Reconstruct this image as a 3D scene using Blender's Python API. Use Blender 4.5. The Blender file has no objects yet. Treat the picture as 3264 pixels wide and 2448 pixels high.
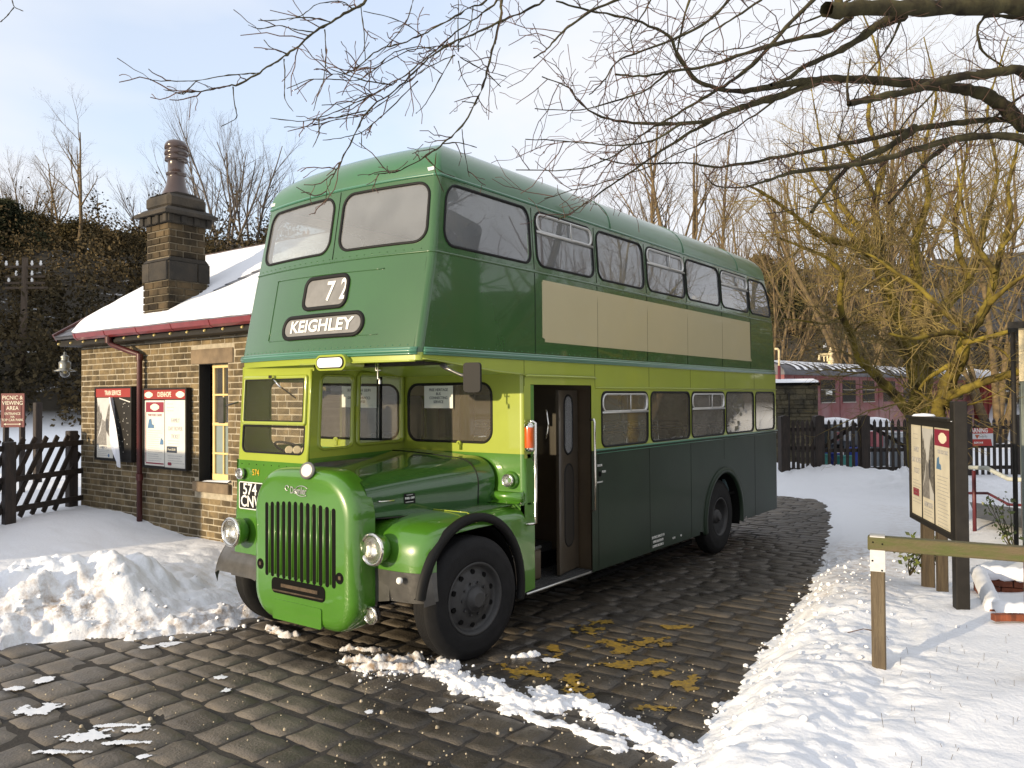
import bpy, bmesh, math, random
import numpy as np
from mathutils import Vector, Matrix
R_=math.radians
SC=bpy.context.scene
COL=SC.collection
# ------------------------------------------------------------ camera
CAM=np.array([-4.8864,-4.5584,2.3345]); YAW,PIT,ROL,FPX=0.635337,0.015934,-0.006451,2572.9
def _axes():
    cy,sy=math.cos(YAW),math.sin(YAW); cp,sp=math.cos(PIT),math.sin(PIT)
    f=np.array([cy*cp,sy*cp,sp]); r=np.array([sy,-cy,0.]); u=np.cross(r,f)
    cr,sr=math.cos(ROL),math.sin(ROL)
    return cr*r+sr*u,-sr*r+cr*u,f
CR,CU,CF=_axes()
cd=bpy.data.cameras.new('camera'); cam=bpy.data.objects.new('camera',cd); COL.objects.link(cam)
m=Matrix.Identity(4)
for i in range(3):
    m[i][0]=CR[i]; m[i][1]=CU[i]; m[i][2]=-CF[i]; m[i][3]=CAM[i]
cam.matrix_world=m
cd.sensor_width=36; cd.lens=FPX/3264*36; cd.clip_end=2000; cd.clip_start=.05
SC.camera=cam
def at(px,py,depth):
    """point of the place seen at photo pixel (px,py) (3264 wide) at a given depth"""
    return CAM+depth*(CF+CR*(px-1632)/FPX+CU*(1224-py)/FPX)
def gnd(px,py,z=0.):
    d=CF+CR*(px-1632)/FPX+CU*(1224-py)/FPX
    return CAM+d*((z-CAM[2])/d[2])
# ------------------------------------------------------------ light, sky, exposure
SUNV=Vector((1.39,-.367,-.235)).normalized()        # direction the light travels
EL=math.asin(-SUNV.z); AZ=math.atan2(-SUNV.x,-SUNV.y)
SC.view_settings.view_transform='Standard'; SC.view_settings.look='None'
SC.view_settings.exposure=0.12; SC.view_settings.gamma=1.0
sl=bpy.data.lights.new('sun','SUN'); sl.energy=5.0; sl.angle=R_(.5); sl.color=(1,.81,.55)
so=bpy.data.objects.new('sun',sl); COL.objects.link(so); so.rotation_euler=SUNV.to_track_quat('-Z','Y').to_euler()
so.location=(-20,8,12)
W_=bpy.data.worlds.new('World'); SC.world=W_; W_.use_nodes=True
nt=W_.node_tree; N=nt.nodes; Lk=nt.links; N.clear()
out=N.new('ShaderNodeOutputWorld'); bg=N.new('ShaderNodeBackground'); bg.inputs[1].default_value=.108
sky=N.new('ShaderNodeTexSky'); sky.sky_type='NISHITA'; sky.sun_disc=False; sky.sun_elevation=EL; sky.sun_rotation=AZ
sky.air_density=1.0; sky.dust_density=1.2; sky.ozone_density=1.4
gain=N.new('ShaderNodeMix'); gain.data_type='RGBA'; gain.blend_type='MULTIPLY'; gain.inputs[0].default_value=1
gain.inputs[7].default_value=(2.9,3.2,3.7,1)
Lk.new(sky.outputs[0],gain.inputs[6])
tc=N.new('ShaderNodeTexCoord'); mp=N.new('ShaderNodeMapping'); mp.inputs['Scale'].default_value=(1.0,1.0,2.0); mp.inputs['Location'].default_value=(.35,.1,.0)
Lk.new(tc.outputs['Generated'],mp.inputs[0])
nz=N.new('ShaderNodeTexNoise'); nz.inputs['Scale'].default_value=1.5; nz.inputs['Detail'].default_value=5; nz.inputs['Roughness'].default_value=.5; nz.inputs['Distortion'].default_value=.3
Lk.new(mp.outputs[0],nz.inputs[0])
# blue patch up to the left of the view, white elsewhere
dotn=N.new('ShaderNodeVectorMath'); dotn.operation='DOT_PRODUCT'; 
bd=at(560,-150,1)-CAM; bd/=np.linalg.norm(bd); dotn.inputs[1].default_value=tuple(bd)
Lk.new(tc.outputs['Generated'],dotn.inputs[0])
mr=N.new('ShaderNodeMapRange'); mr.inputs['From Min'].default_value=.80; mr.inputs['From Max'].default_value=1.0; mr.inputs['To Min'].default_value=.13; mr.inputs['To Max'].default_value=-.13
Lk.new(dotn.outputs['Value'],mr.inputs['Value'])
ad=N.new('ShaderNodeMath'); ad.operation='ADD'; Lk.new(nz.outputs[0],ad.inputs[0]); Lk.new(mr.outputs[0],ad.inputs[1])
cr_=N.new('ShaderNodeValToRGB'); cr_.color_ramp.elements[0].position=.30; cr_.color_ramp.elements[1].position=.50; cr_.color_ramp.elements[0].color=(.58,.58,.58,1)
Lk.new(ad.outputs[0],cr_.inputs[0])
mx=N.new('ShaderNodeMix'); mx.data_type='RGBA'; mx.inputs[7].default_value=(8.1,8.3,8.8,1)
Lk.new(cr_.outputs[0],mx.inputs[0]); Lk.new(gain.outputs[2],mx.inputs[6]); Lk.new(mx.outputs[2],bg.inputs[0]); Lk.new(bg.outputs[0],out.inputs[0])
# ------------------------------------------------------------ numpy noise
def vnoise(x,y,seed=0):
    x=np.asarray(x,float); y=np.asarray(y,float)
    xi=np.floor(x).astype(np.int64); yi=np.floor(y).astype(np.int64); fx=x-xi; fy=y-yi
    fx=fx*fx*(3-2*fx); fy=fy*fy*(3-2*fy)
    def h(a,b):
        n=(a*374761393+b*668265263+seed*974634777)&0x7fffffff
        n=((n^(n>>13))*1274126177)&0x7fffffff
        return ((n^(n>>16))&0xffff)/65535.
    return (h(xi,yi)*(1-fx)+h(xi+1,yi)*fx)*(1-fy)+(h(xi,yi+1)*(1-fx)+h(xi+1,yi+1)*fx)*fy
def fbm(x,y,o=4,seed=0,g=.5):
    s=0;a=1;t=0
    for i in range(o):
        s=s+a*vnoise(x*2**i+i*17.3,y*2**i-i*9.1,seed+i); t+=a; a*=g
    return s/t
def sstep(a,b,x):
    t=np.clip((x-a)/(b-a),0,1); return t*t*(3-2*t)
# ------------------------------------------------------------ materials
def nmat(name):
    m=bpy.data.materials.new(name); m.use_nodes=True
    b=m.node_tree.nodes['Principled BSDF']; return m,m.node_tree.nodes,m.node_tree.links,b
def mat(name,col,rough=.6,metal=0.,var=.0,vs=5.,bump=0.,bs=30.,coat=0.,spec=None,col2=None,island=0.,stretch=None,rv=0.,wave=0.,wsc=1.5):
    m,n,l,b=nmat(name)
    b.inputs['Base Color'].default_value=(*col,1); b.inputs['Roughness'].default_value=rough; b.inputs['Metallic'].default_value=metal
    if coat: b.inputs['Coat Weight'].default_value=coat; b.inputs['Coat Roughness'].default_value=.04
    if spec is not None: b.inputs['Specular IOR Level'].default_value=spec
    tc=n.new('ShaderNodeTexCoord'); co=tc.outputs['Object']
    if stretch:
        mp=n.new('ShaderNodeMapping'); mp.inputs['Scale'].default_value=stretch; l.new(co,mp.inputs[0]); co=mp.outputs[0]
    if var or col2 or island or rv:
        c2=col2 or tuple(c*(1-var) for c in col)
        nz=n.new('ShaderNodeTexNoise'); nz.inputs['Scale'].default_value=vs; nz.inputs['Detail'].default_value=6; nz.inputs['Roughness'].default_value=.6; l.new(co,nz.inputs[0])
        rp=n.new('ShaderNodeValToRGB'); rp.color_ramp.elements[0].position=.35; rp.color_ramp.elements[1].position=.65
        rp.color_ramp.elements[0].color=(*c2,1); rp.color_ramp.elements[1].color=(*col,1)
        l.new(nz.outputs[0],rp.inputs[0]); cur=rp.outputs[0]
        if island:
            g=n.new('ShaderNodeNewGeometry'); mr=n.new('ShaderNodeMapRange'); mr.inputs['To Min'].default_value=1-island; mr.inputs['To Max'].default_value=1+island*.6
            l.new(g.outputs['Random Per Island'],mr.inputs[0])
            mu=n.new('ShaderNodeVectorMath'); mu.operation='SCALE'; l.new(cur,mu.inputs[0]); l.new(mr.outputs[0],mu.inputs['Scale']); cur=mu.outputs[0]
        l.new(cur,b.inputs['Base Color'])
        if rv:
            m2=n.new('ShaderNodeMapRange'); m2.inputs['To Min'].default_value=rough-rv; m2.inputs['To Max'].default_value=rough+rv; m2.inputs['From Min'].default_value=.3; m2.inputs['From Max'].default_value=.7
            l.new(nz.outputs[0],m2.inputs[0]); l.new(m2.outputs[0],b.inputs['Roughness'])
    prev=None
    if bump:
        nb=n.new('ShaderNodeTexNoise'); nb.inputs['Scale'].default_value=bs; nb.inputs['Detail'].default_value=5; l.new(co,nb.inputs[0])
        bp=n.new('ShaderNodeBump'); bp.inputs['Strength'].default_value=bump; bp.inputs['Distance'].default_value=.01; l.new(nb.outputs[0],bp.inputs['Height']); l.new(bp.outputs[0],b.inputs['Normal']); prev=bp
    if wave:
        nb=n.new('ShaderNodeTexNoise'); nb.inputs['Scale'].default_value=wsc; nb.inputs['Detail'].default_value=1; l.new(co,nb.inputs[0])
        bp=n.new('ShaderNodeBump'); bp.inputs['Strength'].default_value=1; bp.inputs['Distance'].default_value=wave; l.new(nb.outputs[0],bp.inputs['Height'])
        if prev: l.new(prev.outputs[0],bp.inputs['Normal'])
        l.new(bp.outputs[0],b.inputs['Normal'])
        if coat: l.new(bp.outputs[0],b.inputs['Coat Normal'])
    return m
def glass(name,tint=(.75,.8,.8),dust=.12,dustcol=(.5,.5,.5),wave=.002,refl=1.8):
    m,n,l,b=nmat(name); n.remove(b); o=n['Material Output']
    t=n.new('ShaderNodeBsdfTransparent'); t.inputs[0].default_value=(*tint,1)
    g=n.new('ShaderNodeBsdfGlossy'); g.inputs['Roughness'].default_value=.015; g.inputs[0].default_value=(.95,.95,.95,1)
    d=n.new('ShaderNodeBsdfDiffuse'); d.inputs[0].default_value=(*dustcol,1)
    fr=n.new('ShaderNodeFresnel'); fr.inputs[0].default_value=1.5
    fm=n.new('ShaderNodeMath'); fm.operation='MULTIPLY'; fm.inputs[1].default_value=refl; fm.use_clamp=True; l.new(fr.outputs[0],fm.inputs[0])
    a=n.new('ShaderNodeMixShader'); c=n.new('ShaderNodeMixShader')
    tc=n.new('ShaderNodeTexCoord'); nz=n.new('ShaderNodeTexNoise'); nz.inputs['Scale'].default_value=2.5; nz.inputs['Detail'].default_value=5; l.new(tc.outputs['Object'],nz.inputs[0])
    mr=n.new('ShaderNodeMapRange'); mr.inputs['From Min'].default_value=.3; mr.inputs['From Max'].default_value=.7; mr.inputs['To Min'].default_value=dust*.82; mr.inputs['To Max'].default_value=dust*1.18
    l.new(nz.outputs[0],mr.inputs[0]); l.new(mr.outputs[0],a.inputs[0]); l.new(t.outputs[0],a.inputs[1]); l.new(d.outputs[0],a.inputs[2])
    if wave:
        nb=n.new('ShaderNodeTexNoise'); nb.inputs['Scale'].default_value=1.3; nb.inputs['Detail'].default_value=1; l.new(tc.outputs['Object'],nb.inputs[0])
        bp=n.new('ShaderNodeBump'); bp.inputs['Distance'].default_value=wave; l.new(nb.outputs[0],bp.inputs['Height']); l.new(bp.outputs[0],g.inputs['Normal'])
    l.new(fm.outputs[0],c.inputs[0]); l.new(a.outputs[0],c.inputs[1]); l.new(g.outputs[0],c.inputs[2]); l.new(c.outputs[0],o.inputs[0])
    return m
# ------------------------------------------------------------ mesh builder
class MB:
    def __init__(s): s.v=[]; s.f=[]; s.n=0; s.sm=[]
    def add(s,v,f,smooth=False):
        v=np.asarray(v,float).reshape(-1,3); s.v.append(v)
        for q in f: s.f.append(tuple(int(i)+s.n for i in q)); s.sm.append(smooth)
        s.n+=len(v); return s
    def box(s,x0,x1,y0,y1,z0,z1,c=0.):
        v=[(x,y,z) for x in (x0,x1) for y in (y0,y1) for z in (z0,z1)]
        if not c: return s.add(v,[(0,1,3,2),(4,6,7,5),(0,4,5,1),(2,3,7,6),(0,2,6,4),(1,5,7,3)])
        return s.obox((x0+x1)/2,(y0+y1)/2,(z0+z1)/2,x1-x0,y1-y0,z1-z0,c=c)
    def obox(s,cx,cy,cz,lx,ly,lz,rot=None,c=0.):
        """box about a centre, optional 3x3 rotation, optional chamfer"""
        hx,hy,hz=lx/2,ly/2,lz/2; V=[];F=[]
        c=min(c,hx*.9,hy*.9,hz*.9)
        if c<=0: 
            P=np.array([(x,y,z) for x in (-hx,hx) for y in (-hy,hy) for z in (-hz,hz)]); F=[(0,1,3,2),(4,6,7,5),(0,4,5,1),(2,3,7,6),(0,2,6,4),(1,5,7,3)]
        else:
            idx={}; P=[]
            for sx in (-1,1):
                for sy in (-1,1):
                    for sz in (-1,1):
                        for a,p in ((0,(hx,hy-c,hz-c)),(1,(hx-c,hy,hz-c)),(2,(hx-c,hy-c,hz))):
                            idx[(sx,sy,sz,a)]=len(P); P.append((sx*p[0],sy*p[1],sz*p[2]))
            g=lambda *k: idx[k]
            for q in (-1,1):
                F.append([g(q,-1,-1,0),g(q,1,-1,0),g(q,1,1,0),g(q,-1,1,0)]); F.append([g(-1,q,-1,1),g(1,q,-1,1),g(1,q,1,1),g(-1,q,1,1)]); F.append([g(-1,-1,q,2),g(1,-1,q,2),g(1,1,q,2),g(-1,1,q,2)])
                for r in (-1,1):
                    F.append([g(q,r,-1,0),g(q,r,1,0),g(q,r,1,1),g(q,r,-1,1)]); F.append([g(q,-1,r,0),g(q,1,r,0),g(q,1,r,2),g(q,-1,r,2)]); F.append([g(-1,q,r,1),g(1,q,r,1),g(1,q,r,2),g(-1,q,r,2)])
                    for t in (-1,1): F.append([g(q,r,t,0),g(q,r,t,1),g(q,r,t,2)])
            P=np.array(P)
        if rot is not None: P=P@np.array(rot).T
        return s.add(P+np.array([cx,cy,cz]),F)
    def bar(s,a,b,w,h,c=0.,up=(0,0,1)):
        a=np.array(a,float); b=np.array(b,float); d=b-a; L=np.linalg.norm(d); d/=L
        u=np.array(up,float); sd=np.cross(d,u); 
        if np.linalg.norm(sd)<1e-5: sd=np.cross(d,(1,0,0))
        sd/=np.linalg.norm(sd); u=np.cross(sd,d); o=(a+b)/2
        return s.obox(*o,L,w,h,rot=np.stack([d,sd,u],1),c=c)
    def tube(s,pts,r,n=8,cap=True,smooth=True):
        P=np.asarray(pts,float); k=len(P); r=np.broadcast_to(r,(k,)).astype(float)
        T=np.gradient(P,axis=0); T/=np.linalg.norm(T,axis=1)[:,None]+1e-12
        ref=np.array([0,0,1.]) if abs(T[0][2])<.9 else np.array([1.,0,0])
        A=np.cross(T,ref); A/=np.linalg.norm(A,axis=1)[:,None]+1e-9
        for i in range(1,k):
            a=A[i-1]-T[i]*(A[i-1]@T[i]); nn=np.linalg.norm(a)
            if nn>1e-6: A[i]=a/nn
        B=np.cross(T,A); th=np.arange(n)*2*np.pi/n
        V=P[:,None,:]+r[:,None,None]*(np.cos(th)[None,:,None]*A[:,None,:]+np.sin(th)[None,:,None]*B[:,None,:])
        F=[(i*n+j,i*n+(j+1)%n,(i+1)*n+(j+1)%n,(i+1)*n+j) for i in range(k-1) for j in range(n)]
        if cap: F+= [tuple(range(n-1,-1,-1)),tuple((k-1)*n+j for j in range(n))]
        return s.add(V.reshape(-1,3),F,smooth)
    def lathe(s,o,ax,prof,n=24,smooth=True,cap0=True,cap1=True):
        ax=np.array(ax,float); ax/=np.linalg.norm(ax); ref=np.array([0,0,1.]) if abs(ax[2])<.9 else np.array([1.,0,0])
        A=np.cross(ax,ref); A/=np.linalg.norm(A); B=np.cross(ax,A); th=np.arange(n)*2*np.pi/n; o=np.array(o,float)
        V=[o+ax*h+r*(math.cos(t)*A+math.sin(t)*B) for r,h in prof for t in th]; k=len(prof)
        F=[(i*n+j,i*n+(j+1)%n,(i+1)*n+(j+1)%n,(i+1)*n+j) for i in range(k-1) for j in range(n)]
        s.add(V,F,smooth)
        if cap0 and prof[0][0]>1e-4: s.add(V[:n],[tuple(range(n-1,-1,-1))])
        if cap1 and prof[-1][0]>1e-4: s.add(V[-n:],[tuple(range(n))])
        return s
    def prism(s,poly,fn,t0,t1):
        """2D polygon (convex or simple) extruded between t0 and t1; fn(u,v,t)->xyz"""
        n=len(poly); V=[fn(u,v,t0) for u,v in poly]+[fn(u,v,t1) for u,v in poly]
        return s.add(V,[tuple(range(n)),tuple(range(2*n-1,n-1,-1))]+[(i,i+n,(i+1)%n+n,(i+1)%n) for i in range(n)])
    def grid(s,G,smooth=True,closeu=False):
        G=np.asarray(G,float); a,b=G.shape[:2]
        F=[(i*b+j,i*b+(j+1)%b,((i+1)%a)*b+(j+1)%b,((i+1)%a)*b+j) for i in range(a-(0 if closeu else 1)) for j in range(b-1)]
        return s.add(G.reshape(-1,3),F,smooth)
def rot_z(a): c,s=math.cos(a),math.sin(a); return np.array([[c,-s,0],[s,c,0],[0,0,1]])
def wpos(o):
    p=Vector(o.location); q=o.parent
    while q: p+=Vector(q.location); q=q.parent
    return p
def link(name,me,parent,m,label=None,cat=None,group=None,kind=None,loc=None):
    o=bpy.data.objects.new(name,me); COL.objects.link(o)
    if parent: o.parent=parent
    if loc is not None: o.location=loc
    if m is not None:
        for x in (m if isinstance(m,(list,tuple)) else [m]): me.materials.append(x)
    tag(o,label,cat,group,kind); return o
def tag(o,label=None,cat=None,group=None,kind=None):
    for k,v in (('label',label),('category',cat),('group',group),('kind',kind)):
        if v: o[k]=v
    return o
def build(mb,name,m,parent=None,label=None,cat=None,group=None,kind=None,origin=None,flip=False):
    V=np.concatenate(mb.v) if mb.v else np.zeros((0,3))
    if parent is not None: org=np.array(wpos(parent))
    elif origin is not None: org=np.array(origin,float)
    else: org=np.zeros(3)
    me=bpy.data.meshes.new(name); me.from_pydata((V-org).tolist(),[],mb.f)
    me.polygons.foreach_set('use_smooth',mb.sm); me.update()
    bm=bmesh.new(); bm.from_mesh(me); bmesh.ops.recalc_face_normals(bm,faces=bm.faces) if len(bm.faces)<60000 else None; bm.to_mesh(me); bm.free()
    o=link(name,me,parent,m,label,cat,group,kind)
    if parent is None and origin is not None: o.location=tuple(org)
    return o
def fastmesh(name,V,F,m,parent=None,smooth=True,**k):
    """V (n,3) F (m,4) or (m,3) arrays -> mesh object"""
    V=np.asarray(V,np.float32); F=np.asarray(F,np.int32); me=bpy.data.meshes.new(name)
    if parent is not None: V=V-np.array(wpos(parent),np.float32)
    me.vertices.add(len(V)); me.vertices.foreach_set('co',V.ravel()); k2=F.shape[1]
    me.loops.add(F.size); me.loops.foreach_set('vertex_index',F.ravel()); me.polygons.add(len(F))
    me.polygons.foreach_set('loop_start',np.arange(len(F),dtype=np.int32)*k2)
    try: me.polygons.foreach_set('loop_total',np.full(len(F),k2,np.int32))
    except Exception: pass
    me.update(calc_edges=True); me.validate()
    me.polygons.foreach_set('use_smooth',[smooth]*len(me.polygons))
    return link(name,me,parent,m,**k)
def thing(name,loc,label,cat,group=None,rz=0):
    o=bpy.data.objects.new(name,None); COL.objects.link(o); o.location=tuple(loc); o.empty_display_size=.2
    if rz: o.rotation_euler=(0,0,rz)
    return tag(o,label,cat,group)
def text(s,size,org,xd,yd,m,parent,name='lettering',align='CENTER',ext=.0015,bold=0.,sx=1.,clip=None,off=0.,label=None):
    """lettering as mesh; org is the centre of its baseline box"""
    cu=bpy.data.curves.new(name,'FONT'); cu.body=s; cu.size=size; cu.align_x=align; cu.align_y='CENTER'; cu.extrude=ext; cu.offset=bold; cu.resolution_u=3
    t=bpy.data.objects.new(name,cu); COL.objects.link(t); dg=bpy.context.evaluated_depsgraph_get(); dg.update()
    me=bpy.data.meshes.new_from_object(t.evaluated_get(dg)); bpy.data.objects.remove(t)
    xd=np.array(xd,float); yd=np.array(yd,float); zd=np.cross(xd,yd)
    n=len(me.vertices); V=np.zeros(n*3); me.vertices.foreach_get('co',V); V=V.reshape(-1,3)
    if clip is not None:
        bm=bmesh.new(); bm.from_mesh(me)
        bmesh.ops.bisect_plane(bm,geom=bm.verts[:]+bm.edges[:]+bm.faces[:],plane_co=(clip,0,0),plane_no=(1,0,0),clear_outer=True); bm.to_mesh(me); bm.free()
        n=len(me.vertices); V=np.zeros(n*3); me.vertices.foreach_get('co',V); V=V.reshape(-1,3)
    P=np.array(org,float)+V[:,:1]*sx*xd+V[:,1:2]*yd+(V[:,2:3]+off)*zd
    if parent is not None: P=P-np.array(wpos(parent))
    me.vertices.foreach_set('co',P.ravel()); me.update(); me.name=name
    return link(name,me,parent,m,label=label)
def rrect(a,b,c,d,r,k=6):
    """rounded rectangle u a..b v c..d, list of points ccw starting bottom-left straight"""
    if not isinstance(r,(list,tuple)): r=[r]*4
    P=[]
    for (x,y,r0,t0) in ((b-r[0],c+r[0],r[0],-90),(b-r[1],d-r[1],r[1],0),(a+r[2],d-r[2],r[2],90),(a+r[3],c+r[3],r[3],180)):
        for j in range(k+1):
            t=R_(t0+90*j/k); P.append((x+r0*math.cos(t),y+r0*math.sin(t)))
    return P
def outer(a,b,c,d,U0,U1,V0,V1,r,k=6):
    if not isinstance(r,(list,tuple)): r=[r]*4
    P=[]
    def lerp(p,q,t): return (p[0]+(q[0]-p[0])*t,p[1]+(q[1]-p[1])*t)
    for (s,e,cn) in (((b-r[0],V0),(U1,c+r[0]),(U1,V0)),((U1,d-r[1]),(b-r[1],V1),(U1,V1)),((a+r[2],V1),(U0,d-r[2]),(U0,V1)),((U0,c+r[3]),(a+r[3],V0),(U0,V0))):
        for j in range(k+1):
            t=j/k; P.append(lerp(s,cn,t*2) if t<=.5 else lerp(cn,e,t*2-1))
    return P
def dens(P,n):
    """subdivide closed polyline's long straights so that curved maps stay smooth"""
    Q=[]
    for i in range(len(P)):
        a=P[i]; b=P[(i+1)%len(P)]; Q.append(a)
        if (i%7)==6:
            for j in range(1,n): Q.append((a[0]+(b[0]-a[0])*j/n,a[1]+(b[1]-a[1])*j/n))
    return Q
def cell(mb,fn,U0,U1,V0,V1,hole=None,r=.1,n=6,depth=.03,rings=2):
    if hole is None:
        nu=max(1,int(n)); G=[[fn(U0+(U1-U0)*i/nu,V0+(V1-V0)*j/4,0) for j in range(5)] for i in range(nu+1)]
        mb.grid(G); return
    a,b,c,d=hole; H=dens(rrect(a,b,c,d,r),n); O=dens(outer(a,b,c,d,U0,U1,V0,V1,r),n); k=len(H)
    L=[]
    for q in range(rings+1):
        t=q/rings; L.append([fn(o[0]+(h[0]-o[0])*t,o[1]+(h[1]-o[1])*t,0) for o,h in zip(O,H)])
    L.append([fn(h[0],h[1],depth) for h in H])
    V=[p for l in L for p in l]
    F=[(i*k+j,i*k+(j+1)%k,(i+1)*k+(j+1)%k,(i+1)*k+j) for i in range(len(L)-1) for j in range(k)]
    mb.add(V,F[:k*rings],True); mb.add(V,F[k*rings:],False)
def ringframe(mb,fn,hole,r,prof,n=6):
    """prof: list of (outward expansion, inward depth)"""
    a,b,c,d=hole; rr=r if isinstance(r,(list,tuple)) else [r]*4; L=[]
    for e,t in prof:
        L.append([fn(p[0],p[1],t) for p in dens(rrect(a-e,b+e,c-e,d+e,[max(.005,x+e) for x in rr]),n)])
    k=len(L[0]); V=[p for l in L for p in l]
    mb.add(V,[(i*k+j,i*k+(j+1)%k,(i+1)*k+(j+1)%k,(i+1)*k+j) for i in range(len(L)-1) for j in range(k)],True)
def pane(mb,fn,hole,r,depth=.012,n=6):
    a,b,c,d=hole; cu,cv=(a+b)/2,(c+d)/2; rr=r if isinstance(r,(list,tuple)) else [r]*4; P=dens(rrect(a-.004,b+.004,c-.004,d+.004,rr),n); k=len(P); V=[];F=[]
    sc=(1,.7,.4,.12)
    for s in sc: V+=[fn(cu+(p[0]-cu)*s,cv+(p[1]-cv)*s,depth) for p in P]
    F=[(i*k+j,i*k+(j+1)%k,(i+1)*k+(j+1)%k,(i+1)*k+j) for i in range(len(sc)-1) for j in range(k)]
    F.append(tuple((len(sc)-1)*k+j for j in range(k)))
    mb.add(V,F,True)
# ============================================================ THE BUS
def dk(n,c,**k): return mat(n,c,**k)
M_green=mat('dark_green_paint',(.028,.098,.021),rough=.24,coat=1.,wave=.004,wsc=1.1,var=.12,vs=1.5)
M_lime=mat('lime_paint',(.31,.375,.040),rough=.34,coat=.8,wave=.003,wsc=1.2,var=.08,vs=2)
M_green2=mat('bonnet_green_paint',(.060,.190,.014),rough=.3,coat=1.,wave=.003,wsc=1.4,var=.12,vs=2)
M_roof=mat('roof_paint',(.028,.13,.045),rough=.38,coat=.6,wave=.004,wsc=.8,col2=(.035,.12,.05),vs=1.5)
M_cream=mat('cream_panel_paint',(.50,.44,.26),rough=.3,coat=1.,wave=.006,wsc=1.3,var=.04,vs=2)
M_incream=mat('cabin_cream',(.70,.60,.42),rough=.55,var=.1,vs=2)
M_rub=mat('window_rubber',(.010,.010,.010),rough=.55,spec=.2)
M_chr=mat('chrome',(.75,.73,.68),rough=.12,metal=1.,bump=.05)
M_alu=mat('aluminium_trim',(.55,.55,.53),rough=.35,metal=.9)
M_tyre=mat('tyre_rubber',(.014,.014,.015),spec=.25,rough=.75,var=.3,vs=8,bump=.25,bs=60)
M_wheel=mat('wheel_grey',(.040,.040,.041),rough=.55,var=.3,vs=9,bump=.2,bs=25)
M_blk=mat('gloss_black',(.105,.102,.098),rough=.33,metal=.35,coat=.3,var=.3,vs=9,bump=.15,bs=12)
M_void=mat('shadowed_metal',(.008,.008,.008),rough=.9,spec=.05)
M_dark=mat('dark_interior',(.03,.026,.022),rough=.6,spec=.2)
M_glass=glass('bus_glass',dust=.22,dustcol=(.42,.37,.29)); M_glassC=glass('cab_glass',tint=(.95,.96,.95),dust=.05,dustcol=(.5,.5,.45),refl=.9); M_glassR=glass('misted_glass',dust=.55,dustcol=(.30,.28,.25))
M_glassU=glass('upper_glass',dust=.25,dustcol=(.60,.62,.64),wave=.003)
M_white=mat('white_lamp_glass',(.85,.85,.82),rough=.3)
M_amber=mat('amber_lens',(.55,.09,.01),rough=.2,coat=.5)
M_blue=mat('seat_moquette',(.10,.16,.18),rough=.8,var=.3,vs=10)
M_paper=mat('white_paper',(.72,.73,.70),rough=.7)
M_ink=mat('dark_ink',(.03,.04,.06),rough=.7)
M_cer=mat('white_lettering',(.78,.78,.75),rough=.5)
M_gold=mat('gold_lettering',(.65,.40,.03),rough=.4)
M_blind=mat('blind_linen',(.20,.20,.20),rough=.7,var=.2,vs=9)
M_lens=glass('lamp_lens',tint=(.97,.97,.95),dust=.10,dustcol=(.8,.8,.75),wave=.006)
M_teal=mat('bead_green',(.04,.16,.09),rough=.3,coat=1.)
M_limed=mat('lime_soffit_panel',(.33,.46,.030),rough=.4,coat=.4)
W=2.42; L=8.97
bus=thing('double_decker_bus',(4.4,1.21,0),'vintage half-cab double-decker bus in dark and lime green with KEIGHLEY and 72 on its blinds','bus')
def B(mb,name,m,label=None,parent=None): return build(mb,name,m,parent or bus,label)
def xf(z): return float(np.interp(z,[.4,.82,1.73,2.60,2.72,3.57,4.25],[-.11,-.10,-.05,0,0,.185,.305]))
def xr(z): return float(np.interp(z,[2.7,3.6,3.9,4.1,4.25],[L,L-.10,L-.17,L-.25,L-.34]))
def tum(z): return float(np.interp(z,[3.5,4.25],[0,.05]))
def side(sgn):
    def fn(u,z,t):
        a=xf(z)+.06; b=xr(z)-.14
        if u<1.69: x=a+(u)/1.69*(1.69-a)
        elif u>7.70: x=7.70+(u-7.70)/(8.87-7.70)*(b-7.70)
        else: x=u
        y=tum(z)+t
        return (x,y if sgn<0 else W-y,z)
    return fn
def front(u,z,t):
    y=1.21+(u-1.21)*(1.21-tum(z))/1.21
    bow=.12*(1-((u-1.21)/1.15)**2)
    return (xf(z)-bow+t,y,z)
def rear(u,z,t):
    y=1.21+(u-1.21)*(1.21-tum(z))/1.21
    return (xr(z)+.03*(1-((u-1.21)/1.07)**2)-t,y,z)
def corners(mb,z0,z1,n=5):
    for s in (0,1):
        for (cx,r,t0) in ((lambda z:xf(z)+.06,.06,180),(lambda z:xr(z)-.14,.14,360)):
            G=[]
            for i in range(n+1):
                z=z0+(z1-z0)*i/n; row=[]
                for j in range(7):
                    a=R_((t0 if t0==180 else 0)+ (90*j/6 if t0==180 else -90*j/6))
                    x=cx(z)+r*math.cos(a); y=tum(z)+r+r*math.sin(a)
                    row.append((x,y if s==0 else W-y,z))
                G.append(row)
            mb.grid(G)
UW=[(.075,1.635),(1.746,2.864),(2.951,4.074),(4.160,5.275),(5.333,6.498),(6.556,7.669),(7.731,8.86)]
UB=[0,1.69,2.907,4.118,5.304,6.527,7.70,8.87]
ZU=(3.645,4.205)
sideN,sideF=side(-1),side(1)
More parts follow.
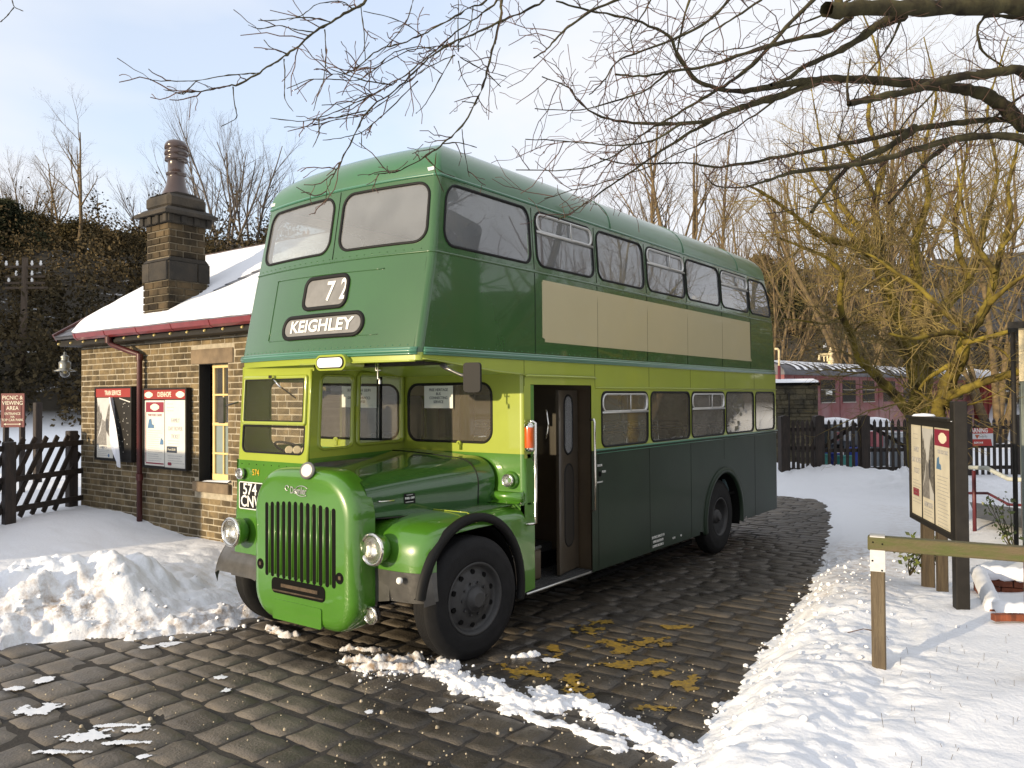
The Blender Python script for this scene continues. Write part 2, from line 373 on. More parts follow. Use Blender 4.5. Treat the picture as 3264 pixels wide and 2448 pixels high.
# --- upper deck shell
mb=MB()
for fn in (sideN,sideF):
    for i,(a,b) in enumerate(UW):
        r=[.12]*4 if i not in (0,6) else ([.12,.14,.17,.16] if i==0 else [.12,.24,.12,.12])
        cell(mb,fn,UB[i],UB[i+1],3.58,4.27,hole=(a,b,*ZU),r=r,depth=.035)
    for i in range(7): cell(mb,fn,UB[i],UB[i+1],2.70,3.58,n=3)
cell(mb,front,.06,1.128,3.58,4.27,hole=(.072,1.07,3.665,4.205),r=[.13,.13,.13,.13],n=8)
cell(mb,front,1.128,2.36,3.58,4.27,hole=(1.19,2.30,3.665,4.205),r=[.13,.13,.13,.13],n=8)
cell(mb,front,.06,2.36,2.72,3.58,n=24)
cell(mb,rear,.14,2.28,2.70,3.58,n=8); cell(mb,rear,.14,2.28,3.58,4.27,hole=(.6,1.82,3.68,4.15),r=.12)
corners(mb,2.70,4.27,10)
B(mb,'upper_body',M_green,'dark green upper deck panels')
# --- roof
mb=MB()
def outline(z,k=1):
    P=[]
    for i in range(25): x=xr(z)-.14+(xf(z)+.06-(xr(z)-.14))*i/24; P.append((x,tum(z)))
    for j in range(1,6): a=R_(270-90*j/6); P.append((xf(z)+.06+.06*math.cos(a),tum(z)+.06+.06*math.sin(a)))
    for i in range(25): u=.06+2.30*i/24; P.append(front(u,z,0)[:2])
    for j in range(1,6): a=R_(180-90*j/6); P.append((xf(z)+.06+.06*math.cos(a),W-tum(z)-.06+.06*math.sin(a)))
    for i in range(25): x=xf(z)+.06+(xr(z)-.14-(xf(z)+.06))*i/24; P.append((x,W-tum(z)))
    for j in range(1,6): a=R_(90-90*j/6); P.append((xr(z)-.14+.14*math.cos(a),W-tum(z)-.14+.14*math.sin(a)))
    for i in range(9): u=2.28-2.14*i/8; P.append(rear(u,z,0)[:2])
    for j in range(1,6): a=R_(360-90*j/6); P.append((xr(z)-.14+.14*math.cos(a),tum(z)+.14+.14*math.sin(a)))
    return P
base=outline(4.25); G=[]; HR=.545; NR=16
for i in range(NR+1):
    th=math.pi/2*i/NR; f=1-math.cos(th)**(2/2.4); z=4.25+HR*math.sin(th)**(2/2.4); row=[]
    for x,y in base:
        x2=x+(min(max(x,1.75),7.75)-x)*f; y2=y+(1.21-y)*f
        row.append((x2,y2,z))
    G.append(row)
G=np.array(G).transpose(1,0,2); mb.grid(G,True,closeu=True)
B(mb,'roof',M_roof,'domed green roof')
# roof ribs and gutter bead
mb=MB()
for xx in (3.3,5.3,7.3):
    mb=MB(); pts=[]
    for i in range(29):
        th=math.pi*i/28; c=math.cos(th); z=4.25+HR*abs(math.sin(th))**(2/2.4); y=1.21-1.16*(abs(c)**(2/2.4))*(1 if c>0 else -1)
        pts.append((xx,y,z-.006))
    mb.tube(pts,.012,6); B(mb,'roof_seam',M_roof)
def bead(name,z,prof_r,m,x0=None,x1=None,frontal=True,both=True,t=0.):
    mb=MB()
    if frontal and both:
        P=[sideN(8.87-8.87*i/40,z,-t) for i in range(41)]+[(xf(z)+.06+(.06+t)*math.cos(R_(270-90*j/6)),tum(z)+.06+(.06+t)*math.sin(R_(270-90*j/6)),z) for j in range(1,6)]+[front(.06+2.30*i/30,z,-t) for i in range(31)]+[(xf(z)+.06+(.06+t)*math.cos(R_(180-90*j/6)),W-tum(z)-.06+(.06+t)*math.sin(R_(180-90*j/6)),z) for j in range(1,6)]+[sideF(8.87*i/40,z,-t) for i in range(41)]
        mb.tube(P,prof_r,6,cap=False); return B(mb,name,m)
    for fn in ((sideN,sideF) if both else (sideN,)):
        a=x0 if x0 is not None else 0.; n=40; b=x1 if x1 is not None else 8.87
        mb.tube([fn(a+(b-a)*i/n,z,-t) for i in range(n+1)],prof_r,6,cap=False)
    if frontal: mb.tube([front(.06+2.30*i/30,z,-t) for i in range(31)],prof_r,6,cap=False)
    return B(mb,name,m)
bead('gutter',4.262,.014,M_teal); bead('waist_bead',3.575,.010,M_green)
mb=MB()
for fn in (sideN,sideF):
    for z,r in ((2.745,.012),(2.722,.02),(2.70,.012)): mb.tube([fn(.0+8.87*i/40,z,-.006) for i in range(41)],r,6)
for z,r in ((2.745,.012),(2.722,.02),(2.70,.012)): mb.tube([front(.02+2.38*i/30,z,-.006) for i in range(31)],r,6)
B(mb,'mid_moulding',M_teal)
# panel seams
mb=MB()
for u in UB[1:-1]: mb=MB(); mb.tube([sideN(u,2.76+.8*i/4,-.001) for i in range(5)],.004,4); B(mb,'panel_seam',M_rub); mb=MB(); mb.tube([sideN(u,3.6+.62*i/4,-.001) for i in range(5)],.004,4); B(mb,'panel_seam',M_rub)
mb=MB()
mb.tube([front(1.128,3.6+.64*i/4,-.001) for i in range(5)],.005,4)
B(mb,'panel_seam',M_rub)
# raised panel round the blinds
mb=MB()
P=[(.477,2.876),(.477,3.457),(1.935,3.475),(1.91,2.876)]
Q=[(u,z) for u,z in [(.477+(1.935-.477)*i/16,3.457+.018*i/16) for i in range(17)]]
mb.tube([front(u,z,-.002) for u,z in Q],.007,5); mb.tube([front(.44+(1.9-.44)*i/16,2.876,-.002) for i in range(17)],.004,5); mb.tube([front(1.935-.02*i/6,3.475-.59*i/6,-.002) for i in range(7)],.005,5)
B(mb,'blind_surround_bead',M_green)
# --- upper windows: frame + pane each
def window(fn,hole,r,gl,slider=False,name='window',silver=False,n=6):
    mb=MB(); ringframe(mb,fn,hole,r,[(.010,0.002),(.007,-.009),(-.003,-.012),(-.014,-.009),(-.018,.012)],n)
    f=B(mb,name,M_rub)
    mb=MB(); pane(mb,fn,hole,r,.006,n); build(mb,'pane',gl,f)
    if slider:
        a,b,c,d=hole; zz=c+(d-c)*.64; mb=MB()
        ringframe(mb,fn,(a+.028,b-.028,zz,d-.028),.08,[(.012,-.004),(.010,-.018),(-.008,-.018),(-.012,.004)],3)
        mb.tube([fn(a+.01,zz-.012,-.008),fn(b-.01,zz-.012,-.008)],.014,6); mb.tube([fn((a+b)/2+.1,zz,-.012),fn((a+b)/2+.1,d-.03,-.012)],.010,5)
        build(mb,'sliding_frame',M_alu,f)
    return f
for fn in (sideN,sideF):
    for i,(a,b) in enumerate(UW):
        r=[.12]*4 if i not in (0,6) else ([.12,.14,.17,.16] if i==0 else [.12,.24,.12,.12])
        window(fn,(a,b,*ZU),r,M_glassU,slider=i in (1,3,5))
window(front,(.072,1.07,3.665,4.205),.13,M_glassU,name='front_window'); window(front,(1.19,2.30,3.665,4.205),.13,M_glassU,name='front_window')
window(rear,(.6,1.82,3.68,4.15),.12,M_glassU,name='rear_window')
# --- upper lining, floors
mb=MB()
for fn in (sideN,sideF):
    for i,(a,b) in enumerate(UW): 
        g=lambda u,z,t,fn=fn: fn(u,z,t+.036)
        cell(mb,g,UB[i],UB[i+1],3.0,4.28,hole=(a,b,*ZU),r=.11,depth=0.,rings=1,n=2)
g=lambda u,z,t: front(u,z,t+.036)
cell(mb,g,.06,1.128,3.0,4.27,hole=(.072,1.07,3.665,4.205),r=.13,depth=0,rings=1); cell(mb,g,1.128,2.36,3.0,4.27,hole=(1.19,2.30,3.665,4.205),r=.13,depth=0,rings=1)
B(mb,'upper_lining',M_incream)
mb=MB(); mb.box(.30,8.6,.09,W-.09,4.30,4.33); B(mb,'upper_ceiling',mat('ceiling_white',(.60,.62,.62),rough=.6))
mb=MB(); mb.box(.12,8.85,.05,W-.05,2.62,2.66); B(mb,'upper_floor',M_dark)
# --- cream advertisement panel
mb=MB(); P=[(1.86,2.885),(7.73,2.875),(7.73,2.90),(7.69,2.93),(7.67,3.494),(1.83,3.509),(1.83,3.495),(1.815,3.49),(1.815,2.93),(1.86,2.915)]
mb.prism(P,lambda u,v,t:(u,t,v),-.003,.01); B(mb,'advert_panel',M_cream,'blank cream advertisement panel')
# --- blinds
def blind(hole,r,nm):
    mb=MB(); ringframe(mb,front,hole,r,[(.028,.0),(.024,-.018),(.004,-.020),(-.010,-.012),(-.012,.002)],6); f=B(mb,nm,M_rub)
    mb=MB(); pane(mb,lambda u,v,t: front(u,v,t-.006),hole,r,.0,6); build(mb,'blind',M_blind,f); return f
b1=blind((.875,1.42,3.160,3.43),.07,'number_blind'); b2=blind((.63,1.66,2.895,3.075),.088,'destination_blind')
def fpt(u,z,t): return front(u,z,-t)
def curved_text(s,size,u0,z,parent,m,bold,sx,clip=None,tt=.012):
    o=text(s,size,(0,0,0),(0,-1,0),(0,0,1),m,None,'lettering','CENTER',.001,bold,sx,clip)
    me=o.data; n=len(me.vertices); V=np.zeros(n*3); me.vertices.foreach_get('co',V); V=V.reshape(-1,3); org=np.array(wpos(parent))
    Q=np.array([front(u0+v[1],z+v[2],-tt+v[0]) for v in V])-org; me.vertices.foreach_set('co',Q.ravel()); me.update(); o.parent=parent; return o
curved_text('KEIGHLEY',.155,1.145,2.985,b2,M_cer,.0035,1.20)
curved_text('7',.25,1.075,3.292,b1,M_cer,.004,.85); curved_text('2',.27,.905,3.30,b1,M_cer,.004,.62,clip=.085)
mb=MB(); mb.box(-.135,-.13,1.24,1.38,3.19,3.40); 
# --- lower body, nearside
M_low=mat('grimy_dark_green_paint',(.015,.030,.017),rough=.45,spec=.22,coat=.08,var=.25,vs=1.6,wave=.003,wsc=1.2,bump=.08,bs=60)
ZL=(1.765,2.385); LW=[(2.978,4.110),(4.188,5.348),(5.408,6.581),(6.642,7.799),(7.883,8.80)]; LB=[2.84,4.149,5.378,6.612,7.841,8.87]
def flat(sgn):
    return lambda u,z,t:(u,(t if sgn<0 else W-t),z)
fN,fF=flat(-1),flat(1)
mb=MB()
for fn in (fN,fF):
    for i,(a,b) in enumerate(LW): cell(mb,fn,LB[i],LB[i+1],1.735,2.43,hole=(a,b,*ZL),r=.09,depth=.035)
    for i in range(5): cell(mb,fn,LB[i],LB[i+1],2.43,2.70,n=1)
    cell(mb,fn,1.60,2.84,2.455,2.70,n=1) if fn is fN else cell(mb,fn,1.49,2.84,1.735,2.70,hole=(1.8,2.7,1.80,2.36),r=.09)
cell(mb,fN,2.76,2.84,1.735,2.455,n=1)
cell(mb,fN,1.49,1.60,1.735,2.70,n=1)
G=[[(L-.10+.10*math.cos(R_(-90+90*j/6)),.10+.10*math.sin(R_(-90+90*j/6)),z) for j in range(7)] for z in (1.735,2.70)]; mb.grid(G)
G=[[(L-.10+.10*math.cos(R_(90*j/6)),W-.10+.10*math.sin(R_(90*j/6)),z) for j in range(7)] for z in (1.735,2.70)]; mb.grid(G)
mb.add([(L,.1,1.735),(L,W-.1,1.735),(L,W-.1,2.7),(L,.1,2.7)],[(0,1,2,3)])
# canopy edge strip above the bonnet, nearside, and along the front
zc=lambda x: float(np.interp(x,[0,.26,1.07,1.49],[2.655,2.64,2.566,2.547]))
X=np.linspace(.05,1.49,16); mb.grid([[ (x,0,zc(x)) ,(x,-.0,2.70)] for x in X],False)
mb.grid([[ (front(u,2.72,0)[0]+.004,front(u,2.72,0)[1],2.635) ,front(u,2.72,-.0) and (front(u,2.72,0)[0]+.002,front(u,2.72,0)[1],2.72)] for u in np.linspace(.06,2.36,30)],True)
G=[[(.06+.06*math.cos(R_(180+90*j/6)),.06+.06*math.sin(R_(180+90*j/6)),z) for j in range(7)] for z in (2.645,2.71)]; mb.grid(G)
B(mb,'lime_band',M_lime,'lime green band round the lower deck windows')
mb=MB(); mb.tube([(x,-.004,zc(x)+.004) for x in X],.008,6); mb.tube([(front(u,2.72,0)[0],front(u,2.72,0)[1],2.64) for u in np.linspace(.04,1.35,20)],.009,6)
mb.tube([(1.50,-.012,2.534),(1.52,-.02,2.54),(2.80,-.02,2.54),(2.835,-.012,2.532)],.012,6)
mb.tube([(2.84,-.004,2.43),(8.9,-.004,2.43)],.009,6); mb.tube([(8.97,0.02,2.43),(8.97,W-.02,2.43)],.006,6)
B(mb,'drip_bead',M_lime)
# canopy underside
mb=MB(); mb.add([(.02,.02,2.648),(1.49,.02,2.56),(1.49,W-.02,2.56),(-.08,1.21,2.648),(.02,W-.02,2.648)],[(0,3,4,2,1)]); B(mb,'canopy_soffit',M_limed)
# skirt: dark green lower panels nearside and offside with rear arch cut out
ARX,ARZ,ARR=6.555,.53,.70
def skirt(mb,sgn,x0):
    y=0 if sgn<0 else W
    def fn(u,z): return (u,y,z)
    def quad(a,b,c,d): mb.add([fn(a,c),fn(b,c),fn(b,d),fn(a,d)],[(0,1,2,3)])
    xs=[x0,4.149,5.378,ARX-.9]; 
    for a,b in zip(xs[:-1],xs[1:]): quad(a,b,.41,1.735)
    quad(ARX+.9,7.841,.41,1.735); quad(7.841,L-.10,.41,1.735)
    bx0,bx1,bz0,bz1=ARX-.9,ARX+.9,.41,1.735; V=[];n=40
    for i in range(n+1):
        a=math.pi*(-.055)+ (math.pi*1.11)*i/n; c,s=math.cos(a),math.sin(a); R=ARR
        p=(ARX+R*c,max(ARZ+R*s,.41)); t=min([(bx1-ARX)/c if c>1e-6 else 9e9,(bx0-ARX)/c if c<-1e-6 else 9e9,(bz1-ARZ)/s if s>1e-6 else 9e9,(bz0-ARZ)/s if s<-1e-6 else 9e9])
        q=(ARX+t*c,ARZ+t*s); V+= [fn(*p),fn(*q)]
    # exact corners of the box
    mb.add(V,[(2*i,2*i+1,2*i+3,2*i+2) for i in range(n)])
    for cx in (bx0,bx1):
        sg=1 if cx==bx1 else -1
        aa=math.atan2(bz1-ARZ,sg*.9); 
        k=[i for i in range(n) if (math.pi*(-.055)+(math.pi*1.11)*i/n-aa)*(math.pi*(-.055)+(math.pi*1.11)*(i+1)/n-aa)<=0][0]
        mb.add([V[2*k+1],V[2*k+3],fn(cx,bz1)],[(0,1,2)])
mb=MB(); skirt(mb,-1,2.76); skirt(mb,1,1.49)
for s in (0,1):
    G=[[(L-.10+.10*math.cos(R_(-90+90*j/6)),(.10+.10*math.sin(R_(-90+90*j/6))) if s==0 else W-(.10+.10*math.sin(R_(-90+90*j/6))),z) for j in range(7)] for z in (.41,1.735)]; mb.grid(G)
mb.add([(L,.1,.41),(L,W-.1,.41),(L,W-.1,1.735),(L,.1,1.735)],[(0,1,2,3)])
B(mb,'lower_panels',M_low,'dark green lower side panels')
mb=MB(); mb.tube([(2.83,-.008,1.738),(8.9,-.008,1.738),(8.96,.02,1.738),(8.985,.10,1.738)],.013,6); mb.tube([(2.84,-.003,1.70),(8.9,-.003,1.70)],.005,5)
B(mb,'waist_moulding',M_teal)
mb=MB()
for x in (4.149,5.378,7.841,2.90): mb=MB(); mb.box(x-.0025,x+.0025,-.002,.001,.42,1.69); B(mb,'side_seam',M_rub)
for x in (1.494,2.84,4.149,5.378,6.612,7.841): mb=MB(); mb.box(x-.002,x+.002,-.002,.001,2.44,2.69); B(mb,'side_seam',M_rub)
mb=MB(); mb.box(6.554,6.557,-.002,.001,1.40,1.69)
B(mb,'side_seam',M_rub)
for i,(a,b) in enumerate(LW): window(fN,(a,b,*ZL),.09,M_glass if i<2 else M_glassR,slider=i in (0,2)); window(fF,(a,b,*ZL),.09,M_glass,slider=i in (0,2))
window(fF,(1.8,2.7,1.80,2.36),.09,M_glass)
# rear arch moulding + tunnel
mb=MB()
def annulus(mb,cx,cz,r0,r1,y0,y1,a0,a1,n=40,yw=None):
    V=[]
    for i in range(n+1):
        a=a0+(a1-a0)*i/n; c,s=math.cos(a),math.sin(a)
        for r,y in ((r0,y1),(r0,y0),((r0+r1)/2,y0-.006),(r1,y0+.004),(r1,y1)): V.append((cx+r*c,y,cz+r*s))
    mb.add(V,[(i*5+j,i*5+j+1,(i+1)*5+j+1,(i+1)*5+j) for i in range(n) for j in range(4)],True)
annulus(mb,ARX,ARZ,.665,.745,-.02,.03,-.06*math.pi,1.06*math.pi)
B(mb,'rear_wheel_arch',M_low)
mb=MB()
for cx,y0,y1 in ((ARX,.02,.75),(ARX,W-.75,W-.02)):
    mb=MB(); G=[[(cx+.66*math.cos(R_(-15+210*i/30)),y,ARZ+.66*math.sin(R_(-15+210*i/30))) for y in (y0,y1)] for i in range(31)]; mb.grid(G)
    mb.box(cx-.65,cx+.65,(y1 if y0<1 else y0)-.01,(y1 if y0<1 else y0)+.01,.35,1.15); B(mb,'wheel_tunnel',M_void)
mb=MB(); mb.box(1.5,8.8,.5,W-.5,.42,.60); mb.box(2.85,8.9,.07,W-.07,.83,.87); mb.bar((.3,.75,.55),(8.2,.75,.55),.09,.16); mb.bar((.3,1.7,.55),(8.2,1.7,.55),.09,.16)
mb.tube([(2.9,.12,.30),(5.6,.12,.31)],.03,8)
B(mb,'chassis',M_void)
# --- interior lower deck
mb=MB()
for i,(a,b) in enumerate(LW):
    for fn in (fN,fF): 
        g=lambda u,z,t,fn=fn: fn(u,z,t+.04)
        cell(mb,g,LB[i],LB[i+1],1.42,2.60,hole=(a,b,*ZL),r=.09,depth=0,rings=1,n=1)
g=lambda u,z,t: fF(u,z,t+.04); cell(mb,g,1.52,2.84,.9,2.6,hole=(1.8,2.7,1.80,2.36),r=.09,depth=0,rings=1,n=1)
mb.box(8.86,8.90,.06,W-.06,.9,2.6); mb.box(1.52,8.88,.06,W-.06,2.575,2.60)
B(mb,'lower_lining',M_incream)
# --- seats
def seat(mb,mr,x,y0,y1,zf):
    mb.box(x,x+.42,y0,y1,zf+.36,zf+.47,c=.04); n=4
    for i in range(n):
        a=y0+(y1-y0)*i/n; b=y0+(y1-y0)*(i+1)/n
        mb.obox(x+.46,(a+b)/2,zf+.68,.10,(b-a)*.98,.56,rot=np.array([[math.cos(.12),0,math.sin(.12)],[0,1,0],[-math.sin(.12),0,math.cos(.12)]]),c=.045)
    mb.box(x+.05,x+.36,y0+.05,y0+.09,zf,zf+.36); mb.box(x+.05,x+.36,y1-.09,y1-.05,zf,zf+.36)
    mr.tube([(x+.50,y0+.02,zf+.55),(x+.53,y0+.02,zf+.96),(x+.54,y0+.08,zf+1.02),(x+.54,y1-.08,zf+1.02),(x+.53,y1-.02,zf+.96),(x+.50,y1-.02,zf+.55)],.014,6)
def put_seats(xs,zf):
    proto=None
    for x in xs:
        for y0,y1 in ((.10,.98),(1.44,2.32)):
            mb=MB(); mr=MB(); seat(mb,mr,x,y0,y1,zf); s=B(mb,'seat',M_blue); build(mr,'grab_rail',M_chr,s)
put_seats([.75,1.55,2.35,3.2,4.05,4.9,5.75,6.6,7.5],2.66); put_seats([3.25,4.1,4.95,5.8,6.9,7.8],.87)
mb=MB()
for x,y in ((3.0,.95),(3.0,1.45),(4.65,1.45),(6.3,.95)): mb.tube([(x,y,.87),(x,y,2.57)],.016,7)
B(mb,'stanchion',M_chr)
# --- bulkhead behind the bonnet
def bulk(u,z,t): return (1.49+t,u,z)
mb=MB(); cell(mb,bulk,.05,1.66,1.775,2.565,hole=(.393,1.543,1.872,2.478),r=.13,depth=.035)
G=[[(1.54+.05*math.cos(R_(180+90*j/6)),.05+.05*math.sin(R_(180+90*j/6)),z) for j in range(7)] for z in (1.775,2.56)]; mb.grid(G)
mb.add([(1.49,1.66,1.775),(1.49,W,1.775),(1.49,W,2.6),(1.49,1.66,2.6)],[(0,1,2,3)])
B(mb,'bulkhead_upper',M_lime,'lime bulkhead above the bonnet')
mb=MB(); mb.add([(1.492,.05,.9),(1.492,1.66,.9),(1.492,1.66,1.775),(1.492,.05,1.775)],[(0,1,2,3)])
G=[[(1.542+.05*math.cos(R_(180+90*j/6)),.05+.05*math.sin(R_(180+90*j/6)),z) for j in range(7)] for z in (1.28,1.775)]; mb.grid(G)
mb.add([(1.54,0,1.28),(1.60,0,1.28),(1.60,0,1.775),(1.54,0,1.775)],[(0,1,2,3)])
mb.box(1.60,1.66,.002,.05,.45,2.45)
B(mb,'bulkhead_lower',M_green2,'green lower bulkhead with fillet at its foot')
# swelling at the foot of the bulkhead
mb=MB(); G=[]
for i in range(13):
    a=R_(90*i/12); G.append([(1.49-.10*math.cos(0)*(1-math.cos(a)) ,y,1.40-.12*math.sin(a)+.02) for y in np.linspace(.02,.50,6)])
mb.grid(G); mb.tube([(1.47,.01,1.36),(1.47,.5,1.36)],.05,10)
B(mb,'bulkhead_swage',M_green2)
f=window(bulk,(.393,1.543,1.872,2.478),.13,M_glass,name='bulkhead_window')
mb=MB(); mb.box(1.470,1.474,.89,1.288,2.221,2.455); pz=B(mb,'window_notice',M_paper,'white notice in the bulkhead window')
for i,s in enumerate(('FREE HERITAGE','BUS','CONNECTING','SERVICE')): text(s,.040,(1.4695,1.089,2.412-.042*i),(0,-1,0),(0,0,1),M_ink,pz,sx=.95,ext=.0005,bold=.0006)
mb=MB(); mb.lathe((1.46,.81,1.862),(1,0,0),[(.028,-.0),(.028,.03)],12); mb.box(1.45,1.49,.79,.83,1.80,1.86); mb.lathe((1.44,.81,1.862),(1,0,0),[(.012,-.0),(.012,.03)],8); B(mb,'bonnet_catch',M_lime)
def lamp(parent,name,o,ax,r,d=.05,lens=M_lens,body=M_blk,ring=M_chr):
    o=np.array(o,float); ax=np.array(ax,float)
    mb=MB(); mb.lathe(o-ax*d,ax,[(r*.55,-r*.3),(r*.9,0),(r*1.0,d*.8),(r*1.0,d)],28,cap1=False); t=B(mb,name,body)
    mb=MB(); mb.lathe(o,ax,[(r*1.0,-.012),(r*1.07,-.004),(r*1.06,.012),(r*.95,.022),(r*.82,.016),(r*.78,.002)],32,cap0=False,cap1=False); build(mb,'chrome_rim',M_chr,t)
    mb=MB(); mb.lathe(o,ax,[(.012,-r*.45),(r*.35,-r*.42),(r*.62,-r*.25),(r*.80,0)],28,cap0=True,cap1=False); build(mb,'reflector',M_refl,t)
    mb=MB(); mb.lathe(o,ax,[(r*.80,.004),(r*.62,.018),(r*.35,.028),(r*.02,.032)],28,cap0=False); build(mb,'lens',lens,t)
    return t
M_refl=mat('lamp_reflector',(.85,.85,.82),rough=.18,metal=1.,bump=.4,bs=18)
mb=MB(); mb.lathe((1.49,.153,1.521),(-1,0,0),[(.085,0),(.085,.03),(.075,.04)],24); B(mb,'lamp_plinth',M_green2)
lamp(bus,'side_lamp',(1.425,.153,1.521),(-1,0,0),.062,.03)
# --- cab
def csid(s,z,t):   # cab inner side wall, s = 0..1 from front to bulkhead
    k=np.array([1.49,.28])/math.hypot(1.49,.28); n=np.array([-k[1],k[0]]); x0=xf(z) if s<.02 else 0
    return (1.49*s+n[0]*t+(xf(z)*(1-s)),1.33+.28*s+n[1]*t,z)
mb=MB()
cell(mb,csid,.0,.435,1.78,2.62,hole=(.085,.42,1.85,2.555),r=.06,depth=.03,n=2)
cell(mb,csid,.435,1.0,1.78,2.62,hole=(.475,.965,1.88,2.565),r=.03,depth=.03,n=2)
def cfr(u,z,t): return (xf(z)+t,u,z)
cell(mb,cfr,1.335,2.36,1.733,2.585,hole=(1.395,2.33,1.81,2.545),r=[.07,.03,.03,.07],depth=.03,n=2)
cell(mb,cfr,1.30,2.38,2.585,2.645,n=1)
for z0,z1,mm in ((1.733,2.645,0),):
    G=[[(xf(z)+.06+.06*math.cos(R_(180-90*j/6)),W-.06+.06*math.sin(R_(180-90*j/6)),z) for j in range(7)] for z in np.linspace(z0,z1,6)]; mb.grid(G)
cell(mb,lambda u,z,t:(u,W-t,z),.05,1.49,1.733,2.70,hole=(.35,1.3,1.85,2.5),r=.08,n=2)
mb.tube([(xf(z),1.335,z) for z in np.linspace(1.74,2.6,5)],.014,6)
B(mb,'cab_shell',M_lime,'lime upper part of the driver cab')
mb=MB(); cell(mb,csid,0,1,1.50,1.78,n=2)
cell(mb,cfr,1.335,2.36,.82,1.733,n=6)
G=[[(xf(z)+.06+.06*math.cos(R_(180-90*j/6)),W-.06+.06*math.sin(R_(180-90*j/6)),z) for j in range(7)] for z in np.linspace(.82,1.733,6)]; mb.grid(G)
cell(mb,lambda u,z,t:(u,W-t,z),-.04,1.49,1.2,1.733,n=2)
B(mb,'cab_front',M_green2,'dark green cab front below the windscreen')
mb=MB(); mb.box(-.045,1.48,1.345,1.58,1.66,1.735); B(mb,'cab_gutter',M_blk)
mb=MB(); ringframe(mb,cfr,(1.395,2.33,1.81,2.07),[.07,.01,.01,.07],[(.006,.002),(.004,-.004),(-.010,-.004),(-.012,.01)],2); ws=B(mb,'windscreen',M_rub)
mb=MB(); pane(mb,cfr,(1.395,2.33,1.81,2.07),[.07,.01,.01,.07],.01,2); build(mb,'pane',M_glassC,ws)
mb=MB(); ringframe(mb,cfr,(1.38,2.335,2.085,2.55),.025,[(.004,.002),(.004,-.02),(-.030,-.02),(-.034,.0)],2); ws=B(mb,'opening_windscreen',M_lime)
mb=MB(); ringframe(mb,cfr,(1.415,2.30,2.12,2.515),.012,[(.006,-.02),(.004,-.023),(-.006,-.02)],2); build(mb,'seal',M_rub,ws)
mb=MB(); pane(mb,cfr,(1.40,2.315,2.10,2.53),.02,-.01,2); build(mb,'pane',M_glassC,ws)
mb=MB(); mb.tube([(xf(2.5)-.04,1.86,2.54),(xf(2.5)-.05,1.72,2.44)],.010,6); mb.bar((-.05,1.74,2.452),(-.05,1.50,2.335),.006,.012); mb.obox(-.05,1.86,2.54,.03,.05,.03); B(mb,'wiper',M_chr)
f=window(csid,(.085,.42,1.85,2.555),.06,M_glassC,name='cab_quarter_window',n=2); f.data.materials[0]=M_lime
mb=MB(); ringframe(mb,csid,(.475,.965,1.88,2.565),.03,[(.03,-.006),(.028,-.022),(-.0,-.022),(-.006,-.0)],2); f=B(mb,'cab_sliding_window',M_lime)
mb=MB(); pane(mb,csid,(.475,.965,1.88,2.565),.02,-.004,2); build(mb,'pane',M_glassC,f)
mb=MB(); mb.tube([csid(.70,z,-.03) for z in (1.89,2.55)],.008,5); mb.tube([csid(.715,z,-.01) for z in (1.89,2.55)],.012,5); build(mb,'glazing_bar',M_rub,f)
mb=MB(); mb.obox(*csid(.44,2.17,-.02),.03,.02,.16); build(mb,'window_handle',M_lime,f)
# cab interior
mb=MB(); mb.box(.05,1.47,1.66,2.38,1.25,1.29); mb.box(.02,.16,1.40,2.35,1.30,1.72,c=.03); mb.box(1.445,1.47,1.66,2.38,1.3,2.58); B(mb,'cab_interior',M_incream)
for k,(y,z) in enumerate(((1.62,1.83),(1.74,1.835),(1.86,1.83))):
    mb=MB(); mb.lathe((.16,y,z),(-.6,-.6,.2),[(.042,-.02),(.042,.01),(.034,.015)],18); B(mb,'dashboard_gauge',M_incream)
mb=MB(); c=np.array([.36,1.98,1.80]); ax=np.array([.45,0,.9]); ax/=np.linalg.norm(ax); a1=np.array([0,1,0]); a2=np.cross(ax,a1)
mb.tube([c+.24*(math.cos(t)*a1+math.sin(t)*a2) for t in np.linspace(0,2*math.pi,33)],.012,7,cap=False)
for t in (0,2.1,4.2): mb.tube([c,c+.24*(math.cos(t)*a1+math.sin(t)*a2)],.009,5)
mb.tube([c,c-ax*.5],.02,7); B(mb,'steering_wheel',M_dark)
mb=MB(); mb.obox(1.05,2.02,1.72,.45,.46,.12,c=.04)
for i in range(4): mb.obox(1.33,1.84+.12*i,2.0,.10,.115,.52,c=.04)
B(mb,'driver_seat',M_blue)
mb=MB(); mb.obox(.9,1.95,2.42,.02,.30,.13); B(mb,'ticket_rack',M_incream)
# light box over the windscreen
mb=MB(); mb.prism(rrect(.70,1.095,2.575,2.712,.067),lambda u,v,t:(t,u,v),-.16,.06); lb=B(mb,'light_box',M_lime)
mb=MB(); mb.prism(rrect(.722,1.073,2.592,2.695,.05),lambda u,v,t:(t,u,v),-.166,-.15); build(mb,'seal',M_rub,lb)
mb=MB(); mb.prism(rrect(.735,1.06,2.602,2.685,.041),lambda u,v,t:(t,u,v),-.170,-.15); build(mb,'lamp_glass',M_white,lb)
# blind winding handles hanging from the canopy
mb=MB(); mb.tube([(.1,.572,2.64),(.1,.576,2.50),(.1,.55,2.497),(.1,.552,2.46)],.009,6); mb.tube([(.1,.60,2.64),(.1,.60,2.573),(.1,.54,2.575)],.007,6); mb.lathe((.1,.552,2.455),(0,0,1),[(.013,0),(.013,.03)],8); B(mb,'blind_handle',M_alu)
